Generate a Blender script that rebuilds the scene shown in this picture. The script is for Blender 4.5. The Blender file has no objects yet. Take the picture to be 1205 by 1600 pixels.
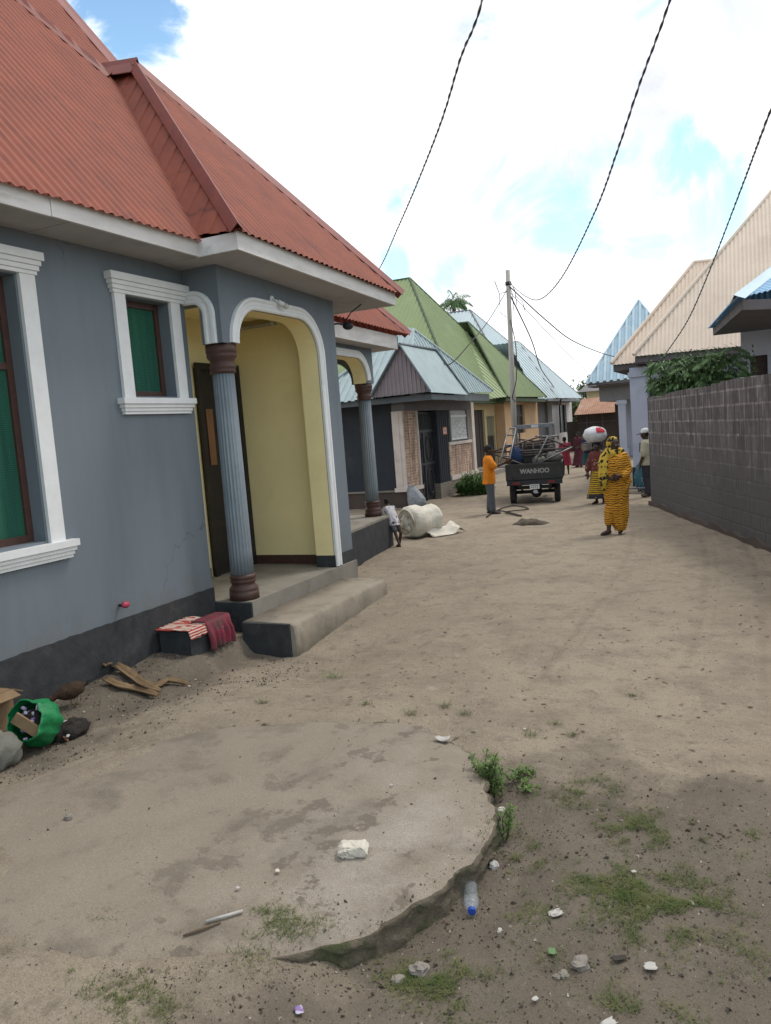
import bpy, bmesh, math, random
from mathutils import Vector, Matrix, noise
from mathutils.geometry import tessellate_polygon
random.seed(7)
R = math.radians
C = bpy.context.scene.collection

# ------------------------------------------------------------------ camera numbers
# World: +Y runs along the house fronts, +X towards the lane, ground near z = 0
FPX, PW, PH = 1230.0, 1205.0, 1600.0
PITCH, ROLL, YAW, EYE = R(5.8), R(4.4), R(24.704), 2.0
CAM = Vector((5.168, 0.0, EYE))
_f0 = Vector((-math.sin(YAW), math.cos(YAW), 0)); _r0 = Vector((math.cos(YAW), math.sin(YAW), 0)); _z = Vector((0, 0, 1))
FWD = _f0 * math.cos(PITCH) - _z * math.sin(PITCH)
_u0 = _f0 * math.sin(PITCH) + _z * math.cos(PITCH)
RGT = _r0 * math.cos(ROLL) - _u0 * math.sin(ROLL)
UPV = _r0 * math.sin(ROLL) + _u0 * math.cos(ROLL)
def ray(x, y): return FWD + RGT * ((x - PW / 2) / FPX) - UPV * ((y - PH / 2) / FPX)
def atz(x, y, z=0.0):
    d = ray(x, y); return CAM + d * ((z - EYE) / d.z)
def atY(x, y, Y):                      # Y metres straight ahead of the camera
    d = ray(x, y); return CAM + d * (Y / d.dot(_f0))
def ate(x, y, e):                      # on the vertical plane X = e
    d = ray(x, y); return CAM + d * ((e - CAM.x) / d.x)
def ats(x, y, s):                      # on the vertical plane Y = s
    d = ray(x, y); return CAM + d * ((s - CAM.y) / d.y)
def atslope(x, y, k, e0, z0):          # on the roof plane z = z0 + k (e0 - X)
    N = Vector((k, 0, 1)); d = ray(x, y); return CAM + d * ((Vector((e0, 0, z0)) - CAM).dot(N) / d.dot(N))

# ------------------------------------------------------------------ materials
def lin(c): return tuple(((v / 255) / 12.92 if v / 255 < .04045 else ((v / 255 + .055) / 1.055) ** 2.4) for v in c)
class NT:
    def __init__(s, m): s.t = m.node_tree; s.n = s.t.nodes; s.l = s.t.links
    def add(s, typ, **kw):
        nd = s.n.new(typ)
        for k, v in kw.items(): setattr(nd, k, v)
        return nd
    def link(s, a, b): s.l.new(a, b)
def mat(name, c1, c2=None, scale=4, lo=.35, hi=.65, rough=.85, bump=.15, bscale=60, bdist=.01, metal=0, stain=None, sscale=2, slo=.55, shi=.7, stretch=None, spec=.3, streak=None, detail=6):
    m = bpy.data.materials.new(name); m.use_nodes = True; t = NT(m); b = t.n['Principled BSDF']
    tc = t.add('ShaderNodeTexCoord'); src = tc.outputs['Object']
    if stretch:
        mp = t.add('ShaderNodeMapping'); mp.inputs['Scale'].default_value = stretch; t.link(src, mp.inputs[0]); vs = mp.outputs[0]
    else: vs = src
    def nz(scale, det, v):
        n = t.add('ShaderNodeTexNoise'); n.inputs['Scale'].default_value = scale; n.inputs['Detail'].default_value = det; n.inputs['Roughness'].default_value = .62
        t.link(v, n.inputs['Vector']); return n.outputs['Fac']
    def rng(sock, a, z):
        r = t.add('ShaderNodeMapRange'); r.inputs[1].default_value = a; r.inputs[2].default_value = z; t.link(sock, r.inputs[0]); return r.outputs[0]
    def mixc(f, a, c):
        x = t.add('ShaderNodeMix', data_type='RGBA'); t.link(f, x.inputs[0])
        for i, v in ((6, a), (7, c)):
            if hasattr(v, 'links'): t.link(v, x.inputs[i])
            else: x.inputs[i].default_value = (*v, 1)
        return x.outputs[2]
    if c2 is None: c2 = tuple(v * .8 for v in c1)
    col = mixc(rng(nz(scale, detail, vs), lo, hi), c1, c2)
    if stain: col = mixc(rng(nz(sscale, 8, vs), slo, shi), col, stain)
    t.link(col, b.inputs['Base Color'])
    b.inputs['Roughness'].default_value = rough; b.inputs['Metallic'].default_value = metal; b.inputs['Specular IOR Level'].default_value = spec
    if bump:
        bp = t.add('ShaderNodeBump'); bp.inputs['Strength'].default_value = bump; bp.inputs['Distance'].default_value = bdist
        t.link(nz(bscale, 8, src), bp.inputs['Height']); t.link(bp.outputs[0], b.inputs['Normal'])
    m['_c'] = 1
    return m
M = {}
M['wall_blue'] = mat('blue_grey_paint', (.162, .189, .214), (.150, .175, .198), scale=1.1, stain=(.132, .153, .172), sscale=1.3, slo=.48, shi=.75, stretch=(1, 2.6, .5), bump=.3, bscale=90, bdist=.004, rough=.75)
M['plinth'] = mat('black_plinth_paint', (.030, .032, .035), (.046, .048, .050), scale=8, stain=(.085, .080, .072), sscale=3.2, slo=.58, shi=.82, bump=.5, bscale=35, bdist=.012, rough=.8)
M['white'] = mat('white_moulding_paint', (.72, .72, .72), (.67, .67, .66), scale=9, stain=(.55, .54, .53), sscale=5, slo=.62, shi=.85, bump=.2, bscale=70, bdist=.004, rough=.6)
M['fascia'] = mat('weathered_white_board', (.66, .64, .62), (.54, .52, .50), scale=7, stain=(.36, .34, .32), sscale=5, slo=.58, shi=.8, bump=.25, bscale=40, bdist=.004, stretch=(1, .35, 1.6))
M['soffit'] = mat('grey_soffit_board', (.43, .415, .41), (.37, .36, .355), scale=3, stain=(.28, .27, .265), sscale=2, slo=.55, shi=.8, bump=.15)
M['redroof'] = mat('red_roof_sheet', (.250, .070, .042), (.205, .058, .037), scale=2.2, stain=(.15, .048, .037), sscale=3.5, slo=.52, shi=.8, rough=.65, bump=.08, bscale=25, spec=.2)
def mud_splash(m):
    t = NT(m); b = t.n['Principled BSDF']; old = b.inputs['Base Color'].links[0].from_socket; tc = t.add('ShaderNodeTexCoord'); sp = t.add('ShaderNodeSeparateXYZ'); t.link(tc.outputs['Object'], sp.inputs[0])
    n = t.add('ShaderNodeTexNoise'); n.inputs['Scale'].default_value = 3.2; n.inputs['Detail'].default_value = 10; n.inputs['Roughness'].default_value = .7; t.link(tc.outputs['Object'], n.inputs[0])
    a = t.add('ShaderNodeMath', operation='MULTIPLY_ADD'); t.link(sp.outputs[2], a.inputs[0]); a.inputs[1].default_value = -.62; t.link(n.outputs[0], a.inputs[2])
    r = t.add('ShaderNodeMapRange'); r.inputs[1].default_value = .06; r.inputs[2].default_value = .34; r.inputs[4].default_value = .55; t.link(a.outputs[0], r.inputs[0])
    x = t.add('ShaderNodeMix', data_type='RGBA'); t.link(r.outputs[0], x.inputs[0]); t.link(old, x.inputs[6]); x.inputs[7].default_value = (.150, .135, .112, 1)
    v = t.add('ShaderNodeTexVoronoi', feature='DISTANCE_TO_EDGE'); v.inputs['Scale'].default_value = .55; wn = t.add('ShaderNodeVectorMath', operation='MULTIPLY_ADD'); wn.inputs[1].default_value = (.5,) * 3; n4 = t.add('ShaderNodeTexNoise'); n4.inputs['Scale'].default_value = 3; n4.inputs['Detail'].default_value = 8; t.link(tc.outputs['Object'], n4.inputs[0]); t.link(n4.outputs['Color'], wn.inputs[0]); t.link(tc.outputs['Object'], wn.inputs[2]); t.link(wn.outputs[0], v.inputs[0])
    c = t.add('ShaderNodeMapRange'); c.inputs[1].default_value = .0035; c.inputs[2].default_value = .0015; c.inputs[3].default_value = 0; c.inputs[4].default_value = 1; t.link(v.outputs['Distance'], c.inputs[0]); g = t.add('ShaderNodeMapRange'); g.inputs[1].default_value = .52; g.inputs[2].default_value = .60; g.inputs[4].default_value = .5; n5 = t.add('ShaderNodeTexNoise'); n5.inputs['Scale'].default_value = .9; t.link(tc.outputs['Object'], n5.inputs[0]); t.link(n5.outputs[0], g.inputs[0]); cm = t.add('ShaderNodeMath', operation='MULTIPLY'); t.link(c.outputs[0], cm.inputs[0]); t.link(g.outputs[0], cm.inputs[1])
    y = t.add('ShaderNodeMix', data_type='RGBA'); t.link(cm.outputs[0], y.inputs[0]); t.link(x.outputs[2], y.inputs[6]); y.inputs[7].default_value = (.06, .065, .07, 1); t.link(y.outputs[2], b.inputs['Base Color'])
mud_splash(M['wall_blue'])
def roof_detail(m, ky=.775):
    t = NT(m); b = t.n['Principled BSDF']; old = b.inputs['Base Color'].links[0].from_socket; tc = t.add('ShaderNodeTexCoord'); mp = t.add('ShaderNodeMapping'); mp.inputs['Scale'].default_value = (1.45, 2.1, .0); t.link(tc.outputs['Object'], mp.inputs[0])
    v = t.add('ShaderNodeTexVoronoi'); v.inputs['Scale'].default_value = 1; v.inputs['Randomness'].default_value = .35; t.link(mp.outputs[0], v.inputs[0])
    def rng(k, a, z, c=0, d=1):
        r = t.add('ShaderNodeMapRange'); r.inputs[1].default_value = a; r.inputs[2].default_value = z; r.inputs[3].default_value = c; r.inputs[4].default_value = d; t.link(k, r.inputs[0]); return r.outputs[0]
    sp = t.add('ShaderNodeSeparateXYZ'); t.link(tc.outputs['Object'], sp.inputs[0]); fr = t.add('ShaderNodeMath', operation='PINGPONG'); t.link(sp.outputs[1], fr.inputs[0]); fr.inputs[1].default_value = ky
    mp2 = t.add('ShaderNodeMapping'); mp2.inputs['Scale'].default_value = (1, 7, .4); t.link(tc.outputs['Object'], mp2.inputs[0]); nz = t.add('ShaderNodeTexNoise'); nz.inputs['Scale'].default_value = 2.5; nz.inputs['Detail'].default_value = 8; t.link(mp2.outputs[0], nz.inputs[0])
    mx = t.add('ShaderNodeMath', operation='MAXIMUM'); t.link(rng(v.outputs['Distance'], .05, .03, 0, .85), mx.inputs[0]); t.link(rng(fr.outputs[0], .014, .006, 0, .55), mx.inputs[1])
    m2 = t.add('ShaderNodeMath', operation='MAXIMUM'); t.link(mx.outputs[0], m2.inputs[0]); t.link(rng(nz.outputs[0], .56, .74, 0, .45), m2.inputs[1])
    x = t.add('ShaderNodeMix', data_type='RGBA'); t.link(m2.outputs[0], x.inputs[0]); t.link(old, x.inputs[6]); x.inputs[7].default_value = (.075, .034, .028, 1); t.link(x.outputs[2], b.inputs['Base Color'])
roof_detail(M['redroof'])
M['redcap'] = mat('red_ridge_cap', (.215, .056, .043), (.16, .045, .036), scale=5, rough=.55, bump=.1)
M['yellow'] = mat('yellow_porch_paint', (.88, .76, .42), (.83, .71, .385), scale=1.6, stain=(.72, .60, .32), sscale=1.3, slo=.55, shi=.85, bump=.12, bscale=80, bdist=.003)
M['brown'] = mat('brown_gloss_paint', (.080, .040, .032), (.062, .033, .027), scale=8, rough=.5, bump=.15, stain=(.12, .08, .065), sscale=7, slo=.6, shi=.8)
M['shaft'] = mat('grey_column_paint', (.185, .215, .235), (.160, .185, .205), scale=5, rough=.6, bump=.12, stain=(.12, .13, .14), sscale=6, slo=.6, shi=.85)
M['door'] = mat('dark_door_wood', (.020, .017, .016), (.030, .024, .021), scale=6, rough=.5, bump=.1, spec=.3)
M['woodpanel'] = mat('brown_wood_panel', (.22, .11, .05), (.15, .07, .035), scale=12, rough=.6, stretch=(1, 1, .1))
M['concrete'] = mat('porch_concrete', (.25, .228, .192), (.20, .182, .154), scale=3, stain=(.135, .122, .104), sscale=2.5, slo=.52, shi=.75, bump=.3, bscale=45, bdist=.006, rough=.9)
M['stepcon'] = mat('dusty_step_concrete', (.295, .255, .200), (.235, .203, .158), scale=2.4, stain=(.150, .128, .100), sscale=3.4, slo=.50, shi=.72, bump=.5, bscale=40, bdist=.01, rough=.95)
M['net'] = None
M['glass'] = mat('dark_pane', (.012, .02, .02), (.02, .03, .03), rough=.25, bump=0, spec=.5)
M['metaldark'] = mat('dark_metal_gate', (.017, .018, .022), (.028, .028, .032), scale=10, rough=.5, bump=.1, metal=.0)
M['navy'] = mat('dark_navy_wall', (.024, .029, .037), (.030, .035, .043), scale=1.5, stain=(.045, .048, .055), sscale=2, slo=.55, shi=.8, rough=.8, bump=.15)
M['bluroof'] = mat('blue_grey_roof_sheet', (.32, .40, .41), (.275, .345, .355), scale=2, stain=(.39, .45, .455), sscale=1.5, slo=.5, shi=.8, rough=.5, bump=.05, spec=.4)
M['bluecap'] = mat('grey_ridge_flashing', (.085, .105, .115), (.12, .14, .15), scale=6, rough=.5, bump=.05)
M['gable'] = mat('mauve_gable_sheet', (.25, .215, .225), (.21, .18, .19), scale=3, rough=.6, bump=.06)
M['cream'] = mat('cream_pilaster_paint', (.64, .57, .51), (.57, .50, .44), scale=4, stain=(.40, .34, .30), sscale=3, slo=.55, shi=.8, bump=.15)
M['grroof'] = mat('green_roof_sheet', (.205, .262, .118), (.18, .235, .105), scale=.9, stain=(.24, .29, .14), sscale=.7, slo=.5, shi=.75, rough=.55, bump=.04, spec=.35)
M['grcap'] = mat('green_ridge_flashing', (.055, .085, .035), (.045, .07, .03), scale=4, rough=.6, bump=.05)
M['grwall'] = mat('cream_yellow_wall', (.50, .405, .235), (.44, .35, .205), scale=1.5, stain=(.30, .24, .15), sscale=1.2, slo=.55, shi=.8, bump=.1)
M['peach'] = mat('peach_wall', (.56, .37, .21), (.49, .32, .185), scale=1.5, stain=(.36, .25, .16), sscale=1.2, slo=.55, shi=.8, bump=.1)
M['paleroof'] = mat('pale_blue_roof_sheet', (.52, .60, .61), (.46, .53, .545), scale=1, rough=.45, bump=.04, spec=.4)
M['palewall'] = mat('grey_white_wall', (.52, .50, .485), (.46, .44, .425), scale=1.5, stain=(.36, .34, .33), sscale=1.2, bump=.1)
M['greywall'] = mat('mid_grey_wall', (.20, .19, .195), (.165, .16, .16), scale=2, bump=.1)
M['beigeroof'] = mat('beige_roof_sheet', (.64, .535, .43), (.58, .48, .385), scale=1.5, stain=(.50, .41, .325), sscale=1.4, slo=.55, shi=.8, rough=.55, bump=.05)
M['lilac'] = mat('lilac_blue_wall', (.44, .455, .54), (.395, .41, .485), scale=1.5, stain=(.32, .33, .39), sscale=1.2, slo=.55, shi=.8, bump=.1)
M['skyroof'] = mat('light_blue_roof_sheet', (.38, .50, .57), (.33, .44, .51), scale=1.5, rough=.5, bump=.05, stain=(.44, .54, .58), sscale=1.3)
M['blueroof2'] = mat('mid_blue_roof_sheet', (.24, .42, .60), (.20, .36, .52), scale=3, rough=.5, bump=.05)
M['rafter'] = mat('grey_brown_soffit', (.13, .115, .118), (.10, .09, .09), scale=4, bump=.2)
M['rust'] = mat('rusty_roof_sheet', (.36, .20, .135), (.28, .145, .095), scale=2, stain=(.42, .31, .23), sscale=1.2, slo=.5, shi=.75, bump=.1)
M['mud'] = mat('brown_shed_wall', (.085, .065, .055), (.065, .05, .043), scale=2, bump=.2)
M['pole'] = mat('grey_wood_pole', (.40, .375, .345), (.29, .27, .24), scale=10, stretch=(1, 1, .06), bump=.3, bscale=30, stain=(.15, .135, .12), sscale=8)
M['wire'] = mat('black_cable_sheath', (.02, .02, .022), (.035, .035, .038), rough=.6, bump=0)
M['wire2'] = mat('grey_cable_strand', (.22, .21, .20), (.30, .29, .28), rough=.5, bump=0)
M['steel'] = mat('grey_steel_tube', (.22, .22, .23), (.13, .12, .12), scale=14, rough=.4, metal=.6, bump=.05)
M['steelrust'] = mat('brown_steel_tube', (.10, .075, .065), (.06, .045, .04), scale=14, rough=.5, metal=.4, bump=.05)
M['trike'] = mat('dark_truck_paint', (.026, .026, .025), (.040, .038, .035), scale=7, rough=.55, stain=(.085, .072, .058), sscale=5, slo=.56, shi=.8, bump=.1)
M['tyre'] = mat('rubber', (.018, .018, .018), (.04, .036, .032), scale=9, rough=.9, bump=.3, bscale=40)
M['letter'] = mat('silver_lettering', (.33, .32, .30), (.26, .25, .24), scale=20, rough=.6, bump=0)
M['plate'] = mat('white_plate', (.6, .6, .58), (.5, .5, .48), rough=.5, bump=0)
M['ink'] = mat('dark_ink', (.03, .03, .03), rough=.6, bump=0)
M['lamp_red'] = mat('red_lens', (.16, .02, .018), (.12, .02, .018), rough=.3, bump=0)
M['skin'] = mat('dark_brown_skin', (.060, .033, .022), (.048, .027, .018), scale=20, rough=.55, bump=.05)
M['hair'] = mat('black_hair', (.010, .009, .008), (.016, .014, .013), scale=60, rough=.9, bump=.6, bscale=180)
M['eye'] = mat('eye_white', (.5, .48, .45), rough=.3, bump=0)
M['orange'] = mat('orange_tshirt', (.62, .20, .012), (.52, .16, .010), scale=7, bump=.2, bscale=16, bdist=.02, rough=.9)
M['jeans'] = mat('grey_blue_denim', (.085, .092, .105), (.065, .070, .080), scale=10, bump=.3, bscale=22, bdist=.02)
M['dark'] = mat('dark_cloth', (.022, .022, .030), (.032, .032, .04), scale=10, bump=.3, bscale=22, bdist=.02)
M['cream_shirt'] = mat('cream_shirt', (.40, .37, .27), (.33, .30, .22), scale=8, bump=.3, bscale=18, bdist=.02)
M['crimson'] = mat('crimson_dress', (.26, .022, .045), (.20, .018, .035), scale=7, bump=.3, bscale=18, bdist=.02)
M['maroon'] = mat('maroon_dress', (.085, .018, .030), (.06, .014, .022), scale=7, bump=.3, bscale=18, bdist=.02)
M['pinkcloth'] = mat('pink_dress', (.42, .10, .13), (.34, .08, .10), scale=7, bump=.3, bscale=18)
M['teal'] = mat('teal_skirt', (.012, .075, .085), (.010, .055, .065), scale=7, bump=.3, bscale=18, bdist=.02)
M['navycloth'] = mat('navy_dress', (.018, .020, .045), (.025, .027, .055), scale=7, bump=.3, bscale=18, bdist=.02)
M['capwhite'] = mat('white_cap', (.6, .6, .6), (.5, .5, .5), bump=.1)
M['pot'] = mat('dull_aluminium', (.35, .35, .36), (.25, .25, .26), scale=12, rough=.35, metal=.8, bump=.05)
M['blackplastic'] = mat('black_plastic', (.018, .018, .02), (.03, .03, .032), rough=.5, bump=.05)
M['sackwhite'] = mat('white_woven_sack', (.56, .56, .57), (.48, .48, .49), scale=5, bump=.5, bscale=9, bdist=.03, rough=.8)
M['redprint'] = mat('red_sack_print', (.45, .03, .045), (.38, .03, .04), bump=.05)
M['tarp'] = mat('cream_tarpaulin', (.60, .565, .48), (.53, .495, .415), scale=4, stain=(.38, .345, .28), sscale=4, slo=.55, shi=.8, bump=.6, bscale=8, bdist=.03, rough=.7)
M['greysack'] = mat('grey_plastic_sack', (.26, .29, .31), (.16, .18, .20), scale=8, rough=.4, bump=.9, bscale=11, bdist=.04, spec=.5)
M['greenbag'] = mat('green_plastic_bag', (.006, .200, .062), (.004, .135, .042), scale=5, rough=.38, bump=.7, bscale=14, bdist=.02, spec=.5)
M['oldbag'] = mat('grey_old_sack', (.17, .165, .14), (.13, .125, .105), scale=5, rough=.8, bump=.6, bscale=20, bdist=.02)
M['card'] = mat('brown_cardboard', (.23, .155, .085), (.17, .11, .06), scale=7, bump=.35, bscale=22, bdist=.01)
M['husk'] = mat('tan_dry_husk', (.215, .145, .078), (.14, .092, .05), scale=9, stretch=(1, 1, 1), bump=.6, bscale=30, bdist=.012)
M['feather'] = mat('brown_feathers', (.060, .032, .016), (.026, .015, .010), scale=22, bump=.8, bscale=60, bdist=.012)
M['feather_dark'] = mat('black_tail_feathers', (.010, .009, .008), (.02, .017, .014), scale=22, bump=.6, bscale=60)
M['hornleg'] = mat('yellow_leg_scale', (.30, .25, .17), (.2, .17, .12), scale=20, bump=.2)
M['comb'] = mat('red_comb', (.25, .03, .025), bump=.1)
M['basketdark'] = mat('charred_fibre', (.014, .012, .011), (.035, .028, .024), scale=18, bump=.8, bscale=60, bdist=.02)
M['paper'] = mat('crumpled_white_paper', (.54, .505, .43), (.45, .415, .35), scale=9, stain=(.38, .34, .28), sscale=6, slo=.55, shi=.8, bump=.6, bscale=14, bdist=.02, rough=.75)
M['litter'] = mat('white_litter', (.42, .405, .375), (.33, .315, .29), scale=20, bump=.3)
M['purple'] = mat('purple_wrapper', (.20, .13, .28), (.45, .42, .5), scale=25, lo=.45, hi=.55, rough=.4, bump=.3)
M['stone'] = mat('grey_stone', (.24, .215, .185), (.17, .15, .13), scale=8, bump=.6, bscale=25, bdist=.02)
M['rag'] = mat('brown_rag', (.10, .080, .058), (.065, .052, .038), scale=9, bump=.7, bscale=20, bdist=.02)
M['rope'] = mat('dark_cable', (.03, .026, .022), (.05, .043, .036), bump=.2)
M['stick'] = mat('dry_stick', (.13, .095, .06), (.09, .065, .042), bump=.3)
M['leafdark'] = mat('dark_leaf', (.078, .145, .052), (.125, .205, .082), scale=2.5, rough=.6, bump=0, spec=.35)
M['leafmid'] = mat('mid_leaf', (.055, .105, .025), (.09, .145, .040), scale=3, rough=.6, bump=0)
M['leafpale'] = mat('pale_leaf', (.11, .15, .055), (.075, .115, .04), scale=3, rough=.7, bump=0)
M['bushleaf'] = mat('bush_leaf', (.050, .11, .021), (.075, .20, .035), scale=5, rough=.6, bump=0)
M['weedleaf'] = mat('weed_leaf', (.060, .125, .022), (.10, .165, .035), scale=14, rough=.6, bump=0)
M['grassdry'] = mat('short_grass', (.055, .085, .018), (.12, .125, .045), scale=9, rough=.8, bump=0)
M['bark'] = mat('grey_bark', (.16, .13, .10), (.10, .08, .065), scale=12, bump=.5, bscale=30, bdist=.02)
M['pinkred'] = mat('pink_plastic', (.40, .05, .09), bump=.05, rough=.4)
M['lampglass'] = mat('clear_bulb', (.5, .5, .48), rough=.15, bump=0, spec=.6)
M['signor'] = mat('orange_sign', (.55, .16, .05), bump=0)

def pattern_cloth(name, ground, marks, kind, scale, **kw):
    m = mat(name, ground, tuple(v * .82 for v in ground), scale=6, bump=.25, bscale=14, bdist=.02, rough=.9); t = NT(m); b = t.n['Principled BSDF']
    old = b.inputs['Base Color'].links[0].from_socket; tc = t.add('ShaderNodeTexCoord')
    if kind == 'stripe':
        w = t.add('ShaderNodeTexWave', bands_direction='Z'); w.inputs['Scale'].default_value = scale; w.inputs['Distortion'].default_value = kw.get('dist', 5); w.inputs['Detail'].default_value = 2; w.inputs['Detail Scale'].default_value = kw.get('ds', .7)
        t.link(tc.outputs['Object'], w.inputs[0]); fac = w.outputs['Fac']
    else:
        w = t.add('ShaderNodeTexVoronoi'); w.inputs['Scale'].default_value = scale
        nz = t.add('ShaderNodeTexNoise'); nz.inputs['Scale'].default_value = scale * .8; t.link(tc.outputs['Object'], nz.inputs[0])
        ad = t.add('ShaderNodeVectorMath', operation='MULTIPLY_ADD'); ad.inputs[1].default_value = (.12,) * 3; t.link(nz.outputs['Color'], ad.inputs[0]); t.link(tc.outputs['Object'], ad.inputs[2]); t.link(ad.outputs[0], w.inputs[0]); fac = w.outputs['Distance']
    r = t.add('ShaderNodeMapRange'); r.inputs[1].default_value = kw.get('a', .2); r.inputs[2].default_value = kw.get('z', .3); t.link(fac, r.inputs[0])
    x = t.add('ShaderNodeMix', data_type='RGBA'); t.link(r.outputs[0], x.inputs[0]); x.inputs[6].default_value = (*marks, 1); t.link(old, x.inputs[7]); t.link(x.outputs[2], b.inputs['Base Color'])
    return m
M['tiger'] = pattern_cloth('orange_striped_kanga', (.62, .285, .026), (.035, .014, .006), 'stripe', 8.5, dist=6.5, a=.13, z=.30, ds=1.3)
M['shawl'] = pattern_cloth('yellow_spotted_shawl', (.56, .38, .05), (.016, .016, .012), 'spot', 15, a=.40, z=.50)
M['floral'] = pattern_cloth('maroon_floral_dress', (.13, .035, .03), (.42, .36, .24), 'spot', 14, a=.16, z=.24)
M['yellowblack'] = pattern_cloth('yellow_black_skirt', (.52, .33, .03), (.03, .015, .01), 'stripe', 7, dist=6, a=.3, z=.45)
M['spotshirt'] = pattern_cloth('white_spotted_shirt', (.52, .50, .52), (.06, .05, .07), 'spot', 22, a=.22, z=.3)
M['redstripe'] = pattern_cloth('red_white_striped_cloth', (.36, .055, .045), (.52, .40, .33), 'stripe', 13, dist=3, a=.3, z=.5)
M['bluepattern'] = pattern_cloth('blue_patterned_cloth', (.05, .13, .17), (.30, .36, .38), 'spot', 12, a=.2, z=.3)

def net_mat():
    m = mat('green_insect_net', (.011, .078, .054), (.026, .125, .075), scale=2.5, stretch=(1, 4, .3), rough=.85, bump=0); t = NT(m); b = t.n['Principled BSDF']; old = b.inputs['Base Color'].links[0].from_socket
    tc = t.add('ShaderNodeTexCoord'); br = t.add('ShaderNodeTexBrick'); mp = t.add('ShaderNodeMapping'); mp.inputs['Rotation'].default_value = (0, R(90), R(90))
    sp = t.add('ShaderNodeSeparateXYZ'); cb = t.add('ShaderNodeCombineXYZ'); t.link(tc.outputs['Object'], sp.inputs[0]); t.link(sp.outputs[1], cb.inputs[0]); t.link(sp.outputs[2], cb.inputs[1]); t.link(cb.outputs[0], br.inputs[0])
    br.offset = 0; br.inputs['Scale'].default_value = 1; br.inputs['Brick Width'].default_value = .016; br.inputs['Row Height'].default_value = .016; br.inputs['Mortar Size'].default_value = .0035
    br.inputs['Color1'].default_value = (.25, .25, .25, 1); br.inputs['Color2'].default_value = (.5, .5, .5, 1); br.inputs['Mortar'].default_value = (1, 1, 1, 1)
    x = t.add('ShaderNodeMix', data_type='RGBA', blend_type='MULTIPLY'); x.inputs[0].default_value = .75; t.link(old, x.inputs[6]); t.link(br.outputs[0], x.inputs[7]); t.link(x.outputs[2], b.inputs['Base Color'])
    return m
M['net'] = net_mat()
def block_mat(name, c1, c2, mortar, bw, bh, ms, axis, stain, bias=0, bump=.6):
    m = mat(name, c1, c2, scale=6, bump=.4, bscale=40, rough=.92); t = NT(m); b = t.n['Principled BSDF']
    old = b.inputs['Base Color'].links[0].from_socket
    tc = t.add('ShaderNodeTexCoord'); sp = t.add('ShaderNodeSeparateXYZ'); cb = t.add('ShaderNodeCombineXYZ'); t.link(tc.outputs['Object'], sp.inputs[0])
    if axis == 'sum':
        ad = t.add('ShaderNodeMath', operation='ADD'); t.link(sp.outputs[0], ad.inputs[0]); t.link(sp.outputs[1], ad.inputs[1]); t.link(ad.outputs[0], cb.inputs[0])
    else: t.link(sp.outputs[axis], cb.inputs[0])
    t.link(sp.outputs[2], cb.inputs[1])
    nw = t.add('ShaderNodeTexNoise'); nw.inputs['Scale'].default_value = 3.5; nw.inputs['Detail'].default_value = 4; t.link(tc.outputs['Object'], nw.inputs[0]); vw = t.add('ShaderNodeVectorMath', operation='MULTIPLY_ADD'); vw.inputs[1].default_value = (bw * .16, bh * .16, 0); t.link(nw.outputs['Color'], vw.inputs[0]); t.link(cb.outputs[0], vw.inputs[2])
    br = t.add('ShaderNodeTexBrick'); t.link(vw.outputs[0], br.inputs[0]); br.inputs['Scale'].default_value = 1; br.inputs['Brick Width'].default_value = bw; br.inputs['Row Height'].default_value = bh; br.inputs['Mortar Size'].default_value = ms; br.inputs['Mortar Smooth'].default_value = .4; br.inputs['Bias'].default_value = bias
    br.inputs['Color1'].default_value = (1, 1, 1, 1); br.inputs['Color2'].default_value = (.55, .55, .55, 1); br.inputs['Mortar'].default_value = (*mortar, 1)
    x = t.add('ShaderNodeMix', data_type='RGBA', blend_type='MULTIPLY'); x.inputs[0].default_value = 1; t.link(old, x.inputs[6]); t.link(br.outputs['Color'], x.inputs[7])
    mp = t.add('ShaderNodeMapping'); mp.inputs['Scale'].default_value = (6, 6, .8); t.link(tc.outputs['Object'], mp.inputs[0])
    nz = t.add('ShaderNodeTexNoise'); nz.inputs['Scale'].default_value = 1.3; nz.inputs['Detail'].default_value = 8; t.link(mp.outputs[0], nz.inputs[0])
    r = t.add('ShaderNodeMapRange'); r.inputs[1].default_value = .42; r.inputs[2].default_value = .68; t.link(nz.outputs[0], r.inputs[0])
    y = t.add('ShaderNodeMix', data_type='RGBA'); t.link(r.outputs[0], y.inputs[0]); t.link(x.outputs[2], y.inputs[6]); y.inputs[7].default_value = (*stain, 1)
    yo = y.outputs[2]
    if name.startswith('weathered'):
        n2 = t.add('ShaderNodeTexNoise'); n2.inputs['Scale'].default_value = 2.2; n2.inputs['Detail'].default_value = 8; t.link(tc.outputs['Object'], n2.inputs[0])
        zz = t.add('ShaderNodeMath', operation='MULTIPLY_ADD'); t.link(n2.outputs[0], zz.inputs[0]); zz.inputs[1].default_value = 2.2; t.link(sp.outputs[2], zz.inputs[2])
        r2 = t.add('ShaderNodeMapRange'); r2.inputs[1].default_value = 1.9; r2.inputs[2].default_value = 2.9; t.link(zz.outputs[0], r2.inputs[0])
        n3 = t.add('ShaderNodeTexNoise'); n3.inputs['Scale'].default_value = 5; n3.inputs['Detail'].default_value = 10; n3.inputs['Roughness'].default_value = .7; t.link(mp.outputs[0], n3.inputs[0])
        pc = t.add('ShaderNodeMix', data_type='RGBA'); t.link(n3.outputs[0], pc.inputs[0]); pc.inputs[6].default_value = (.022, .021, .022, 1); pc.inputs[7].default_value = (.150, .141, .138, 1)
        fm = t.add('ShaderNodeMix', data_type='RGBA'); t.link(r2.outputs[0], fm.inputs[0]); t.link(pc.outputs[2], fm.inputs[6]); t.link(yo, fm.inputs[7]); yo = fm.outputs[2]
    t.link(yo, b.inputs['Base Color'])
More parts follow.
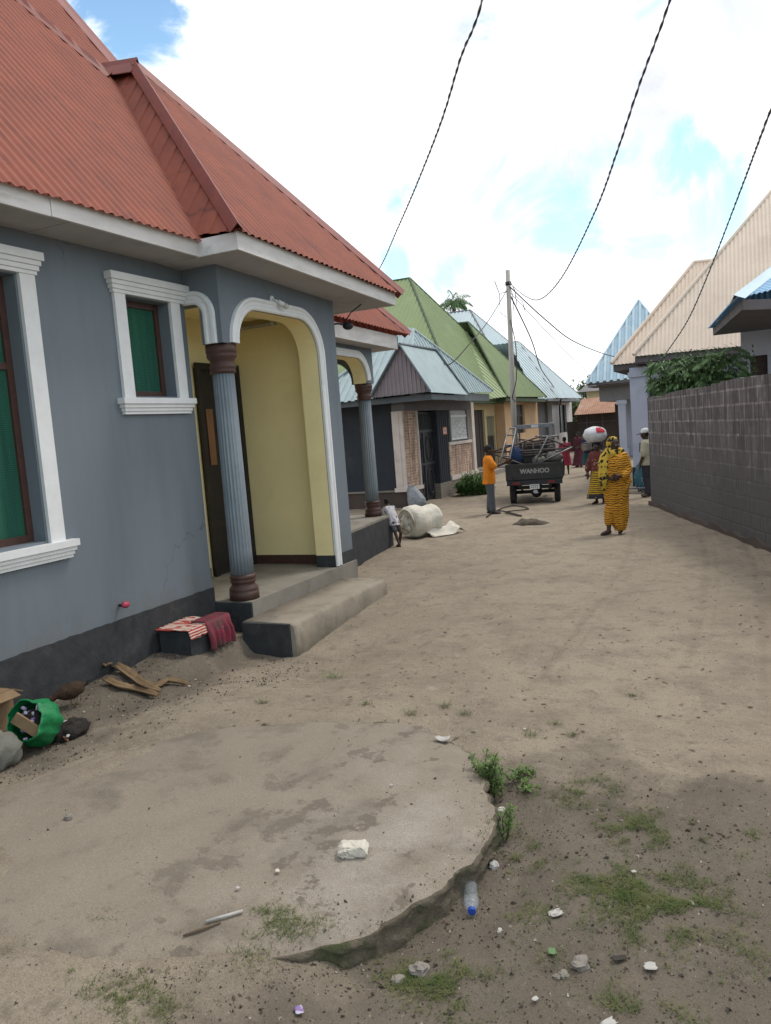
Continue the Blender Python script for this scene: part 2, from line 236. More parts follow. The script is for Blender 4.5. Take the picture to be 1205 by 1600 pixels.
    bp = t.add('ShaderNodeBump'); bp.invert = True; bp.inputs['Strength'].default_value = bump * .6; bp.inputs['Distance'].default_value = .012; t.link(br.outputs['Fac'], bp.inputs['Height'])
    nb = b.inputs['Normal'].links[0].from_node; t.link(nb.outputs[0], bp.inputs['Normal']); t.link(bp.outputs[0], b.inputs['Normal'])
    return m
M['blocks'] = block_mat('weathered_concrete_block', (.200, .188, .185), (.115, .107, .107), (1.5, 1.45, 1.42), .34, .225, .020, 0, (.058, .050, .052))
M['tiles'] = block_mat('brown_brick_tiles', (.64, .47, .36), (.52, .36, .27), (1.2, 1.3, 1.35), .16, .075, .008, 'sum', (.23, .15, .11), bump=.4)

# ------------------------------------------------------------------ mesh builder
class MB:
    def __init__(s): s.v = []; s.f = []; s.sm = []
    def add(s, vs, fs, smooth=False):
        o = len(s.v); s.v += [tuple(v) for v in vs]; s.f += [tuple(i + o for i in f) for f in fs]; s.sm += [smooth] * len(fs); return s
    def box(s, lo, hi, rot=None, piv=None):
        x0, y0, z0 = lo; x1, y1, z1 = hi
        vs = [Vector(p) for p in ((x0, y0, z0), (x1, y0, z0), (x1, y1, z0), (x0, y1, z0), (x0, y0, z1), (x1, y0, z1), (x1, y1, z1), (x0, y1, z1))]
        if rot is not None:
            c = Vector(piv) if piv else (vs[0] + vs[6]) / 2
            vs = [c + rot @ (v - c) for v in vs]
        return s.add(vs, [(0, 3, 2, 1), (4, 5, 6, 7), (0, 1, 5, 4), (1, 2, 6, 5), (2, 3, 7, 6), (3, 0, 4, 7)])
    def quad(s, *p): return s.add(p, [tuple(range(len(p)))])
    def rings(s, rings, close=True, caps=True, smooth=True):
        n = len(rings[0]); vs = [p for r in rings for p in r]; fs = []
        for i in range(len(rings) - 1):
            for j in range(n if close else n - 1):
                k = (j + 1) % n; fs.append((i * n + j, i * n + k, (i + 1) * n + k, (i + 1) * n + j))
        s.add(vs, fs, smooth)
        if caps and close:
            s.add(rings[0], [tuple(reversed(range(n)))], False); s.add(rings[-1], [tuple(range(n))], False)
        return s
    def tube(s, pts, rad, seg=8, smooth=True, caps=True, round_=False):
        pts = [Vector(p) for p in pts]; n = len(pts); rad = [rad] * n if not hasattr(rad, '__len__') else list(rad)
        if round_:
            d0 = (pts[0] - pts[1]).normalized(); d1 = (pts[-1] - pts[-2]).normalized(); r0, r1 = rad[0], rad[-1]
            pts = [pts[0] + d0 * r0 * .95, pts[0] + d0 * r0 * .6] + pts + [pts[-1] + d1 * r1 * .6, pts[-1] + d1 * r1 * .95]
            rad = [r0 * .3, r0 * .8] + rad + [r1 * .8, r1 * .3]; n = len(pts)
        t0 = (pts[1] - pts[0]).normalized(); a = Vector((0, 0, 1)) if abs(t0.z) < .9 else Vector((1, 0, 0))
        nrm = t0.cross(a).normalized(); rs = []; tp = t0
        for i in range(n):
            t = (pts[min(i + 1, n - 1)] - pts[max(i - 1, 0)]).normalized()
            q = tp.rotation_difference(t); nrm = (q @ nrm).normalized(); tp = t; bn = t.cross(nrm)
            rs.append([pts[i] + (nrm * math.cos(2 * math.pi * j / seg) + bn * math.sin(2 * math.pi * j / seg)) * rad[i] for j in range(seg)])
        return s.rings(rs, smooth=smooth, caps=caps)
    def lathe(s, prof, c, seg=32, flute=0, fl=0.0):
        rs = []
        for r, z in prof:
            rs.append([Vector((c[0] + rr * math.cos(a), c[1] + rr * math.sin(a), c[2] + z)) for a, rr in ((2 * math.pi * j / seg, r * (1 - fl * (abs(math.sin(flute * math.pi * j / seg)) if flute else 0))) for j in range(seg))])
        return s.rings(rs)
    def ell(s, c, r, seg=14, rg=8, rot=None, nz=0, nf=3, seed=0, flat=None):
        c = Vector(c); rs = []
        for i in range(rg + 1):
            ph = -math.pi / 2 + math.pi * i / rg; ring = []
            for j in range(seg):
                a = 2 * math.pi * j / seg; d = Vector((math.cos(ph) * math.cos(a), math.cos(ph) * math.sin(a), math.sin(ph)))
                k = 1 + (nz * noise.noise(d * nf + Vector((seed, seed * 1.7, 0))) if nz else 0)
                p = Vector((d.x * r[0], d.y * r[1], d.z * r[2])) * k
                if flat is not None and p.z < flat: p.z = flat
                if rot: p = rot @ p
                ring.append(c + p)
            rs.append(ring)
        return s.rings(rs)
    def panel(s, o, u, v, nrm, outer, holes=(), th=.2):     # 2-D outline with holes, given thickness behind the face
        o, u, v, nrm = Vector(o), Vector(u), Vector(v), Vector(nrm).normalized(); loops = [list(outer)] + [list(h) for h in holes]
        tri = tessellate_polygon([[Vector((p[0], p[1], 0)) for p in l] for l in loops]); flat = [p for l in loops for p in l]
        P = [o + u * p[0] + v * p[1] for p in flat]; n = len(P)
        want = u.cross(v).dot(nrm) > 0; fs = []
        for t in tri:
            a, b, c = (Vector(flat[i]) for i in t); ccw = ((b - a).x * (c - a).y - (b - a).y * (c - a).x) > 0
            fs.append(tuple(t) if ccw == want else tuple(reversed(t)))
        s.add(P, fs); s.add([p - nrm * th for p in P], [tuple(reversed(f)) for f in fs])
        k = 0
        for l in loops:
            for i in range(len(l)):
                a, b = P[k + i], P[k + (i + 1) % len(l)]; s.quad(a, b, b - nrm * th, a - nrm * th)
            k += len(l)
        return s
    def sweep(s, path, nrm, prof, closed=False):            # prof: (across, out) pairs; across runs along nrm x tangent
        nrm = Vector(nrm).normalized(); path = [Vector(p) for p in path]; rs = []; n = len(path)
        for i, p in enumerate(path):
            a = path[i - 1] if i or closed else p; b = path[(i + 1) % n] if i < n - 1 or closed else p
            t1 = (p - a).normalized() if (p - a).length else (b - p).normalized(); t2 = (b - p).normalized() if (b - p).length else t1
            t = (t1 + t2).normalized(); side = nrm.cross(t); k = 1 / max(.4, side.dot(nrm.cross(t1)))
            rs.append([p + side * (x * k) + nrm * y for x, y in prof])
        if closed: rs.append(rs[0])
        return s.rings(rs, smooth=False, caps=not closed)
    def corr(s, poly, period=.1, amp=.012, box=False, over=0.0, per=8, lift=0.0):   # corrugated sheet filling a planar polygon whose first edge is the eave
        P = [Vector(p) for p in poly]; u = (P[1] - P[0]).normalized(); nrm = Vector((0, 0, 0))
        for i in range(1, len(P) - 1): nrm += (P[i] - P[0]).cross(P[i + 1] - P[0])
        nrm.normalize()
        if nrm.z < 0: nrm = -nrm
        v = nrm.cross(u)
        if sum((p - P[0]).dot(v) for p in P) < 0: v = -v
        q = [((p - P[0]).dot(u), (p - P[0]).dot(v)) for p in P]; u0 = min(a for a, b in q); u1 = max(a for a, b in q)
        if box: offs = [0, .5, .58, .92]; hs = [0, 0, 1, 1]
        else: offs = [i / per for i in range(per)]; hs = [.5 + .5 * math.cos(2 * math.pi * o) for o in offs]
        xs = [(u0, .5)]; k = math.floor(u0 / period)
        while k * period < u1:
            for o, h in zip(offs, hs):
                x = (k + o) * period
                if u0 < x < u1: xs.append((x, h))
            k += 1
        xs.append((u1, .5)); vs = []
        for x, h in xs:
            ys = []
            for i in range(len(q)):
                (a, b), (c, d) = q[i], q[(i + 1) % len(q)]
                if (a <= x <= c or c <= x <= a) and abs(a - c) > 1e-9: ys.append(b + (d - b) * (x - a) / (c - a))
            lo, hi = (min(ys), max(ys)) if ys else (0, 0)
            for y, last in ((lo - (over if lo < 1e-3 else 0), 0), (hi, 1)): vs.append(P[0] + u * x + v * y + nrm * (h * amp + lift))
        return s.add(vs, [(2 * i, 2 * i + 2, 2 * i + 3, 2 * i + 1) for i in range(len(xs) - 1)])
    def cap(s, a, b, w=.16, h=.05, n1=(1, 0, 0), n2=(0, -1, 0)):    # ridge cap: a folded strip of thin metal along a hip
        a, b = Vector(a), Vector(b); t = (b - a).normalized(); up = (Vector(n1).normalized() + Vector(n2).normalized()).normalized()
        d1 = t.cross(Vector(n1)).normalized(); d2 = t.cross(Vector(n2)).normalized()
        if d1.dot(Vector(n2)) > 0: d1 = -d1
        if d2.dot(Vector(n1)) > 0: d2 = -d2
        rs = []; L = (b - a).length; n = max(2, int(L / .35))
        for i in range(n + 1):
            p = a + t * (L * i / n) + up * h
            rs.append([p + d1 * w + up * .0, p + d1 * .05 + up * .02, p + up * .045, p + d2 * .05 + up * .02, p + d2 * w, p + d2 * w - up * .01, p + up * .03, p + d1 * w - up * .01])
        return s.rings(rs, smooth=False)
    def build(s, name, m, parent=None, label=None, cat=None, group=None, kind=None, local=False, origin=None, rot=0, fix=True):
        root = parent
        while root is not None and root.parent is not None: root = root.parent
        if origin is None and root is None and not local:
            xs = [v[0] for v in s.v]; ys = [v[1] for v in s.v]; origin = ((min(xs) + max(xs)) / 2, (min(ys) + max(ys)) / 2, min(v[2] for v in s.v))
        off = Vector((0, 0, 0)) if local else (Vector(root.location) if root else Vector(origin))
        me = bpy.data.meshes.new(name)
        if rot and not root:
            rm = Matrix.Rotation(-rot, 3, 'Z'); vv = [rm @ (Vector(v) - off) for v in s.v]
        else: vv = [Vector(v) - off for v in s.v]
        me.from_pydata(vv, [], s.f); me.polygons.foreach_set('use_smooth', s.sm); me.update()
        if fix:
            bm = bmesh.new(); bm.from_mesh(me); bmesh.ops.remove_doubles(bm, verts=bm.verts, dist=1e-5); bmesh.ops.recalc_face_normals(bm, faces=bm.faces); bm.to_mesh(me); bm.free()
        if m: me.materials.append(m)
        o = bpy.data.objects.new(name, me); C.objects.link(o)
        if parent: o.parent = parent
        elif local: o.location = origin or (0, 0, 0); o.rotation_euler = (0, 0, rot)
        else: o.location = off; o.rotation_euler = (0, 0, rot)
        tag(o, label, cat, group, kind); return o
def tag(o, label=None, cat=None, group=None, kind=None):
    if label: o['label'] = label
    if cat: o['category'] = cat
    if group: o['group'] = group
    if kind: o['kind'] = kind
    return o
def thing(name, loc, label, cat, group=None, rot=0):
    o = bpy.data.objects.new(name, None); C.objects.link(o); o.location = loc; o.rotation_euler = (0, 0, rot); o.empty_display_size = .2
    return tag(o, label, cat, group)
def remesh(o, voxel, smooth=True, it=2):
    md = o.modifiers.new('r', 'REMESH'); md.mode = 'VOXEL'; md.voxel_size = voxel; md.use_smooth_shade = smooth
    if it:
        sm = o.modifiers.new('s', 'SMOOTH'); sm.iterations = it; sm.factor = .5
    dg = bpy.context.evaluated_depsgraph_get(); dg.update(); me = bpy.data.meshes.new_from_object(o.evaluated_get(dg)); old = o.data; o.modifiers.clear(); o.data = me
    mats = [m for m in old.materials]; me.materials.clear()
    for m in mats: me.materials.append(m)
    return o
def arc(c, r, a0, a1, n=8): return [(c[0] + r * math.cos(a0 + (a1 - a0) * i / n), c[1] + r * math.sin(a0 + (a1 - a0) * i / n)) for i in range(n + 1)]
X, Y, Z = Vector((1, 0, 0)), Vector((0, 1, 0)), Vector((0, 0, 1))

# ------------------------------------------------------------------ ground
def sst(a, b, x):
    t = min(1, max(0, (x - a) / (b - a))); return t * t * (3 - 2 * t)
SLAB_PX = [(0, 1240), (100, 1195), (200, 1160), (300, 1140), (430, 1127), (560, 1123), (650, 1131), (720, 1168), (760, 1228), (771, 1285), (742, 1340), (652, 1405), (562, 1463), (490, 1478), (340, 1503)]
SLAB_C = Vector((2.72, 3.36)); SLAB_TOP = .085
_sp = [atz(x, y, SLAB_TOP) for x, y in SLAB_PX]
_ang = sorted([(math.atan2(p.y - SLAB_C.y, p.x - SLAB_C.x), math.hypot(p.x - SLAB_C.x, p.y - SLAB_C.y)) for p in _sp])
def slab_r(a):
    n = len(_ang)
    for i in range(n):
        a0, r0 = _ang[i]; a1, r1 = _ang[(i + 1) % n]
        if i == n - 1: a1 += 2 * math.pi
        aa = a if a >= _ang[0][0] else a + 2 * math.pi
        if a0 <= aa <= a1: return r0 + (r1 - r0) * sst(0, 1, (aa - a0) / (a1 - a0 + 1e-9)) * .5 + (r1 - r0) * (aa - a0) / (a1 - a0 + 1e-9) * .5
    return _ang[0][1]
def N(x, y, s, o=0): return noise.noise(Vector((x * s + o, y * s - o, o * .37)))
def soil(x, y):        # 1 = darker, lumpier ground, 0 = pale trodden sand
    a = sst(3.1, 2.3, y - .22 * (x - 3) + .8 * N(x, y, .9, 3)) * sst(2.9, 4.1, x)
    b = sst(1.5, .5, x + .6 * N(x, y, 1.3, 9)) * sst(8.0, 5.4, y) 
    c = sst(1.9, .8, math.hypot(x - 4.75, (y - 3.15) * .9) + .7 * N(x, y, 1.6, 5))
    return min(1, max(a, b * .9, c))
def rut(x, y):         # two faint wheel tracks curving down the lane
    v = 0
    for k in (0, 1.05, 1.6):
        cx = 3.35 + k + .55 * math.sin((y - 6) * .22) - .10 * (y - 9)
        v += math.exp(-((x - cx) / .055) ** 2) + .6 * math.exp(-((x - cx - .13) / .03) ** 2)
    return v * sst(4.5, 7, y) * sst(17, 13, y)
def ground_h(x, y):
    far = sst(40, 20, y) * sst(-12, -5, x)
    w = sst(3.75, 3.0, x + .25 * (y - 3.4)) * sst(5.6, 4.7, y + .3 * N(x, y, 1.2)) * sst(.6, 1.5, x)
    h = .080 * w
    s = soil(x, y)
    h += (.018 * N(x, y, .7, 1) + .012 * N(x, y, 2.3, 2) + .006 * N(x, y, 7, 4)) * far
    h += s * far * (.010 * N(x, y, 9, 6) + .006 * N(x, y, 21, 7) + .012 * abs(N(x, y, 4.3, 8)))
    h += far * .004 * N(x, y, 16, 11) * (1 - s)
    h -= .012 * rut(x, y)
    fp_ = noise.noise(Vector((x * 3.3, y * 3.3, 4.4))); h -= far * .016 * sst(.28, .55, fp_) * (1 - .4 * s)
    h -= .15 * math.exp(-((y - 6.25) / (.8 if y < 6.25 else 1.5)) ** 2) * sst(.42, .6, x) * sst(2.6, 1.5, x)
    # heap of swept dirt against the plinth
    h += .055 * sst(1.0, .15, x) * sst(8.0, 6.0, y) * (1 + .6 * N(x, y, 2.2, 12)) * sst(-1, 2, y)
    r = math.hypot(x - SLAB_C.x, y - SLAB_C.y)
    if r < 2.6:
        a = math.atan2(y - SLAB_C.y, x - SLAB_C.x); sr = slab_r(a)
        if r < sr - .03: h = min(h, SLAB_TOP - .05 + w * (.062 * sst(sr - .85, sr - .05, r) + .022 * N(x, y, 1.7, 71) + .010 * N(x, y, 5, 72)))
        # shallow scour next to the bare edge
        h -= .050 * (1 - w) * sst(.35, .0, abs(r - sr - .05))
        if r >= sr - .05: h += .020 * w * sst(.35, .0, r - sr)
    return h
def seq(parts):
    out = []
    for a, b, st in parts:
        n = max(1, round((b - a) / st)); out += [a + (b - a) * i / n for i in range(n)]
    return out + [parts[-1][1]]
gx = [-600, -300, -150, -80, -50, -35, -25, -18] + seq([(-13, -3, .5), (-3, -.4, .1), (-.4, 6.8, .034), (6.8, 9, .12), (9, 14, .5)]) + [18, 25, 35, 50, 80, 150, 300, 600]
gy = [-600, -300, -100, -40, -15, -6, -2] + seq([(-1, 1.4, .2), (1.4, 7, .03), (7, 12, .06), (12, 22, .12), (22, 40, .4)]) + [46, 55, 70, 90, 130, 200, 400, 800]
g = MB(); nx = len(gx); sc_ = []
for y in gy:
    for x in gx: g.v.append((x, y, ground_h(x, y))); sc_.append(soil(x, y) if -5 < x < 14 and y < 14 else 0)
for j in range(len(gy) - 1):
    for i in range(nx - 1): g.f.append((j * nx + i, j * nx + i + 1, (j + 1) * nx + i + 1, (j + 1) * nx + i)); g.sm.append(True)
def ground_mat():
    m = bpy.data.materials.new('sandy_lane_ground'); m.use_nodes = True; t = NT(m); b = t.n['Principled BSDF']; tc = t.add('ShaderNodeTexCoord'); src = tc.outputs['Object']
    def nz(s, d=6, r=.6, vec=src):
        n = t.add('ShaderNodeTexNoise'); n.inputs['Scale'].default_value = s; n.inputs['Detail'].default_value = d; n.inputs['Roughness'].default_value = r; t.link(vec, n.inputs[0]); return n.outputs['Fac']
    def rng(k, a, z, c=0, d=1):
        r = t.add('ShaderNodeMapRange'); r.inputs[1].default_value = a; r.inputs[2].default_value = z; r.inputs[3].default_value = c; r.inputs[4].default_value = d; t.link(k, r.inputs[0]); return r.outputs[0]
    def mix(f, a, c, bt='MIX'):
        x = t.add('ShaderNodeMix', data_type='RGBA', blend_type=bt)
        if hasattr(f, 'links'): t.link(f, x.inputs[0])
        else: x.inputs[0].default_value = f
        for i, v in ((6, a), (7, c)):
            if hasattr(v, 'links'): t.link(v, x.inputs[i])
            else: x.inputs[i].default_value = (*v, 1)
        return x.outputs[2]
    sand = mix(rng(nz(.55, 8), .35, .65), (.375, .316, .236), (.308, .256, .190))
    sand = mix(rng(nz(1.9, 10, .68), .47, .70), sand, (.225, .186, .140)); sand = mix(rng(nz(5.2, 8, .7), .54, .68, 0, .85), sand, (.195, .160, .121))
    sand = mix(rng(nz(7, 8), .58, .75), sand, (.40, .345, .275))
    trk = t.add('ShaderNodeAttribute', attribute_name='track'); sand = mix(rng(trk.outputs['Fac'], .15, .9, 0, .55), sand, (.205, .168, .125))
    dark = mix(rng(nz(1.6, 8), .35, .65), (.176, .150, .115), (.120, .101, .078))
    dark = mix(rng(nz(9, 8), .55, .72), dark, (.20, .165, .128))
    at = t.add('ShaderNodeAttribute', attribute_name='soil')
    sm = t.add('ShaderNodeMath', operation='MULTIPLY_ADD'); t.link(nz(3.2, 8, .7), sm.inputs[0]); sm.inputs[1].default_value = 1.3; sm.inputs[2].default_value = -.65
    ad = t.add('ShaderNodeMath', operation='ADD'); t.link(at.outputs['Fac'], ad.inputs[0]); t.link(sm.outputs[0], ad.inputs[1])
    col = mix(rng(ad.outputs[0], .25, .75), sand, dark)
    vo = t.add('ShaderNodeTexVoronoi'); vo.inputs['Scale'].default_value = 30; t.link(src, vo.inputs[0])
    sel = t.add('ShaderNodeTexWhiteNoise'); t.link(vo.outputs['Position'], sel.inputs[0])
    spk = t.add('ShaderNodeMath', operation='MULTIPLY'); t.link(rng(vo.outputs['Distance'], .22, .12), spk.inputs[0]); t.link(rng(sel.outputs[0], .86, .9), spk.inputs[1])
    col = mix(spk.outputs[0], col, (.07, .055, .045))
    col = mix(rng(nz(34, 8, .75), .52, .72, 0, .36), col, (.115, .092, .068))
    for vs_, lo_, rr in ((11, .80, .10), (19, .84, .13)):
        v2 = t.add('ShaderNodeTexVoronoi'); v2.inputs['Scale'].default_value = vs_
        wj = t.add('ShaderNodeTexNoise'); wj.inputs['Scale'].default_value = 45; t.link(src, wj.inputs[0]); wa = t.add('ShaderNodeVectorMath', operation='MULTIPLY_ADD'); wa.inputs[1].default_value = (.05,) * 3; t.link(wj.outputs['Color'], wa.inputs[0]); t.link(src, wa.inputs[2]); t.link(wa.outputs[0], v2.inputs[0])
        s2 = t.add('ShaderNodeTexWhiteNoise'); t.link(v2.outputs['Position'], s2.inputs[0]); k2 = t.add('ShaderNodeMath', operation='MULTIPLY'); t.link(rng(v2.outputs['Distance'], rr * 1.5, rr), k2.inputs[0]); t.link(rng(s2.outputs[0], lo_, lo_ + .04, 0, .75), k2.inputs[1]); col = mix(k2.outputs[0], col, (.075, .058, .043))
    col = mix(rng(nz(140, 4, .8), .34, .66, .0, .62), col, (.10, .08, .062))
    col = mix(rng(nz(230, 3, .8), .55, .75, 0, .5), col, (.40, .34, .27))
    t.link(col, b.inputs['Base Color']); b.inputs['Roughness'].default_value = .95; b.inputs['Specular IOR Level'].default_value = .15
    b1 = t.add('ShaderNodeBump'); b1.inputs['Strength'].default_value = .8; b1.inputs['Distance'].default_value = .018; t.link(nz(38, 8, .75), b1.inputs['Height'])
    b2 = t.add('ShaderNodeBump'); b2.inputs['Strength'].default_value = .55; b2.inputs['Distance'].default_value = .03; t.link(nz(9, 6, .6), b2.inputs['Height']); t.link(b1.outputs[0], b2.inputs['Normal'])
    t.link(b2.outputs[0], b.inputs['Normal']); return m
M['ground'] = ground_mat()
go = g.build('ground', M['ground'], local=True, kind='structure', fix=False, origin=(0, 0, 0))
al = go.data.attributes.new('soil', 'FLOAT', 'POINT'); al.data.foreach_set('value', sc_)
tl_ = go.data.attributes.new('track', 'FLOAT', 'POINT'); tl_.data.foreach_set('value', [rut(v[0], v[1]) * (.6 + .9 * N(v[0], v[1], 3.1, 41)) if -5 < v[0] < 14 and 4 < v[1] < 18 else 0 for v in g.v])
go['label'] = 'sandy unpaved lane with darker, rougher ground at the near edges'

# ------------------------------------------------------------------ round concrete slab half buried in sand
def slab_mat():
    m = mat('dusty_concrete', (.265, .226, .176), (.228, .193, .148), scale=2, stain=(.165, .140, .110), sscale=2.6, slo=.53, shi=.66, bump=.55, bscale=50, bdist=.010, rough=.93)
    t = NT(m); b = t.n['Principled BSDF']; old = b.inputs['Base Color'].links[0].from_socket; tc = t.add('ShaderNodeTexCoord')
    def nz(s, d=6):
        n = t.add('ShaderNodeTexNoise'); n.inputs['Scale'].default_value = s; n.inputs['Detail'].default_value = d; n.inputs['Roughness'].default_value = .7; t.link(tc.outputs['Object'], n.inputs[0]); return n.outputs['Fac']
    def rng(k, a, z, c=0, d=1):
        r = t.add('ShaderNodeMapRange'); r.inputs[1].default_value = a; r.inputs[2].default_value = z; r.inputs[3].default_value = c; r.inputs[4].default_value = d; t.link(k, r.inputs[0]); return r.outputs[0]
    def mix(f, a, c):
        x = t.add('ShaderNodeMix', data_type='RGBA'); t.link(f, x.inputs[0])
        for i, v in ((6, a), (7, c)):
            if hasattr(v, 'links'): t.link(v, x.inputs[i])
            else: x.inputs[i].default_value = (*v, 1)
        return x.outputs[2]
    sp = t.add('ShaderNodeSeparateXYZ'); t.link(tc.outputs['Object'], sp.inputs[0])
    east = rng(sp.outputs[0], .1, .9)
    pale = t.add('ShaderNodeMath', operation='MULTIPLY'); t.link(rng(nz(1.7, 8), .46, .68), pale.inputs[0]); t.link(east, pale.inputs[1])
    col = mix(pale.outputs[0], old, (.345, .31, .265))
    damp = t.add('ShaderNodeMath', operation='MULTIPLY'); t.link(rng(nz(4.6, 4), .565, .615), damp.inputs[0]); t.link(rng(sp.outputs[0], -.5, .5, .25, 1), damp.inputs[1])
    col = mix(damp.outputs[0], col, (.135, .112, .088))
    col = mix(rng(nz(150, 3), .34, .66, 0, .58), col, (.11, .09, .07)); col = mix(rng(nz(230, 3), .56, .75, 0, .55), col, (.42, .36, .29))
    t.link(col, b.inputs['Base Color']); return m
M['slab'] = slab_mat(); M['slabedge'] = mat('mossy_concrete_edge', (.150, .122, .088), (.095, .079, .056), scale=9, stain=(.060, .066, .030), sscale=4, slo=.54, shi=.62, bump=1, bscale=22, bdist=.03, rough=.95)
NS, RG = 260, 46
def slab_xy(a, t, k=1):
    r = slab_r(a) * t; jag = (.022 * noise.noise(Vector((math.cos(a) * 9, math.sin(a) * 9, 3))) + .018 * noise.noise(Vector((math.cos(a) * 25, math.sin(a) * 25, 5))) - .035 * max(0, noise.noise(Vector((math.cos(a) * 14, math.sin(a) * 14, 8))) - .15)) * k
    return SLAB_C.x + (r + jag) * math.cos(a), SLAB_C.y + (r + jag) * math.sin(a)
def slab_z(x, y, t): return SLAB_TOP + .010 * N(x, y, 1.4, 21) + .005 * N(x, y, 6, 22) + .0025 * N(x, y, 19, 23) - .012 * sst(.9, 1, t)
sm_, se = MB(), MB()
rs = []
for i in range(1, RG + 1):
    t = (i / RG) ** .8; ring = []
    for j in range(NS):
        a = 2 * math.pi * j / NS - math.pi; x, y = slab_xy(a, t, t ** 6); ring.append(Vector((x, y, slab_z(x, y, t))))
    rs.append(ring)
sm_.rings(rs, caps=False); sm_.add(rs[0], [tuple(range(NS))], True)
es = [rs[-1]]
for dz, k, nzz in ((-.018, .010, .016), (-.038, .012, .034), (-.06, .0, .040), (-.085, .004, .038), (-.11, .012, .030), (-.15, .012, .012)):
    ring = []
    for j in range(NS):
        a = 2 * math.pi * j / NS - math.pi; x, y = slab_xy(a, 1); d = k + nzz * (noise.noise(Vector((math.cos(a) * 16, math.sin(a) * 16, dz * 30))) + .6 * noise.noise(Vector((math.cos(a) * 38, math.sin(a) * 38, dz * 60))))
        ring.append(Vector((x + d * math.cos(a), y + d * math.sin(a), SLAB_TOP + dz)))
    es.append(ring)
se.rings(es, caps=False)
slab = thing('concrete_slab', (SLAB_C.x, SLAB_C.y, 0), 'round grey concrete slab half buried in the sand in the foreground', 'slab')
sm_.build('slab_top', M['slab'], slab); se.build('broken_edge', M['slabedge'], slab, label='dark mossy broken edge')

# ------------------------------------------------------------------ the near red-roofed house
def boxes(mb, *bs):
    for lo, hi in bs: mb.box(lo, hi)
    return mb
def each(par, name, m, *bs):
    for lo, hi in bs: MB().box(lo, hi).build(name, M[m], par)
H1 = thing('red_roofed_house', (0, 5, 0), 'blue-grey painted house with a steep red sheet roof and fluted porch columns', 'house')
w = MB()
w.panel((0, 0, 0), Y, Z, X, [(-1.5, -.1), (6.7, -.1), (6.7, 3.86), (-1.5, 3.86)], [[(3.0, 1.33), (4.62, 1.33), (4.62, 3.45), (3.0, 3.45)], [(5.80, 2.51), (6.445, 2.51), (6.445, 3.43), (5.80, 3.43)]], .2)
w.panel((0, 6.702, 0), X, Z, -Y, [(-.198, 3.86), (-.198, 3.43)] + [(.115 + x, 3.31 + y) for x, y in arc((0, 0), .12, R(90), 0, 8)] + [(.235, 3.02), (.427, 3.02), (.427, 3.86)], (), .15)
arch1 = [(6.96, 3.02)] + arc((7.34, 3.02), .38, R(180), R(90), 12) + arc((8.24, 2.98), .42, R(90), 0, 12)
w.panel((.43, 0, 0), Y, Z, X, [(6.703, 3.86), (6.703, 3.02)] + arch1 + [(8.66, -.1), (9.17, -.1), (9.17, 3.86)], (), .25)
w.box((-6, 8.98, -.1), (.178, 9.168, 3.86))
w.box((-.2, 6.72, -.1), (-.195, 6.73, 3.8))
# second porch, set back
e2, s2, zf2 = -.58, 12.43, .56
arch2 = [(10.2, 2.9)] + arc((10.55, 2.9), .35, R(180), R(90), 8) + arc((11.78, 2.88), .36, R(90), 0, 10)
w.panel((e2, 0, 0), Y, Z, X, [(9.2, 3.62), (9.2, zf2), (10.2, zf2)] + arch2 + [(12.14, 2.84), (s2 - .003, 2.84), (s2 - .003, 3.62)], (), .24)
arch2b = [(-2.25, 2.9)] + arc((-1.9, 2.9), .35, R(180), R(90), 8) + arc((-1.24, 2.88), .36, R(90), 0, 10)
w.panel((0, s2, 0), X, Z, Y, [(-2.6, 3.62), (-2.6, zf2), (-2.25, zf2)] + arch2b + [(-.88, 2.84), (e2 - .003, 2.84), (e2 - .003, 3.62)], (), .24)
w.box((-6, 12.19, 0), (-2.6, 12.427, 3.62))
w.build('wall', M['wall_blue'], H1)
# plinth with a hand painted upper edge
pl = MB(); top = [(-1.5 + .06 * i, .5 + .012 * noise.noise(Vector((i * .6, 3, 0))) + .006 * noise.noise(Vector((i * 2.1, 9, 0)))) for i in range(int(8.21 / .06) + 1)]
pl.panel((.014, 0, 0), Y, Z, X, [(6.712, -.1)] + [(6.712, .5)] + top[::-1] + [(-1.5, -.1)], (), .05)
pl.box((.0, 6.70, -.35), (.472, 6.722, .338)); pl.box((.474, 6.50, -.35), (1.03, 6.530, .182)); pl.box((.17, 8.647, .10), (.444, 9.184, .5))
pl.build('plinth', M['plinth'], H1)
p2 = MB(); fp = [(-.10, 9.3), (-.47, 12.5), (-2.6, 12.5), (-2.6, 9.3)]
p2.rings([[Vector((x, y, -.1)) for x, y in fp], [Vector((x, y, .52)) for x, y in fp]], smooth=False); p2.build('plinth', M['plinth'], H1)
f2 = MB(); f2.rings([[Vector((x, y, .524)) for x, y in fp], [Vector((x, y, zf2)) for x, y in fp]], smooth=False); f2.build('porch_floor', M['concrete'], H1)
fl = MB(); fl.box((-1.0, 6.724, -.35), (.474, 9.19, .35)); fl.build('porch_floor', M['concrete'], H1)
st = MB(); rs_ = []
for i in range(41):
    y = 6.533 + (8.78 - 6.533) * i / 40; j = [.014 * noise.noise(Vector((y * 3.1, q, 2.2))) + .007 * noise.noise(Vector((y * 9, q, 7))) for q in range(4)]; wn_ = .010 * abs(noise.noise(Vector((y * 2.2, 5, 1)))) + (.015 if i == 40 else 0)
    rs_.append([Vector(p) for p in ((.476, y, -.35), (1.10 + j[0], y, -.35), (1.07 + j[1], y, .05), (1.06 + j[1], y, .145 - wn_), (1.045 + j[2], y, .172 - wn_), (1.01 + j[2], y, .184 - wn_ * .6), (.80, y, .188 + j[3] * .4), (.476, y, .192))])
st.rings(rs_, smooth=True)
st.build('step', M['stepcon'], H1)
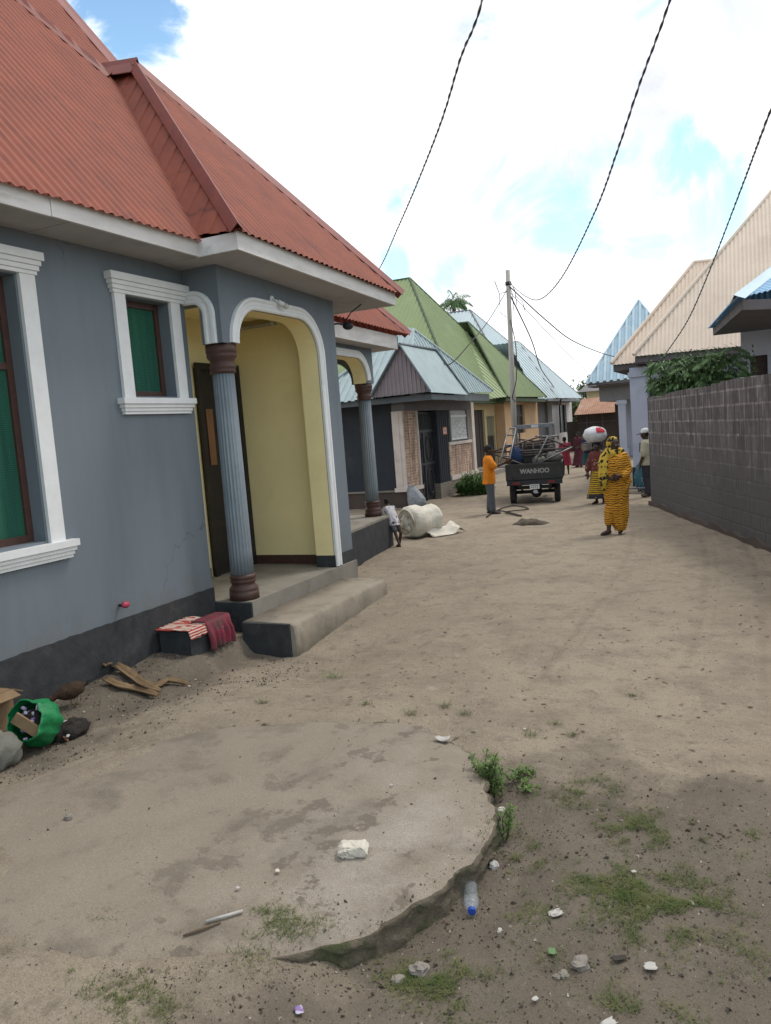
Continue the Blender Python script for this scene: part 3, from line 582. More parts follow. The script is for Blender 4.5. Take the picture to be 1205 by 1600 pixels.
iw = MB(); iw.box((-.965, 8.90, .352), (.178, 8.976, 3.62)); iw.box((-1.06, 6.75, .352), (-.967, 8.90, 3.62)); iw.box((-.96, 6.74, .352), (-.205, 6.79, 3.62)); iw.box((-.96, 6.79, 3.56), (.176, 8.90, 3.618))
def lining(mb, path, e0, e1, ax, off=.005):
    P = [(a, b) for a, b in path]; n = len(P); cx = sum(p[0] for p in P) / n; cz = sum(p[1] for p in P) / n - .6
    Q = [(a + off * (1 if a < cx else -1), b - (off if b > 3 else 0)) for a, b in P]
    for i in range(n - 1):
        (a, b), (c, d) = Q[i], Q[i + 1]
        if ax == 'e': mb.quad((e0, a, b), (e0, c, d), (e1, c, d), (e1, a, b))
        else: mb.quad((a, e0, b), (c, e0, d), (c, e1, d), (a, e1, b))
lining(iw, arch1 + [(8.66, .352)], .426, .17, 'e')
lining(iw, [(10.2, zf2)] + arch2 + [(12.14, 2.84)], e2 - .004, e2 - .245, 'e'); lining(iw, [(-2.25, zf2)] + arch2b + [(-.88, 2.84)], s2 - .004, s2 - .245, 's')
iw.box((-2.6, 9.25, zf2), (-2.55, 12.15, 3.55)); iw.box((-2.55, 9.2, 3.40), (e2 - .26, 12.17, 3.46))
iw.build('inner_wall', M['yellow'], H1, label='ochre yellow porch wall')
each(H1, 'skirting', 'brown', ((-.955, 8.888, .352), (.176, 8.902, .47)), ((-.968, 6.79, .352), (-.950, 7.95, .47)))
# door at the back of the porch
dr = MB(); dr.box((-.972, 8.00, .352), (-.93, 8.86, 2.95)); door = dr.build('door', M['door'], H1)
df = MB(); boxes(df, ((-.93, 7.98, .352), (-.895, 8.06, 3.02)), ((-.93, 8.80, .352), (-.895, 8.885, 3.02)), ((-.93, 8.06, 2.93), (-.895, 8.80, 3.02)), ((-.93, 8.06, .95), (-.91, 8.80, 1.05)), ((-.93, 8.40, 1.05), (-.91, 8.47, 2.93)))
df.build('door_frame', M['door'], door); dp = MB(); dp.box((-.909, 8.09, 1.75), (-.897, 8.22, 2.45)); dp.build('wood_panel', M['woodpanel'], door, label='bare brown wood panel'); MB().lathe([(.012, 0), (.03, .02), (.03, .05), (.01, .06)], (-.9, 8.42, 1.3)).build('handle', M['metaldark'], door)
# mouldings
tp = [(0, 0), (0, .034), (.018, .046), (.042, .046), (.055, .03), (.085, .03), (.10, .044), (.13, .040), (.135, 0)]
am = MB(); am.sweep([(.43, a, b) for a, b in arch1] + [(.43, 8.66, .36)], X, [(a, b - .004) for a, b in tp]); am.build('arch_moulding', M['white'], H1)
am = MB(); am.sweep([(x, 6.7, z) for x, z in [(.006, 3.43)] + [(.115 + a, 3.31 + b) for a, b in arc((0, 0), .12, R(90), 0, 8)] + [(.235, 3.02)]], -Y, [(a, b - .004) for a, b in tp]); am.build('arch_moulding', M['white'], H1)
am = MB(); am.sweep([(e2, a, b) for a, b in arch2], X, [(a * .9, b - .004) for a, b in tp]); am.build('arch_moulding', M['white'], H1)
am = MB(); am.sweep([(a, s2, b) for a, b in reversed(arch2b)], Y, [(a * .9, b - .004) for a, b in tp]); am.build('arch_moulding', M['white'], H1)
def column(cx, cy, z0, z1, k=1):
    h = z1 - z0; s = MB(); s.lathe([(.125 * k, .27 * k), (.122 * k, .5), (.113 * k, h - .27 * k)], (cx, cy, z0), 160, 20, .075); so = s.build('column', M['shaft'], H1, label='fluted grey column with brown base and capital')
    b = MB(); b.lathe([(.158 * k, 0), (.158 * k, .085), (.148 * k, .09), (.156 * k, .105), (.150 * k, .125), (.128 * k, .15), (.122 * k, .175), (.136 * k, .185), (.138 * k, .205), (.128 * k, .215), (.138 * k, .225), (.140 * k, .25), (.128 * k, .265), (.10 * k, .275)], (cx, cy, z0), 40); b.build('base', M['brown'], so)
    c = MB(); q = h - .30 * k; c.lathe([(.10 * k, 0), (.13 * k, .01), (.136 * k, .03), (.126 * k, .045), (.138 * k, .06), (.138 * k, .08), (.122 * k, .095), (.124 * k, .13), (.150 * k, .165), (.158 * k, .19), (.148 * k, .205), (.158 * k, .215), (.160 * k, .30 * k)], (cx, cy, z0 + q), 40); c.build('capital', M['brown'], so)
column(.285, 6.865, .352, 3.02); column(-.72, 12.29, zf2 + .002, 2.84, .95)
def window1(s0, s1, z0, z1, transom, lab):
    d = -.13; fr = MB(); boxes(fr, ((d - .05, s0, z0), (d, s0 + .06, z1)), ((d - .05, s1 - .06, z0), (d, s1, z1)), ((d - .05, s0 + .06, z0), (d - .002, s1 - .06, z0 + .06)), ((d - .05, s0 + .06, z1 - .06), (d - .002, s1 - .06, z1)))
    if transom: fr.box((d - .048, s0 + .06, transom), (d - .004, s1 - .06, transom + .055)); mid = (s0 + s1) / 2; fr.box((d - .046, mid - .03, z0 + .06), (d - .006, mid + .03, z1 - .06))
    o = fr.build('window', M['brown'], H1, label=lab)
    n = MB(); n.box((d - .030, s0 + .06, z0 + .06), (d - .024, s1 - .06, z1 - .06)); n.build('insect_screen', M['net'], o)
    p = MB(); p.box((d - .075, s0 + .02, z0 + .02), (d - .052, s1 - .02, z1 - .02)); p.build('pane', M['glass'], o)
    hs, ss, sm = (.20, .24, .13) if transom else (.2, .2, .13)
    hd = MB(); L, Rr = s0 - hs, s1 + (.24 if transom else .255)
    boxes(hd, ((.001, L, z1 + .125), (.085, Rr, z1 + .19)), ((.001, L + .02, z1 + .085), (.068, Rr - .02, z1 + .124)), ((.001, L + .035, z1 + .045), (.055, Rr - .035, z1 + .084)), ((.001, L + .05, z1 + .012), (.042, Rr - .05, z1 + .044))); hd.build('head_moulding', M['white'], o)
    for a in (s0 - .13, s1 + (.0 if not transom else .02)):
        j = MB(); j.box((.001, a, z0 - .02), (.035, a + (.15 if transom else .14), z1 + .011)); j.build('side_moulding', M['white'], o)
    sl = MB(); L, Rr = s0 - .2, s1 + (.27 if transom else .2)
    boxes(sl, ((.001, L, z0 - .075), (.085, Rr, z0 - .02)), ((.001, L + .02, z0 - .110), (.066, Rr - .02, z0 - .076)), ((.001, L + .035, z0 - .142), (.052, Rr - .035, z0 - .111)), ((.001, L + .045, z0 - .170), (.040, Rr - .045, z0 - .143))); sl.build('sill', M['white'], o)
    return o
window1(3.0, 4.62, 1.33, 3.45, 2.72, 'large window with green insect screen'); window1(5.80, 6.445, 2.51, 3.43, None, 'small window with green insect screen')
# roof
def mz(e): return 3.985 + 1.15 * (.48 - e)
rm = MB(); apx = Vector((-4.0, 9.0, mz(-4.0)))
rm.corr([(.53, -3.5, mz(.53)), (.53, 7.92, mz(.53)), apx, (-4.0, -3.5, mz(-4.0))], .11, .021); rm.corr([(-8.5, 7.8, 4), (.53, 7.92, mz(.53)), apx], .11, .018)
roof = rm.build('roof', M['redroof'], H1)
A1, B1, PK, VV = Vector((.96, 6.35, 3.965)), Vector((1.02, 10.03, 3.825)), Vector((-1.44, 8.07, 6.66)), Vector((-1.86, 8.08, 6.69))
VB = Vector((.44, 6.40, 4.02))
rp = MB(); rp.corr([A1, B1, PK], .11, .021, over=.02)
rp.corr([VB, A1, PK, VV], .21, .012, box=True, over=.02)
rp.corr([B1, (-3.4, 10.03, 3.845), (-3.0, 8.09, 6.66), PK], .11, .018)
proof = rp.build('porch_roof', M['redroof'], H1)
c = MB(); c.cap(A1 + Vector((.01, -.01, .0)), PK, .085, .022, (.75, 0, .65), (0, -.8, .6)); c.build('ridge_cap', M['redcap'], proof)
c = MB(); c.cap(B1 + Vector((.02, .02, 0)), PK, .11, .02, (.75, 0, .65), (0, .8, .6)); c.build('ridge_cap', M['redcap'], proof)
c = MB(); c.cap(PK + Vector((.06, 0, 0)), VV + Vector((-.1, 0, .05)), .20, .03, (0, -.8, .6), (0, .8, .6)); c.build('ridge_cap', M['redcap'], proof)
c = MB(); c.cap((.55, 7.92, mz(.53)), apx, .18, .03, (.75, 0, .65), (-.1, .99, .15)); c.build('ridge_cap', M['redcap'], roof)
la, lb = Vector((-3.3, 6.55, mz(-3.3) + .03)), Vector((-1.72, 7.93, mz(-1.72) + .03)); c = MB(); rr = []
for i in range(25):
    p = la.lerp(lb, i / 24); q = Vector((.52, .62, -.598)).normalized(); q = (lb - la).normalized().cross(Vector((.755, 0, .656))); k = .022 * abs(math.sin(i * 1.9)); nn = Vector((.755, 0, .656))
    rr.append([p - q * .07, p - q * .02 + nn * (.035 + k), p + q * .03 + nn * .02, p + q * .08, p + q * .08 - nn * .01, p - q * .07 - nn * .01])
c.rings(rr, smooth=False).build('lap_flashing', M['redcap'], roof)
r2 = MB(); h0 = Vector((-.16, 13.15, 3.68)); hq = atslope(588, 480, 1.15, h0.x, h0.z); ap2 = h0 + (hq - h0) * 2.4
r2.corr([(h0.x, 8.6, 3.76), h0, ap2, (ap2.x, 8.6, ap2.z)], .11, .021, over=.02); r2.corr([h0, (-6, 13.0, 3.68), ap2], .11, .018)
wr = r2.build('wing_roof', M['redroof'], H1); c = MB(); c.cap(h0, ap2, .14, .03, (.75, 0, .65), (0, .8, .6)); c.build('ridge_cap', M['redcap'], wr)
def board(mb, a, b, z0a, z1a, z0b, z1b, th, out):      # a sloping fascia board
    a, b, o = Vector(a), Vector(b), Vector(out).normalized() * th
    mb.rings([[Vector((p.x, p.y, z0)) , Vector((p.x, p.y, z1)), Vector((p.x, p.y, z1)) - o, Vector((p.x, p.y, z0)) - o] for p, z0, z1 in ((a, z0a, z1a), (b, z0b, z1b))], smooth=False)
fb = MB(); board(fb, (.48, -3.5, 0), (.48, 4.6, 0), 3.80, 3.945, 3.80, 3.945, .03, X); board(fb, (.483, 4.606, 0), (.48, 6.372, 0), 3.803, 3.95, 3.80, 3.95, .03, X); fb.build('fascia', M['fascia'], H1)
fb = MB(); board(fb, (.45, 6.372, 0), (.935, 6.372, 0), 3.795, 3.955, 3.795, 3.955, .03, -Y); board(fb, (.935, 6.376, 0), (.965, 9.98, 0), 3.795, 3.968, 3.675, 3.838, .03, X); board(fb, (.96, 9.98, 0), (-3, 9.98, 0), 3.675, 3.825, 3.675, 3.825, .03, Y); fb.build('fascia', M['fascia'], H1)
sf = MB(); sf.box((-.05, -3.5, 3.805), (.448, 6.40, 3.83)); sf.rings([[Vector(p) for p in ((.01, 6.39, 3.800), (.905, 6.39, 3.800), (.93, 9.95, 3.682), (-.6, 9.95, 3.682))], [Vector(p) for p in ((.01, 6.39, 3.83), (.905, 6.39, 3.83), (.93, 9.95, 3.71), (-.6, 9.95, 3.71))]], smooth=False)
for sj in (1.2, 3.0, 4.8): sf.box((.0, sj, 3.800), (.448, sj + .03, 3.8045))
sf.build('soffit', M['soffit'], H1)
fb = MB(); board(fb, (-.26, 8.8, 0), (-.26, 12.86, 0), 3.47, 3.69, 3.41, 3.64, .03, X); board(fb, (-.26, 12.863, 0), (-5, 12.863, 0), 3.41, 3.64, 3.41, 3.64, .03, Y); fb.build('fascia', M['fascia'], H1)
sf = MB(); sf.rings([[Vector(p) for p in ((-.29, 8.8, 3.475), (-.29, 12.83, 3.415), (-4.5, 12.83, 3.415), (-4.5, 8.8, 3.475))], [Vector(p) for p in ((-.29, 8.8, 3.50), (-.29, 12.83, 3.44), (-4.5, 12.83, 3.44), (-4.5, 8.8, 3.50))]], smooth=False); sf.build('soffit', M['soffit'], H1)
lp = MB(); lp.tube([(.43, 7.70, 3.56), (.445, 7.70, 3.56)], .04, 14).tube([(.445, 7.70, 3.56), (.50, 7.76, 3.53)], .012, 8).tube([(.49, 7.74, 3.54), (.52, 7.80, 3.50)], [.018, .030], 12); lo_ = lp.build('porch_lamp', M['white'], H1); MB().ell((.535, 7.825, 3.485), (.034, .034, .034), 12, 8).build('bulb', M['lampglass'], lo_)
lp = MB(); lp.tube([(.3, 9.18, 3.42), (.42, 9.28, 3.44), (.5, 9.32, 3.42)], .012, 8).ell((.54, 9.34, 3.40), (.07, .07, .05), 12, 8).tube([(.5, 9.32, 3.44), (.56, 9.42, 3.58), (.64, 9.6, 3.70)], .008, 6); lp.build('security_lamp', M['metaldark'], H1)
vk = MB(); vk.tube([(.01, 5.33, .63), (.06, 5.33, .63)], .014, 8); vo = vk.build('pipe_stub', M['metaldark'], H1); MB().ell((.075, 5.34, .635), (.03, .045, .03), 10, 8, nz=.3, seed=4).build('wrap', M['pinkred'], vo)

# ------------------------------------------------------------------ small house with tiles and a mauve gable
H2 = thing('tiled_house', (-2.9, 21.5, 0), 'small house with brown brick tiles, mauve gable and blue-grey sheet roof', 'house')
ef, ss_ = -2.77, 18.76
w = MB(); boxes(w, ((-5.6, ss_, .46), (-3.06, ss_ + .2, 2.62)), ((-5.6, ss_ - .02, 2.62), (-3.06, ss_ + .2, 2.9)), ((-3.6, 19.6, .0), (-3.45, 21.2, 2.9)), ((-3.45, 21.95, .0), (-3.0, 24.38, 2.85)), ((-5.6, 24.2, 0), (-3.0, 24.38, 2.85)))
w.build('wall', M['navy'], H2, label='dark navy side wall')
p = MB(); boxes(p, ((-5.6, ss_ - .05, -.1), (-2.68, 19.58, .42))); p.build('plinth', M['mud'], H2)
p = MB(); boxes(p, ((-5.6, ss_ - .08, .421), (-3.12, ss_ + .1, .465))); p.build('ledge', M['concrete'], H2)
bm_ = MB(); boxes(bm_, ((-3.06, ss_ - .03, 2.50), (-2.70, 19.6, 2.68)), ((-3.0, 19.6, 2.50), (-2.72, 24.36, 2.86)), ((-3.05, ss_ - .01, 2.68), (-2.72, 19.6, 2.88))); bm_.build('beam', M['greywall'], H2)
for nm, lo, hi, mm in (('pilaster', (-3.06, ss_ - .07, .52), (-2.765, ss_ - .001, 2.5), 'cream'), ('pilaster', (-2.79, 24.16, .55), (-2.68, 24.42, 2.72), 'cream')):
    q = MB(); q.box(lo, hi); q.box((lo[0] - .04, lo[1] - .04, lo[2] - .1), (hi[0] + .04, hi[1] + .03, lo[2])); q.box((lo[0] + .1, lo[1] - .015, lo[2] + .05), (hi[0] - .1, lo[1], hi[2] - .05)); q.build(nm, M[mm], H2)
each(H2, 'tile_cladding', 'tiles', ((-3.05, ss_, .52), (-2.745, 19.56, 2.50)), ((-3.0, 21.96, .56), (-2.745, 24.155, 1.46)))
each(H2, 'moulding', 'cream', ((-2.8, 19.565, .52), (-2.70, 19.62, 2.5)), ((-3.0, ss_ - .06, .421), (-2.66, 19.62, .519)), ((-3.0, 21.985, .42), (-2.69, 24.45, .555)), ((-3.0, 21.96, 1.462), (-2.70, 24.155, 1.55)))
q = MB(); q.box((-3.0, 21.0, -.1), (-2.70, 21.98, .42)); q.box((-3.0, 21.98, -.1), (-2.705, 24.38, .419)); q.build('stone_base', pattern_cloth('veined_stone', (.34, .30, .24), (.05, .045, .04), 'stripe', 9, dist=9, a=.2, z=.35), H2)
q = MB(); q.box((-3.2, 21.06, .42), (-2.72, 21.95, 2.5)); [q.box((-2.72, 21.10 + i * .17, .45), (-2.708, 21.2 + i * .17, 2.46)) for i in range(5)]; q.build('pillar', M['navy'], H2)
q = MB(); q.box((-2.92, 19.62, .05), (-2.88, 21.05, 2.46)); gate = q.build('gate', M['metaldark'], H2)
q = MB(); boxes(q, *[((-2.88, 19.64 + i * .11, 1.98), (-2.855, 19.67 + i * .11, 2.42)) for i in range(13)]); boxes(q, ((-2.88, 19.62, 1.9), (-2.85, 21.05, 1.97)), ((-2.88, 20.28, .05), (-2.85, 20.36, 1.9)), ((-2.88, 19.62, 1.0), (-2.85, 20.28, 1.06)), ((-2.88, 20.36, 1.0), (-2.85, 21.05, 1.06)))
for cy in (19.95, 20.7): q.tube([(-2.86, cy + .22 * math.cos(a), 1.45 + .34 * math.sin(a)) for a in [i * R(20) for i in range(19)]], .014, 6).tube([(-2.86, cy + .22 * math.cos(a), .52 + .34 * math.sin(a)) for a in [i * R(20) for i in range(19)]], .014, 6)
q.build('gate_bars', mat('grey_gate_iron', (.055, .057, .062), (.035, .036, .04), bump=0, rough=.5), gate)
q = MB(); q.box((-3.0, 22.15, 1.55), (-2.76, 23.85, 2.5)); q.box((-2.76, 22.12, 1.56), (-2.70, 22.22, 2.5)); q.box((-2.76, 23.75, 1.56), (-2.70, 23.86, 2.5)); wo = q.build('window', M['greywall'], H2)
q = MB(); boxes(q, *[((-2.75, 22.25 + i * .1, 1.62), (-2.73, 22.28 + i * .1, 2.46)) for i in range(15)]); boxes(q, ((-2.757, 22.24, 2.28), (-2.722, 23.74, 2.34)), ((-2.757, 22.24, 1.60), (-2.722, 23.74, 1.65)))
for rr_ in (.25, .45, .62): q.tube([(-2.735, 23.0 + rr_ * 1.1 * math.sin(a), 2.26 - rr_ * math.cos(a) * 1.0) for a in [R(-80) + i * R(10) for i in range(17)]], .014, 6)
for i in range(14):
    for j in range(3): q.tube([(-2.735, 22.3 + i * .105 + .035 * math.cos(a), 1.68 + j * .09 + .035 * math.sin(a)) for a in [k * R(45) for k in range(9)]], .009, 5)
q.build('white_grille', M['white'], wo)
q = MB(); q.box((-2.756, 22.24, 1.6), (-2.752, 23.74, 2.48)); q.build('curtain', M['palewall'], wo)
sg = ate(695, 673, -2.70); q = MB(); q.box((-2.707, sg.y - .16, sg.z - .11), (-2.695, sg.y + .16, sg.z + .11)); so = q.build('house_number', M['signor'], H2, label='small orange number plate')
q = MB(); q.box((-2.694, sg.y - .12, sg.z - .08), (-2.692, sg.y + .12, sg.z + .08)); q.build('plate_face', M['plate'], so)
def text(s, name, m, parent, loc, size, rot, extr=.004, label=None, sx=1):
    cu = bpy.data.curves.new(name, 'FONT'); cu.body = s; cu.size = size; cu.align_x = 'CENTER'; cu.align_y = 'CENTER'; cu.extrude = extr; cu.offset = .006
    o = bpy.data.objects.new(name, cu); C.objects.link(o); dg = bpy.context.evaluated_depsgraph_get(); dg.update(); me = bpy.data.meshes.new_from_object(o.evaluated_get(dg)); bpy.data.objects.remove(o)
    mt = Matrix.Translation(loc) @ rot.to_4x4() @ Matrix.Diagonal((sx, 1, 1, 1)); me.transform(mt); me.materials.clear(); me.materials.append(m); o = bpy.data.objects.new(name, me); C.objects.link(o); o.parent = parent; tag(o, label); return o
RX = Matrix(((0, 0, 1), (1, 0, 0), (0, 1, 0)))          # letters facing +X
text('0', 'numeral', M['signor'], so, Vector((-2.690, sg.y, sg.z)) - H2.location, .17, RX)
GA, GL, GR, GE = Vector((-2.40, 18.06, 4.07)), Vector((-3.29, 18.06, 2.87)), Vector((-1.70, 18.06, 2.885)), Vector((-2.40, 20.5, 4.09))
r = MB(); RA, RB = Vector((-3.05, 20.6, 4.72)), Vector((-3.38, 20.5, 4.79))
r.corr([(-5.3, 18.15, 2.82), (-2.25, 18.15, 2.88), RA, RB], .2, .03, box=True, over=.02)
r.corr([(-2.2, 18.2, 2.88), (-2.0, 24.35, 3.0), RA], .2, .025, box=True, over=.02); r.corr([(-2.0, 24.35, 3.0), (-5.3, 24.3, 3.0), RB, RA], .2, .025, box=True); r.corr([(-5.3, 24.3, 3.0), (-5.3, 18.15, 2.82), RB], .2, .025, box=True)
hr = r.build('roof', M['bluroof'], H2)
r = MB(); r.corr([GR + Vector((0, -.03, 0)), (-1.72, 20.95, 2.86), GE, GA + Vector((0, -.03, 0))], .1, .012, over=.02); r.corr([(GL.x, 20.5, GL.z), GL + Vector((0, -.03, 0)), GA + Vector((0, -.03, 0)), GE], .1, .012)
r.quad(GE, (-1.72, 20.95, 2.86), (-2.4, 20.95, 2.9), (-3.0, 20.6, 4.0)); gr_ = r.build('porch_roof', M['bluroof'], H2)
r = MB(); r.corr([GL + Vector((.03, .02, 0)), GR + Vector((-.03, .02, 0)), GA + Vector((0, .02, -.03))], .11, .02, box=True); r.build('gable_sheet', M['gable'], gr_, label='mauve-grey sheet in the gable')
fl_ = MB(); fl_.tube([GL + Vector((-.02, -.06, 0)), GA + Vector((0, -.06, .02)), GR + Vector((.02, -.06, 0))], .035, 6, smooth=False).tube([GA + Vector((0, -.05, .03)), GE + Vector((0, .02, .03)), Vector((-1.72, 20.97, 2.90))], .04, 6, smooth=False); fl_.build('ridge_cap', M['bluecap'], gr_)
for a, b in ((RA, Vector((-2.0, 24.35, 3.02))), (RA, RB), (RB, Vector((-5.3, 18.15, 2.85))), (RA, Vector((-2.25, 18.15, 2.9)))):
    fl_ = MB(); fl_.tube([a + Vector((0, 0, .03)), b + Vector((0, 0, .02))], .045, 6, smooth=False); fl_.build('ridge_cap', M['bluroof'], hr)
f = MB(); boxes(f, ((-5.3, 18.25, 2.70), (-1.75, 18.28, 2.84)), ((-1.80, 18.28, 2.70), (-1.77, 20.9, 2.83)), ((-2.12, 20.9, 2.72), (-2.09, 24.25, 2.93))); f.build('fascia', M['bluecap'], H2)
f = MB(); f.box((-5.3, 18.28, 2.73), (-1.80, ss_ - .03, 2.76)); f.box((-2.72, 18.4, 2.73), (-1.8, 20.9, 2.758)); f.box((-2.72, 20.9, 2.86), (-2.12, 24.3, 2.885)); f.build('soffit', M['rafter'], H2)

# ------------------------------------------------------------------ green-roofed house
H3 = thing('green_roofed_house', (-4.9, 34, 0), 'cream and peach house under a big green hipped sheet roof', 'house')
w = MB(); w.panel((-4.9, 0, 0), Y, Z, X, [(28.4, -.1), (34.35, -.1), (34.35, 3.0), (28.4, 3.0)], [[(30.6, .2), (32.75, .2), (32.75, 2.62), (30.6, 2.62)], [(33.0, .05), (34.2, .05), (34.2, 2.33), (33.0, 2.33)]], .2)
w.box((-10, 28.4, -.1), (-5.1, 28.6, 3.0)); w.build('wall', M['grwall'], H3)
w = MB(); w.panel((-4.45, 0, 0), Y, Z, X, [(34.35, -.1), (40.6, -.1), (40.6, 3.06), (34.35, 3.06)], [[(36.2, 1.45), (37.9, 1.45), (37.9, 2.8), (36.2, 2.8)]], .2)
w.box((-4.85, 34.353, -.1), (-4.655, 34.55, 3.06)); w.box((-10, 40.4, -.1), (-4.655, 40.597, 3.06)); w.build('porch_wall', M['peach'], H3, label='peach painted wall')
q = MB(); q.box((-5.05, 30.6, .2), (-5.0, 32.75, 2.62)); [q.box((-5.0, 30.6 + i * .54, .2), (-4.985, 30.66 + i * .54, 2.62)) for i in range(4)]; q.build('door', M['door'], H3, label='wide black door')
q = MB(); q.box((-5.02, 33.0, .05), (-4.98, 34.2, 1.46)); d_ = q.build('door', M['metaldark'], H3, label='dark metal door with pale slatted top')
q = MB(); q.box((-5.06, 33.0, 1.46), (-5.03, 34.2, 2.33)); [q.box((-5.03, 33.05 + i * .2, 1.48), (-4.98, 33.17 + i * .2, 2.31)) for i in range(6)]; q.build('slatted_panel', M['leafpale'] if 0 else mat('pale_olive_slat', (.24, .235, .16), bump=.05), d_)
q = MB(); q.box((-4.70, 36.2, 1.45), (-4.6, 37.9, 2.8)); wn = q.build('window', M['glass'], H3)
q = MB(); boxes(q, ((-4.6, 36.2, 2.25), (-4.55, 37.9, 2.32)), ((-4.6, 37.0, 1.45), (-4.552, 37.1, 2.25)), ((-4.6, 36.2, 1.45), (-4.548, 36.28, 2.8)), ((-4.6, 37.82, 1.45), (-4.549, 37.9, 2.8)), ((-4.6, 36.55, 2.32), (-4.575, 37.6, 2.78))); q.build('frame', M['rafter'], wn)
q = MB(); q.box((-4.9, 29.5, -.1), (-3.7, 34.34, .16)); q.box((-4.9, 30.4, .16), (-4.2, 33.0, .2)); q.build('porch_floor', M['concrete'], H3)
k3 = 1.4; c0, cA = Vector((-4.3, 27.8, 3.0)), Vector((-8.49, 34.26, 8.87)); c1 = Vector((-4.3, 40.2, 3.03)); rb = Vector((-12.5, 34.26, 8.87))
r = MB(); r.corr([(-16.5, 27.8, 3.0), c0, cA, rb], .2, .022, box=True); r.corr([c0, c1, cA], .2, .022, box=True); r.corr([c1, (-16.5, 40.2, 3.03), rb, cA], .2, .022, box=True); r3 = r.build('roof', M['grroof'], H3)
pk, pl_, pr_ = Vector((-6.60, 36.63, 6.87)), Vector((-3.89, 32.92, 3.08)), Vector((-3.93, 40.5, 3.14)); vt, vb = Vector((-7.06, 36.36, 6.85)), Vector((-4.33, 32.05, 3.04))
r = MB(); r.corr([pl_, pr_, pk], .2, .022, box=True); r.corr([vb, pl_, pk, vt], .2, .022, box=True); r.corr([pr_, (-8, 40.5, 3.14), (-8, 36.6, 6.87), pk], .2, .022, box=True); r3b = r.build('porch_roof', M['grroof'], H3)
for a, b, p in ((c0, cA, r3), (cA, rb, r3), (cA, c1, r3), (pl_, pk, r3b), (pk, vt, r3b), (pk, pr_, r3b)):
    q = MB(); q.tube([a, b], .06, 6, smooth=False); q.build('ridge_cap', M['grcap'], p)
f = MB(); boxes(f, ((-4.42, 27.9, 2.84), (-4.38, 34.1, 2.99)), ((-4.02, 33.0, 2.90), (-3.98, 40.4, 3.06)), ((-4.42, 33.0, 2.90), (-4.02, 33.03, 3.05))); f.build('fascia', M['grcap'], H3)
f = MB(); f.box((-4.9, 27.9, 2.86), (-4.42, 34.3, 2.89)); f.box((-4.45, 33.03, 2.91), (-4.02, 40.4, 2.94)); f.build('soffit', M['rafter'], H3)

# ------------------------------------------------------------------ pale-roofed house further on
H4 = thing('pale_roofed_house', (-5.1, 48.5, 0), 'grey-white house under a pale blue-grey hipped sheet roof behind the pole', 'house')
w = MB(); w.panel((-5.08, 0, 0), Y, Z, X, [(46.9, -.1), (52.9, -.1), (52.9, 3.15), (46.9, 3.15)], [[(48.6, 1.1), (51.1, 1.1), (51.1, 2.85), (48.6, 2.85)]], .25); w.box((-9, 52.7, -.1), (-5.33, 52.9, 3.15)); w.build('wall', M['palewall'], H4)
w = MB(); w.box((-5.7, 43.6, -.1), (-5.5, 46.9, 3.1)); w.box((-5.5, 46.88, -.1), (-5.34, 46.899, 3.1)); w.build('porch_wall', M['greywall'], H4, label='darker grey recessed wall')
q = MB(); q.box((-5.32, 48.6, 1.1), (-5.25, 51.1, 2.85)); wn = q.build('window', M['glass'], H4); each(wn, 'mullion', 'metaldark', ((-5.25, 49.8, 1.1), (-5.2, 49.9, 2.85)), ((-5.25, 48.6, 1.1), (-5.2, 48.7, 2.85)), ((-5.25, 51.0, 1.1), (-5.2, 51.1, 2.85)))
m0, mA, m1 = Vector((-5.93, 42.9, 3.17)), Vector((-10.2, 48.4, 9.17)), Vector((-5.93, 61, 3.17)); mr = Vector((-15, 48.4, 9.17))
r = MB(); r.corr([(-19, 42.9, 3.17), m0, mA, mr], .25, .03, box=True); r.corr([m0, m1, mA], .25, .03, box=True); r.corr([m1, (-19, 61, 3.17), mr, mA], .25, .03, box=True); r4 = r.build('roof', M['paleroof'], H4)
pk, pl_, pr_, vt, vb = Vector((-6.73, 46.39, 6.66)), Vector((-4.21, 44.27, 3.13)), Vector((-4.25, 52.3, 3.19)), Vector((-7.05, 45.4, 6.6)), Vector((-4.85, 42.4, 3.05))
r = MB(); r.corr([pl_, pr_, pk], .25, .03, box=True); r.corr([vb, pl_, pk, vt], .25, .05, box=True); r.corr([pr_, (-9, 52.3, 3.19), (-9, 46.4, 6.66), pk], .25, .03, box=True); r4b = r.build('porch_roof', M['paleroof'], H4)
for a, b, p in ((m0, mA, r4), (mA, mr, r4), (mA, m1, r4), (pl_, pk, r4b), (pk, vt, r4b), (pk, pr_, r4b)):
    q = MB(); q.tube([a, b], .06, 6, smooth=False); q.build('ridge_cap', M['bluecap'], p)
f = MB(); boxes(f, ((-4.38, 42.6, 2.98), (-4.33, 52.2, 3.12))); f.build('fascia', M['bluecap'], H4)
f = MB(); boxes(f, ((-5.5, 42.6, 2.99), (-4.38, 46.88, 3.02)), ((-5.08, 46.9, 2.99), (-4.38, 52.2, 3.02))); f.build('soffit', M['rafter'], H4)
q = MB(); q.tube([ate(876, 632, -5.0), ate(876, 626, -4.3), ate(879, 617, -4.4), ate(884, 617, -4.5), ate(886, 628, -5.0)], .05, 6); q.build('mast_bracket', M['metaldark'], H4)

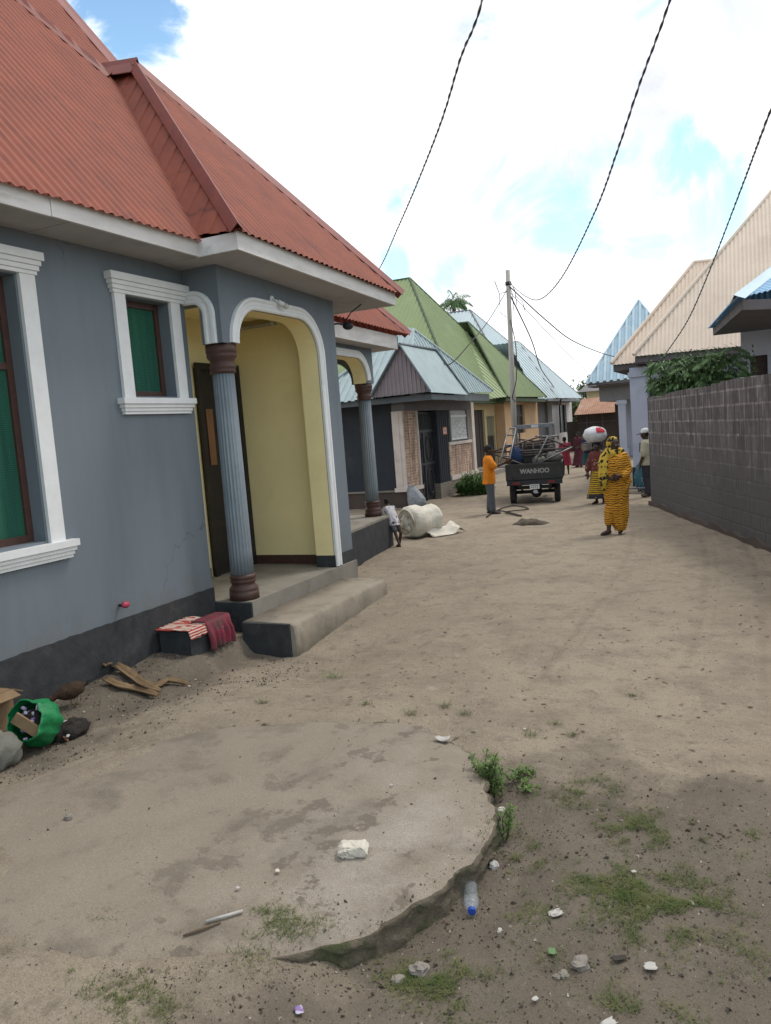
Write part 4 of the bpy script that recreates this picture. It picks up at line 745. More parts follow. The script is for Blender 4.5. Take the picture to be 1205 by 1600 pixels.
# ------------------------------------------------------------------ rust roofed shed closing the lane, and a house behind
H5 = thing('rusty_shed', (-2.4, 48, 0), 'low brown shed with a rusty sheet roof at the end of the lane', 'shed')
w = MB(); w.box((-3.7, 47.3, -.1), (.8, 49.5, 2.15)); w.box((-4.4, 47.6, -.1), (-3.7, 47.7, 1.75)); w.build('wall', M['mud'], H5)
q = MB(); [q.box((-3.2 + i * .9, 47.27, 0), (-3.12 + i * .9, 47.299, 2.1)) for i in range(5)]; q.box((-3.7, 47.2, 1.6), (.8, 47.298, 1.66)); q.build('batten', M['rafter'], H5)
r = MB(); r.corr([(-3.75, 46.6, 2.13), (.8, 46.6, 2.10), (.8, 48.6, 3.05), (-3.6, 48.6, 3.05)], .12, .02, over=.02); r.corr([(.8, 50, 2.3), (-3.75, 50, 2.3), (-3.6, 48.6, 3.05), (.8, 48.6, 3.05)], .12, .02); r.build('roof', M['rust'], H5)
H6 = thing('far_grey_house', (-3.5, 60, 0), 'distant cream house with a dark grey roof behind the rusty shed', 'house')
a = atY(919, 625, 62); w = MB(); w.box((a.x - .1, a.y, 0), (a.x + 3, a.y + 5, 4.0)); w.build('wall', M['grwall'], H6)
r = MB(); r.corr([(a.x - .7, a.y - .5, 3.9), (a.x + 3.6, a.y - .5, 3.9), (a.x + 2.2, a.y + 2, 5.2), (a.x + .5, a.y + 2, 5.2)], .2, .02, box=True); r.corr([(a.x - .7, a.y + 5.5, 3.9), (a.x - .7, a.y - .5, 3.9), (a.x + .5, a.y + 2, 5.2)], .2, .02, box=True); r.build('roof', M['greywall'], H6)

# ------------------------------------------------------------------ light-blue pyramid house on the right, far
H7 = thing('light_blue_roofed_house', (0, 38, 0), 'lilac house with a pointed light blue sheet roof', 'house')
pk7 = Vector((.73, 40.9, 7.40)); l7, r7 = Vector((-1.25, 36.7, 3.47)), Vector((3.4, 36.9, 3.58)); bl7, br7 = Vector((-1.6, 45, 3.5)), Vector((3.4, 45, 3.5))
r = MB(); r.corr([l7, r7, pk7], .30, .09, box=True, over=.03); r.corr([bl7, l7, pk7], .22, .04, box=True); r.corr([r7, br7, pk7], .22, .04, box=True); r.corr([br7, bl7, pk7], .22, .04, box=True); rr7 = r.build('roof', M['skyroof'], H7)
for b in (l7, r7): q = MB(); q.tube([b, pk7], .06, 6, smooth=False); q.build('ridge_cap', M['skyroof'], rr7)
q = MB(); q.box((-1.2, 36.75, 3.36), (3.3, 36.79, 3.46)); q.build('fascia', M['rafter'], H7)
w = MB(); boxes(w, ((-.78, 37.3, 2.62), (3.0, 37.6, 3.38)), ((-.75, 37.6, 2.62), (-.5, 44, 3.4))); w.build('beam', M['greywall'], H7)
w = MB(); boxes(w, ((.02, 37.32, -.1), (.34, 37.62, 2.62)), ((-.05, 38.6, -.1), (3.0, 38.8, 3.4)), ((2.6, 37.3, 0), (3, 38.6, 2.62))); w.build('wall', M['lilac'], H7)
each(H7, 'moulding', 'lilac', ((-.04, 37.28, 2.42), (.40, 37.66, 2.61)), ((-.04, 37.28, -.1), (.40, 37.66, .4)))
q = MB(); q.box((-1.2, 36.8, 3.30), (3.2, 38.6, 3.34)); q.build('soffit', M['rafter'], H7)
q = MB(); q.box((-.5, 40, 0), (-.05, 40.2, 2.5)); q.build('back_wall', M['mud'], H7)

# ------------------------------------------------------------------ beige-roofed lilac house
H8 = thing('beige_roofed_house', (4, 24, 0), 'lilac-blue house with tall beige corrugated roof behind the block wall', 'house')
k8 = 1.3
def onsl(x, y, s0, z0):
    Nn = Vector((0, -k8, 1)); d = ray(x, y); return CAM + d * ((Vector((0, s0, z0)) - CAM).dot(Nn) / d.dot(Nn))
f0 = Vector((2.59, 22.0, 3.49)); hp = onsl(1205, 300, 22, 3.49); top = f0 + (hp - f0) * 1.25
r = MB(); r.corr([f0, (13, 22.0, 3.40), (13, top.y, top.z), top], .10, .022, over=.03)
r.corr([(f0.x, top.y + 8, 3.49), f0, top], .15, .02)
r8 = r.build('roof', M['beigeroof'], H8)
g0 = Vector((1.93, 22.6, 3.36)); t1, t2 = onsl(1085, 410, 22.6, 3.36), onsl(1112, 408, 22.6, 3.36)
r = MB(); r.corr([g0, (2.75, 22.6, 3.36), t2, t1], .10, .022, over=.03); r.corr([(1.93, 30, 3.36), g0, t1, (t1.x, 30, t1.z)], .15, .02); r8b = r.build('wing_roof', M['beigeroof'], H8)
q = MB(); q.tube([f0 + Vector((0, -.02, .03)), top], .05, 6, smooth=False); q.build('ridge_cap', M['beigeroof'], r8)
q = MB(); q.tube([g0 + Vector((0, -.02, .03)), t1], .05, 6, smooth=False).tube([t1, t2 + Vector((.3, 0, 0))], .05, 6, smooth=False); q.build('ridge_cap', M['beigeroof'], r8b)
f = MB(); board(f, (2.62, 22.04, 0), (13, 22.04, 0), 3.30, 3.53, 3.24, 3.44, .03, -Y); board(f, (1.97, 22.64, 0), (2.62, 22.64, 0), 3.16, 3.34, 3.2, 3.36, .03, -Y); board(f, (1.97, 30, 0), (1.97, 22.67, 0), 3.16, 3.34, 3.16, 3.34, .03, -X); f.build('fascia', M['rafter'], H8)
f = MB(); f.box((2.0, 22.67, 3.17), (2.6, 30, 3.2)); f.box((2.6, 22.08, 3.27), (13, 24.2, 3.3)); f.build('soffit', M['rafter'], H8)
w = MB(); boxes(w, ((2.42, 22.35, -.1), (2.88, 22.8, 3.2)), ((2.88, 22.42, 2.85), (3.27, 22.7, 3.28)))
w.panel((0, 22.40, 0), X, Z, -Y, [(3.27, 0), (13, 0), (13, 3.28), (3.27, 3.28)], [], .25)
boxes(w, ((2.30, 24.2, -.1), (2.60, 24.6, 3.18)), ((2.28, 26.4, -.1), (2.56, 26.8, 3.18)), ((2.56, 24.5, -.1), (5, 24.7, 3.2)), ((2.45, 24.6, -.1), (2.56, 30, 3.18)))
w.build('wall', M['lilac'], H8)
each(H8, 'moulding', 'lilac', ((2.38, 22.31, 2.95), (2.92, 22.84, 3.08)), ((2.26, 24.16, 2.9), (2.64, 24.64, 3.02))); each(H8, 'moulding', 'white', ((3.22, 22.33, 2.35), (3.42, 22.398, 2.44)), ((3.22, 22.33, 2.05), (3.42, 22.398, 2.14)))
each(H8, 'plinth', 'navy', ((2.39, 22.32, -.1), (2.91, 22.83, .52)), ((2.27, 24.17, -.1), (2.63, 24.63, .5)))
q = MB(); q.box((2.90, 22.75, .0), (3.268, 22.8, 2.84)); q.build('door', M['navy'], H8)

# ------------------------------------------------------------------ lilac house with a blue roof corner, right edge
H9 = thing('blue_roofed_house', (7, 19, 0), 'lilac house corner with a blue sheet roof above the block wall', 'house')
nq, fq = atY(1150, 466, 13.4), atY(1108, 513, 17.4); nq2 = atY(1260, 440, 13.9); ap9 = nq + (atY(1205, 424, 14.6) - nq) * 3.2
r = MB(); r.corr([nq, nq2 + (nq2 - nq) * 3, ap9 + Vector((2, .3, 0)), ap9], .12, .022, over=.03); r.corr([fq, nq, ap9], .12, .022, over=.03); r.corr([(ap9.x + 2, fq.y + 1, fq.z), fq, ap9], .12, .022); r9 = r.build('roof', M['blueroof2'], H9)
q = MB(); q.cap(nq + Vector((0, 0, .0)), ap9, .16, .03, (-.75, 0, .65), (0, -.75, .65)); q.build('ridge_cap', M['skyroof'], r9)
f = MB(); ins = Vector((.08, .06, 0))
board(f, nq + ins, fq + ins + Vector((0, -.2, 0)), nq.z - .20, nq.z - .03, fq.z - .17, fq.z - .02, .03, -X); board(f, nq + ins + Vector((.03, 0, 0)), nq2 + (nq2 - nq) * 3 + ins, nq.z - .20, nq.z - .03, nq.z - .16, nq.z - .01, .03, -Y); f.build('fascia', M['rafter'], H9)
wc = atY(1157, 516, 17.3); f = MB(); a, b, c_ = nq + ins, fq + ins, nq2 + (nq2 - nq) * 3
f.rings([[Vector((p.x, p.y, z)) for p, z in ((a, a.z - .19), (c_, a.z - .15), (Vector((c_.x, b.y, 0)), b.z - .16), (b, b.z - .16))], [Vector((p.x, p.y, z)) for p, z in ((a, a.z - .17), (c_, a.z - .13), (Vector((c_.x, b.y, 0)), b.z - .14), (b, b.z - .14))]], smooth=False); f.build('soffit', M['rafter'], H9)
w1_, w2_ = atY(1172, 556, 17.4), atY(1191, 582, 17.4)
w = MB(); w.panel((0, wc.y, 0), X, Z, -Y, [(wc.x, 0), (13, 0), (13, 3.56), (wc.x, 3.56)], [[(w1_.x, 2.25), (w1_.x + .34, 2.25), (w1_.x + .34, 3.02), (w1_.x, 3.02)]], .25); w.box((wc.x, wc.y + .25, 0), (wc.x + .2, wc.y + 2, 3.5)); w.build('wall', M['lilac'], H9)
q = MB(); q.box((w1_.x - .05, wc.y + .2, 2.2), (w1_.x + .4, wc.y + .24, 3.05)); q.build('window', M['brown'], H9)

# ------------------------------------------------------------------ block boundary wall
bang = math.atan2(-6.05, 2.152); bw = MB(); L = 13.0; o3 = Vector((3.317, 17.81, 0)); D = Vector((2.152, -6.05, 0)).normalized(); Pp = Vector((6.05, 2.152, 0)).normalized()
tops = []
for i in range(int(L / .42) + 1):
    x = i * .42; tops += [(x + .01, 2.295 + .015 * x + .018 * math.sin(i * 5.3)), (x + .41, 2.295 + .015 * x + .018 * math.sin(i * 5.3 + .6))]
bw.panel(o3, D, Z, -Pp, [(0, -.1)] + [tops[0]] + tops[1:] + [(tops[-1][0], -.1)], (), .2)
wall_o = bw.build('block_wall', M['blocks'], label='weathered grey concrete block wall along the right of the lane', cat='wall', origin=tuple(o3), rot=bang)
fo = MB(); fo.panel(o3 - Pp * .08, D, Z, -Pp, [(.02, -.1)] + [(.02 + i * .3, .07 + .04 * math.sin(i * 2.3) + .02 * math.sin(i * 5.1)) for i in range(43)] + [(12.6, -.1)], (), .08); fo.build('footing', M['mud'], wall_o) if 0 else None
fo_o = MB(); fo_o.panel(Vector((0, -.07, 0)), X, Z, -Y, [(.02, -.1)] + [(.02 + i * .3, .08 + .035 * math.sin(i * 2.3) + .02 * math.sin(i * 5.1)) for i in range(43)] + [(12.6, -.1)], (), .069); fo_o.build('footing', M['mud'], wall_o, local=True)

# ------------------------------------------------------------------ utility pole and cables
PB = Vector((-1.94, 26.44, 0)); pole = thing('utility_pole', PB, 'grey wooden utility pole in front of the green roof', 'pole')
q = MB(); q.tube([PB + Vector((0, 0, -.2)), PB + Vector((.04, 0, 3.5)), PB + Vector((.10, .02, 7.05))], [.10, .09, .07], 14); q.build('shaft', M['pole'], pole)
q = MB(); q.tube([PB + Vector((-.35, -.05, 6.75)), PB + Vector((-.22, 0, 6.3)), PB + Vector((.05, -.1, 6.35))], .014, 6).tube([PB + Vector((-.22, 0, 6.3)), PB + Vector((-.24, 0, 5.7)), PB + Vector((.0, -.1, 5.5))], .012, 6); q.tube([PB + Vector((.2, -.05, 6.62)), PB + Vector((.32, -.05, 6.35)), PB + Vector((.35, 0, 5.85))], .012, 6).tube([PB + Vector((.16, -.05, 6.5)), PB + Vector((.24, -.05, 6.2)), PB + Vector((.22, 0, 5.7))], .012, 6); q.tube([PB + Vector((.3, 0, 6.2)), PB + Vector((.55, 0, 5.95)), PB + Vector((.62, 0, 5.6))], .012, 6); q.build('loose_wire', M['wire'], pole)
q = MB(); q.lathe([(.10, 0), (.105, .06), (.10, .12)], PB + Vector((.095, .02, 6.55)), 14); q.build('clamp', M['metaldark'], pole)
def spline(P, n=14):
    P = [Vector(p) for p in P]; out = []
    for i in range(len(P) - 1):
        a = P[max(i - 1, 0)]; b = P[i]; c = P[i + 1]; d = P[min(i + 2, len(P) - 1)]
        for j in range(n):
            t = j / n; out.append(.5 * ((2 * b) + (c - a) * t + (2 * a - 5 * b + 4 * c - d) * t * t + (3 * b - a - 3 * c + d) * t ** 3))
    return out + [P[-1]]
def cable(P, r, label, twist=True, name='power_cable', n=40):
    pts = spline(P, n); q = MB()
    if not twist: q.tube(pts, r, 6); return q.build(name, M['wire'], label=label, cat='cable')
    t = thing(name, pts[0], label, 'cable'); acc = 0; s1, s2 = [], []
    for i, p in enumerate(pts):
        d = (pts[min(i + 1, len(pts) - 1)] - pts[max(i - 1, 0)]).normalized(); a = d.cross(Z).normalized(); b = d.cross(a)
        if i: acc += (p - pts[i - 1]).length / .38 * 2 * math.pi
        o = (a * math.cos(acc) + b * math.sin(acc)) * r * .8; s1.append(p + o); s2.append(p - o)
    MB().tube(s1, r, 6).build('black_strand', M['wire'], t); MB().tube(s2, r * .85, 6).build('grey_strand', M['wire2'], t); return t
cable([atY(800, -260, 7.3), (2.87, 8.3, 6.29), (2.34, 9.16, 6.19), (1.61, 10.47, 6.06), (.36, 12.65, 6.0), (-.93, 14.8, 5.92), (-2.52, 17.4, 5.815), (-4.6, 20.4, 5.75)], .009, 'twisted cable rising from behind the red roof, leftmost of the cables overhead')
cable([PB + Vector((.15, -.05, 6.62)), atY(820, 462, 23), atY(845, 467, 19.5), atY(880, 430, 16.5), atY(930, 330, 13), atY(965, 235, 11), atY(1000, 130, 9.8), atY(1047, 0, 8.5), atY(1120, -250, 7)], .0095, 'twisted cable sagging from the pole and climbing to the upper right')
cable([atY(1330, -150, 7), atY(1205, 170, 8.5), atY(1160, 290, 11), atY(1110, 420, 14.2), atY(1075, 500, 16.8), atY(1043, 549, 19), atY(1036, 561, 19.6)], .009, 'twisted cable running down to the beige roof eave', n=30)
cable([PB + Vector((.15, -.05, 6.5)), atY(853, 500, 27.3), atY(900, 535, 30), atY(960, 557, 36), Vector((.3, 38.6, 4.9))], .02, 'thin cable from the pole to the light blue roof', twist=False, n=16)
cable([PB + Vector((.15, 0, 6.3)), atY(840, 503, 28), atY(880, 545, 32), atY(922, 587, 36.2), Vector((-1.0, 36.8, 3.5))], .011, 'faint thin cable from the pole to the light blue eave', twist=False, n=16)
cable([PB + Vector((.08, -.1, 6.4)), atY(764, 500, 24.5), atY(740, 530, 22.5), atY(705, 568, 21.7), Vector((-2.3, 20.6, 3.8))], .014, 'thin cable from the pole down to the blue-grey roof', twist=False, n=16)
cable([PB + Vector((.12, -.1, 5.4)), atY(806, 540, 26.3), atY(807, 590, 26.3), atY(801, 620, 26.3), PB + Vector((.12, -.05, 2.7))], .016, 'loose cable hanging down along the pole', twist=False, n=12)
cable([PB + Vector((.15, 0, 6.2)), atY(830, 530, 32), atY(845, 575, 40), atY(862, 600, 45), atY(876, 620, 47)], .025, 'thin cable dropping to the pale roof', twist=False, n=12)

# ------------------------------------------------------------------ plants
def leaf(mb, p, d, up, L, Wd, droop=.2):
    d = d.normalized(); s = d.cross(up)
    s = s.normalized() if s.length > 1e-4 else Vector((1, 0, 0)); n = s.cross(d)
    a = p + d * L * .5 + s * Wd * .5 - n * droop * L * .15; b = p + d * L - n * droop * L * .5; c = p + d * L * .5 - s * Wd * .5 - n * droop * L * .15
    mb.add([p, a, b, c], [(0, 1, 2, 3)])
def frond(mb, p, d, L, nl, lw, ll, droop=1.0, sag=.5):
    d = d.normalized(); pts = []; v = d.copy(); q = p.copy(); st = L / 12
    for i in range(13): pts.append(q.copy()); q += v * st; v = (v + Vector((0, 0, -1)) * droop * .11).normalized()
    for i in range(nl):
        t = .12 + .88 * i / nl; k = min(11, int(t * 12)); f = t * 12 - k; c = pts[k].lerp(pts[k + 1], f); dv = (pts[k + 1] - pts[k]).normalized()
        s = dv.cross(Z); s = s.normalized() if s.length > 1e-3 else X; sz = math.sin(math.pi * min(.95, .2 + t * .75))
        for sg in (-1, 1): leaf(mb, c, s * sg * .8 + dv * .6 - Z * sag * random.uniform(.5, 1.2) + Vector((random.uniform(-.1, .1),) * 3), Z, ll * sz * random.uniform(.8, 1.1), lw, .4)
    mb.tube(pts, [.012 * L * (1 - i / 14) + .002 for i in range(13)], 4)
# coconut palm far behind the green roof
pc = atY(709, 478, 62); palm = thing('palm_tree', (pc.x, pc.y, 0), 'far coconut palm showing only its crown above the green and pale roofs', 'tree')
MB().tube([(pc.x - .6, pc.y, 0), (pc.x - .2, pc.y, pc.z * .5), pc], [.2, .15, .12], 10).build('trunk', M['bark'], palm)
q = MB()
for i in range(24):
    a = i * 2.4; el = random.uniform(.0, 1.25); frond(q, pc + Vector((0, 0, .25)), Vector((math.cos(a) * math.cos(el) + .3, math.sin(a) * math.cos(el), math.sin(el))), random.uniform(1.3, 1.9), 22, .05, .55, 1.5, 1.1)
q.build('crown', M['leafdark'], palm)
# feathery shrub behind the block wall
sc = atY(1080, 577, 17.0); sh = thing('feathery_shrub', (sc.x, sc.y, 0), 'dark green feathery shrub leaning over the top of the block wall', 'shrub')
MB().tube([(sc.x + .2, sc.y + .3, 0), (sc.x + .1, sc.y + .1, 1.2), sc + Vector((0, 0, -.3))], [.07, .055, .04], 8).build('trunk', M['bark'], sh)
q = MB(); rnd = random.Random(5)
for i in range(170):
    bx = rnd.uniform(-.72, 1.02); base = sc + Vector((bx * .98, rnd.uniform(-.45, .5) - .25 * bx, rnd.uniform(-.65, .26 + .10 * bx))); a = rnd.uniform(0, 2 * math.pi); el = rnd.uniform(-.1, 1.0)
    frond(q, base, Vector((math.cos(a) * math.cos(el) + .25 * (bx), math.sin(a) * math.cos(el), math.sin(el))), rnd.uniform(.35, .62), 15, .030, .19, 1.5, .5)
for i in range(5200):
    p = sc + Vector((max(-.85, min(1.2, rnd.gauss(.08, .5))), rnd.gauss(0, .33), min(.42, rnd.gauss(-.18, .24)))); leaf(q, p, Vector((rnd.gauss(0, 1), rnd.gauss(0, 1), rnd.gauss(-.2, .6))), Z, rnd.uniform(.07, .15), rnd.uniform(.02, .04), .4)
q.build('foliage', M['leafmid'] if 0 else M['leafdark'], sh)
def tree(name, label, base, h, r, leafm, nclump, nleaf, ls, seed, group=None, trunk=.12):
    rn = random.Random(seed); t = thing(name, base, label, 'tree', group); b = Vector(base); tb = MB(); tb.tube([b, b + Vector((.05 * h, 0, h * .35)), b + Vector((0, .04 * h, h * .7))], [trunk, trunk * .75, trunk * .4], 8); q = MB()
    for i in range(nclump):
        a = rn.uniform(0, 6.283); rr = r * rn.uniform(.1, .85); c = b + Vector((math.cos(a) * rr, math.sin(a) * rr, h * rn.uniform(.42, .95))); tb.tube([b + Vector((0, 0, h * .4)), b.lerp(c, .6) + Vector((0, 0, h * .12)), c], [trunk * .4, trunk * .25, trunk * .08], 5); cr = r * rn.uniform(.28, .5)
        for j in range(nleaf // nclump):
            d = Vector((rn.gauss(0, 1), rn.gauss(0, 1), rn.gauss(0, .8))); leaf(q, c + d * cr * .55, Vector((rn.gauss(0, 1), rn.gauss(0, 1), rn.gauss(-.3, .6))), Z, ls * rn.uniform(.6, 1.3), ls * rn.uniform(.35, .6), .3)
    tb.build('trunk', M['bark'], t); q.build('crown', leafm, t); return t
p = atY(908, 660, 54); tree('leafy_tree', 'pale green loose tree in the gap beside the grey-white house', (p.x, p.y, 0), 3.2, 1.3, M['leafpale'], 22, 3400, .22, 3)
p = atY(909, 625, 68); tree('leafy_tree', 'dark green tree behind the far cream house at the end of the lane', (p.x, p.y, 0), 4.9, 2.3, M['leafmid'], 22, 3600, .3, 4)
# round bush by the tiled house
bp_ = atz(737, 774, 0); bu = thing('round_bush', (bp_.x, bp_.y + .3, 0), 'low bright green bush growing beside the tiled house', 'bush')
q = MB(); rn = random.Random(8); stm = MB()
for i in range(95):
    a = rn.uniform(0, 6.283); rr = .44 * math.sqrt(rn.random()); b = Vector((bp_.x + rr * math.cos(a) * 1.05, bp_.y + .3 + rr * math.sin(a), 0)); hh = .62 * (1 - .45 * (rr / .42) ** 2) * rn.uniform(.8, 1.1); tip = b + Vector((math.cos(a) * .10, math.sin(a) * .1, hh)); stm.tube([b, b.lerp(tip, .5), tip], .005, 4)
    for j in range(70):
        t = rn.uniform(.08, 1); c = b.lerp(tip, t) + Vector((rn.gauss(0, .05), rn.gauss(0, .05), rn.gauss(0, .03))); leaf(q, c, Vector((rn.gauss(0, 1), rn.gauss(0, 1), rn.gauss(.5, .6))), Z, rn.uniform(.05, .11), rn.uniform(.018, .04), .3)
stm.build('stem', M['bark'], bu); q.build('foliage', M['bushleaf'], bu)
def weed(px_, py_, h, nst, label, seed, spread=.12, lean=0):
    b0 = atz(px_, py_, .0); b0.z = ground_h(b0.x, b0.y); rn = random.Random(seed); t = thing('weed_plant', b0, label, 'weed'); q, s = MB(), MB()
    for i in range(nst):
        a = rn.uniform(0, 6.283); hh = h * rn.uniform(.35, 1); b = b0 + Vector((rn.gauss(0, spread * .45), rn.gauss(0, spread * .45), 0)); tip = b + Vector((math.cos(a) * spread * .8 + lean, math.sin(a) * spread * .8, hh)); mid = b.lerp(tip, .5) + Vector((rn.gauss(0, .012), rn.gauss(0, .012), .02)); s.tube([b, mid, tip], [.0035, .0026, .0015], 5)
        for j in range(int(34 + hh * 190)):
            tt = rn.uniform(.05, 1) ** .8; c = (b.lerp(mid, tt * 2) if tt < .5 else mid.lerp(tip, tt * 2 - 1)) + Vector((rn.gauss(0, .01), rn.gauss(0, .01), 0)); leaf(q, c, Vector((rn.gauss(0, 1), rn.gauss(0, 1), rn.gauss(.4, .5))), Z, rn.uniform(.012, .032), rn.uniform(.005, .012), .3)
    s.build('stem', M['stick'], t); q.build('foliage', M['weedleaf'], t)
weed(760, 1226, .24, 26, 'bushy green weed at the right edge of the concrete slab', 1, .085)
weed(789, 1296, .20, 6, 'thin upright weed beside the slab, just nearer than the bushy weed', 2, .04)
weed(815, 1218, .07, 12, 'small green weed to the right of the bushy weed', 3, .10)
def blades(q, b, n, h, spread, rn, flat=.6):
    for i in range(n):
        a = rn.uniform(0, 6.283); c = b + Vector((rn.gauss(0, spread), rn.gauss(0, spread), 0)); L = h * rn.uniform(.5, 1.2); d = Vector((math.cos(a) * flat, math.sin(a) * flat, 1)).normalized(); s = d.cross(Z).normalized() * rn.uniform(.0008, .0016); m1 = c + d * L * .55; tp_ = c + d * L + Vector((math.cos(a), math.sin(a), -.5)) * L * .3
        q.add([c - s, c + s, m1 + s * .8, tp_, m1 - s * .8], [(0, 1, 2, 4), (4, 2, 3)])
gq = MB(); rn = random.Random(11)
PATCH = [(1010, 1395, .30, .16, 700), (960, 1380, .2, .1, 300), (1060, 1405, .2, .1, 300), (820, 1325, .1, .08, 200), (690, 1520, .2, .1, 420), (640, 1500, .12, .06, 160), (990, 1285, .16, .1, 260), (1080, 1285, .14, .08, 220), (1010, 1300, .2, .08, 200), (900, 1240, .15, .1, 160), (930, 1225, .12, .08, 110), (1150, 1290, .12, .06, 120), (440, 1462, .18, .06, 260), (215, 1590, .2, .05, 150), (1040, 1590, .14, .05, 80), (960, 1565, .1, .05, 90), (880, 1500, .12, .05, 60), (800, 1300, .1, .1, 150), (1000, 1450, .25, .08, 160), (1130, 1480, .2, .1, 130), (1060, 1340, .3, .15, 120), (840, 1420, .15, .08, 80), (150, 1450, .12, .05, 50), (240, 1480, .08, .03, 50)]
for px_, py_, sx, sy, n in PATCH:
    c0_ = atz(px_, py_, .02)
    for i in range(int(n * 1.25)):
        x, y = c0_.x + rn.gauss(0, sx * .55), c0_.y + rn.gauss(0, sy * .8)
        if N(x, y, 9, 31) < -.08: continue
        blades(gq, Vector((x, y, ground_h(x, y) - .002 if math.hypot(x - SLAB_C.x, y - SLAB_C.y) > slab_r(math.atan2(y - SLAB_C.y, x - SLAB_C.x)) else SLAB_TOP - .01)), 4, .032, .012, rn, 1.1)
for i in range(520):
    a = rn.uniform(R(-112), R(-52)); r_ = slab_r(a) + rn.gauss(-.03, .05) * (1 + 1.2 * sst(R(-85), R(-110), a)); x, y = SLAB_C.x + r_ * math.cos(a), SLAB_C.y + r_ * math.sin(a)
    if N(x, y, 5, 33) < -.05: continue
    blades(gq, Vector((x, y, SLAB_TOP - .012 if r_ < slab_r(a) else ground_h(x, y))), 3, .026, .010, rn, 1.1)
gq.build('grass', M['grassdry'], local=True, kind='stuff', fix=False).__setitem__('label', 'patchy short grass in the darker ground on the right')
TUFT = [(412, 1108, .05, 'grass tuft between the brown husks and the slab'), (642, 1118, .04, 'small grass tuft just beyond the far edge of the slab'), (572, 1113, .035, 'tiny grass tuft beyond the middle of the slab'), (696, 1100, .055, 'wiry grass tuft beyond the right half of the slab'), (725, 1112, .04, 'grass tuft right of the wiry tuft'), (518, 1045, .05, 'green grass tuft in front of the porch step'), (985, 1080, .03, 'lone grass sprig out on the open sand'), (830, 1145, .04, 'grass tuft beyond the bushy weed'), (895, 1143, .03, 'sparse grass tuft on the open sand right of the weeds'), (868, 1128, .04, 'sparse grass tuft farthest out on the sand')]
for i, (px_, py_, h, lab) in enumerate(TUFT):
    b = atz(px_, py_, .02); b.z = ground_h(b.x, b.y); q = MB(); blades(q, b, 45 if i != 5 else 90, h * 1.5, .022 if i != 5 else .05, random.Random(40 + i), 1.2); q.build('grass_tuft', M['grassdry'] if i != 5 else M['weedleaf'], label=lab, cat='grass tuft', group='grass tufts on the sand', fix=False)

# ------------------------------------------------------------------ cargo tricycle
TP = Vector((.56, 18.72, 0)); TA = R(11)
tr = thing('cargo_tricycle', TP, 'dark motor cargo tricycle with a loaded tray, seen from behind', 'tricycle', rot=TA)
def L(mb, name, m, par, **k): return mb.build(name, m, par, local=True, **k)
q = MB(); boxes(q, ((-.68, .0, .60), (.68, .035, .97)), ((-.68, -.012, .925), (.68, .045, .975)), ((-.68, -.010, .60), (.68, .0, .64)))
for x in (-.66, -.33, .33, .64): q.box((x - .018, -.012, .64), (x + .018, 0, .925))
tg = L(q, 'tailgate', M['trike'], tr)
for i, x in enumerate((-.5, .5)): q = MB(); q.box((x - .03, -.03, .58), (x + .03, -.011, .66)); L(q, 'hinge', M['metaldark'], tg)
tx = text('WANHOO', 'lettering', M['letter'], tg, Vector((.02, -.010, .79)), .15, Matrix(((1, 0, 0), (0, 0, -1), (0, 1, 0))), label='silver letters on the tailgate', sx=.95)
q = MB(); boxes(q, ((-.68, .03, .58), (-.65, 1.75, .96)), ((.65, .03, .58), (.68, 1.75, .96)), ((-.68, 1.72, .58), (.68, 1.75, 1.05)), ((-.66, .03, .55), (.66, 1.75, .60)))
for y in (.4, .9, 1.4): q.box((-.70, y, .60), (-.68, y + .04, .95)); q.box((.68, y, .60), (.70, y + .04, .95))
L(q, 'cargo_tray', M['trike'], tr)
q = MB(); boxes(q, ((-.66, -.02, .46), (.66, .10, .575)), ((-.40, .05, .40), (-.34, 2.3, .54)), ((.34, .05, .40), (.40, 2.3, .54)), ((-.60, .25, .34), (.60, .33, .42))); q.tube([(-.55, .42, .26), (.55, .42, .26)], .045, 10).ell((.02, .42, .24), (.13, .14, .13), 14, 8); q.tube([(-.35, .3, .35), (-.25, .42, .24)], .02, 6).tube([(.4, .2, .40), (.3, .4, .26)], .02, 6)
for x in (-.45, .45): q.rings([[Vector((x - .06, .14 + .03 * k, .36 + .018 * k)) for k in range(12)]] + [[Vector((x + .06, .14 + .03 * k, .36 + .018 * k)) for k in range(12)]], close=False, caps=False)
L(q, 'chassis', M['metaldark'], tr)
for x in (-.60, -.26, .36, .60):
    pass
for x, s in ((-.44, 1), (.40, 1)): q = MB(); q.box((x - .09, -.035, .485), (x + .09, -.018, .545)); L(q, 'tail_light', M['lamp_red'], tr)
q = MB(); q.box((-.115, -.045, .36), (.115, -.030, .475)); np_ = L(q, 'number_plate', M['plate'], tr)
q = MB(); rn = random.Random(3)
for row, (z0, h) in enumerate(((.432, .026), (.378, .038))):
    for i in range(5 if row == 0 else 4):
        x = -.085 + i * (.037 if row == 0 else .046); q.box((x, -.047, z0), (x + .010, -.0455, z0 + h)); q.box((x + .010, -.047, z0 + h - .008), (x + .024, -.0455, z0 + h)); q.box((x + (.010 if i % 2 else .016), -.047, z0 + h * .4), (x + .024, -.0455, z0 + h * .4 + .008))
L(q, 'plate_marks', M['ink'], np_)
q = MB(); q.add([(-.02, -.03, .34), (.05, -.03, .34), (.08, -.04, .26), (.0, -.04, .25), (-.05, -.03, .29)], [(0, 1, 2, 3, 4)]); q.add([(-.02, -.026, .34), (.05, -.026, .34), (.08, -.036, .26), (.0, -.036, .25), (-.05, -.026, .29)], [(4, 3, 2, 1, 0)]); L(q, 'rag_scrap', M['litter'], tr)
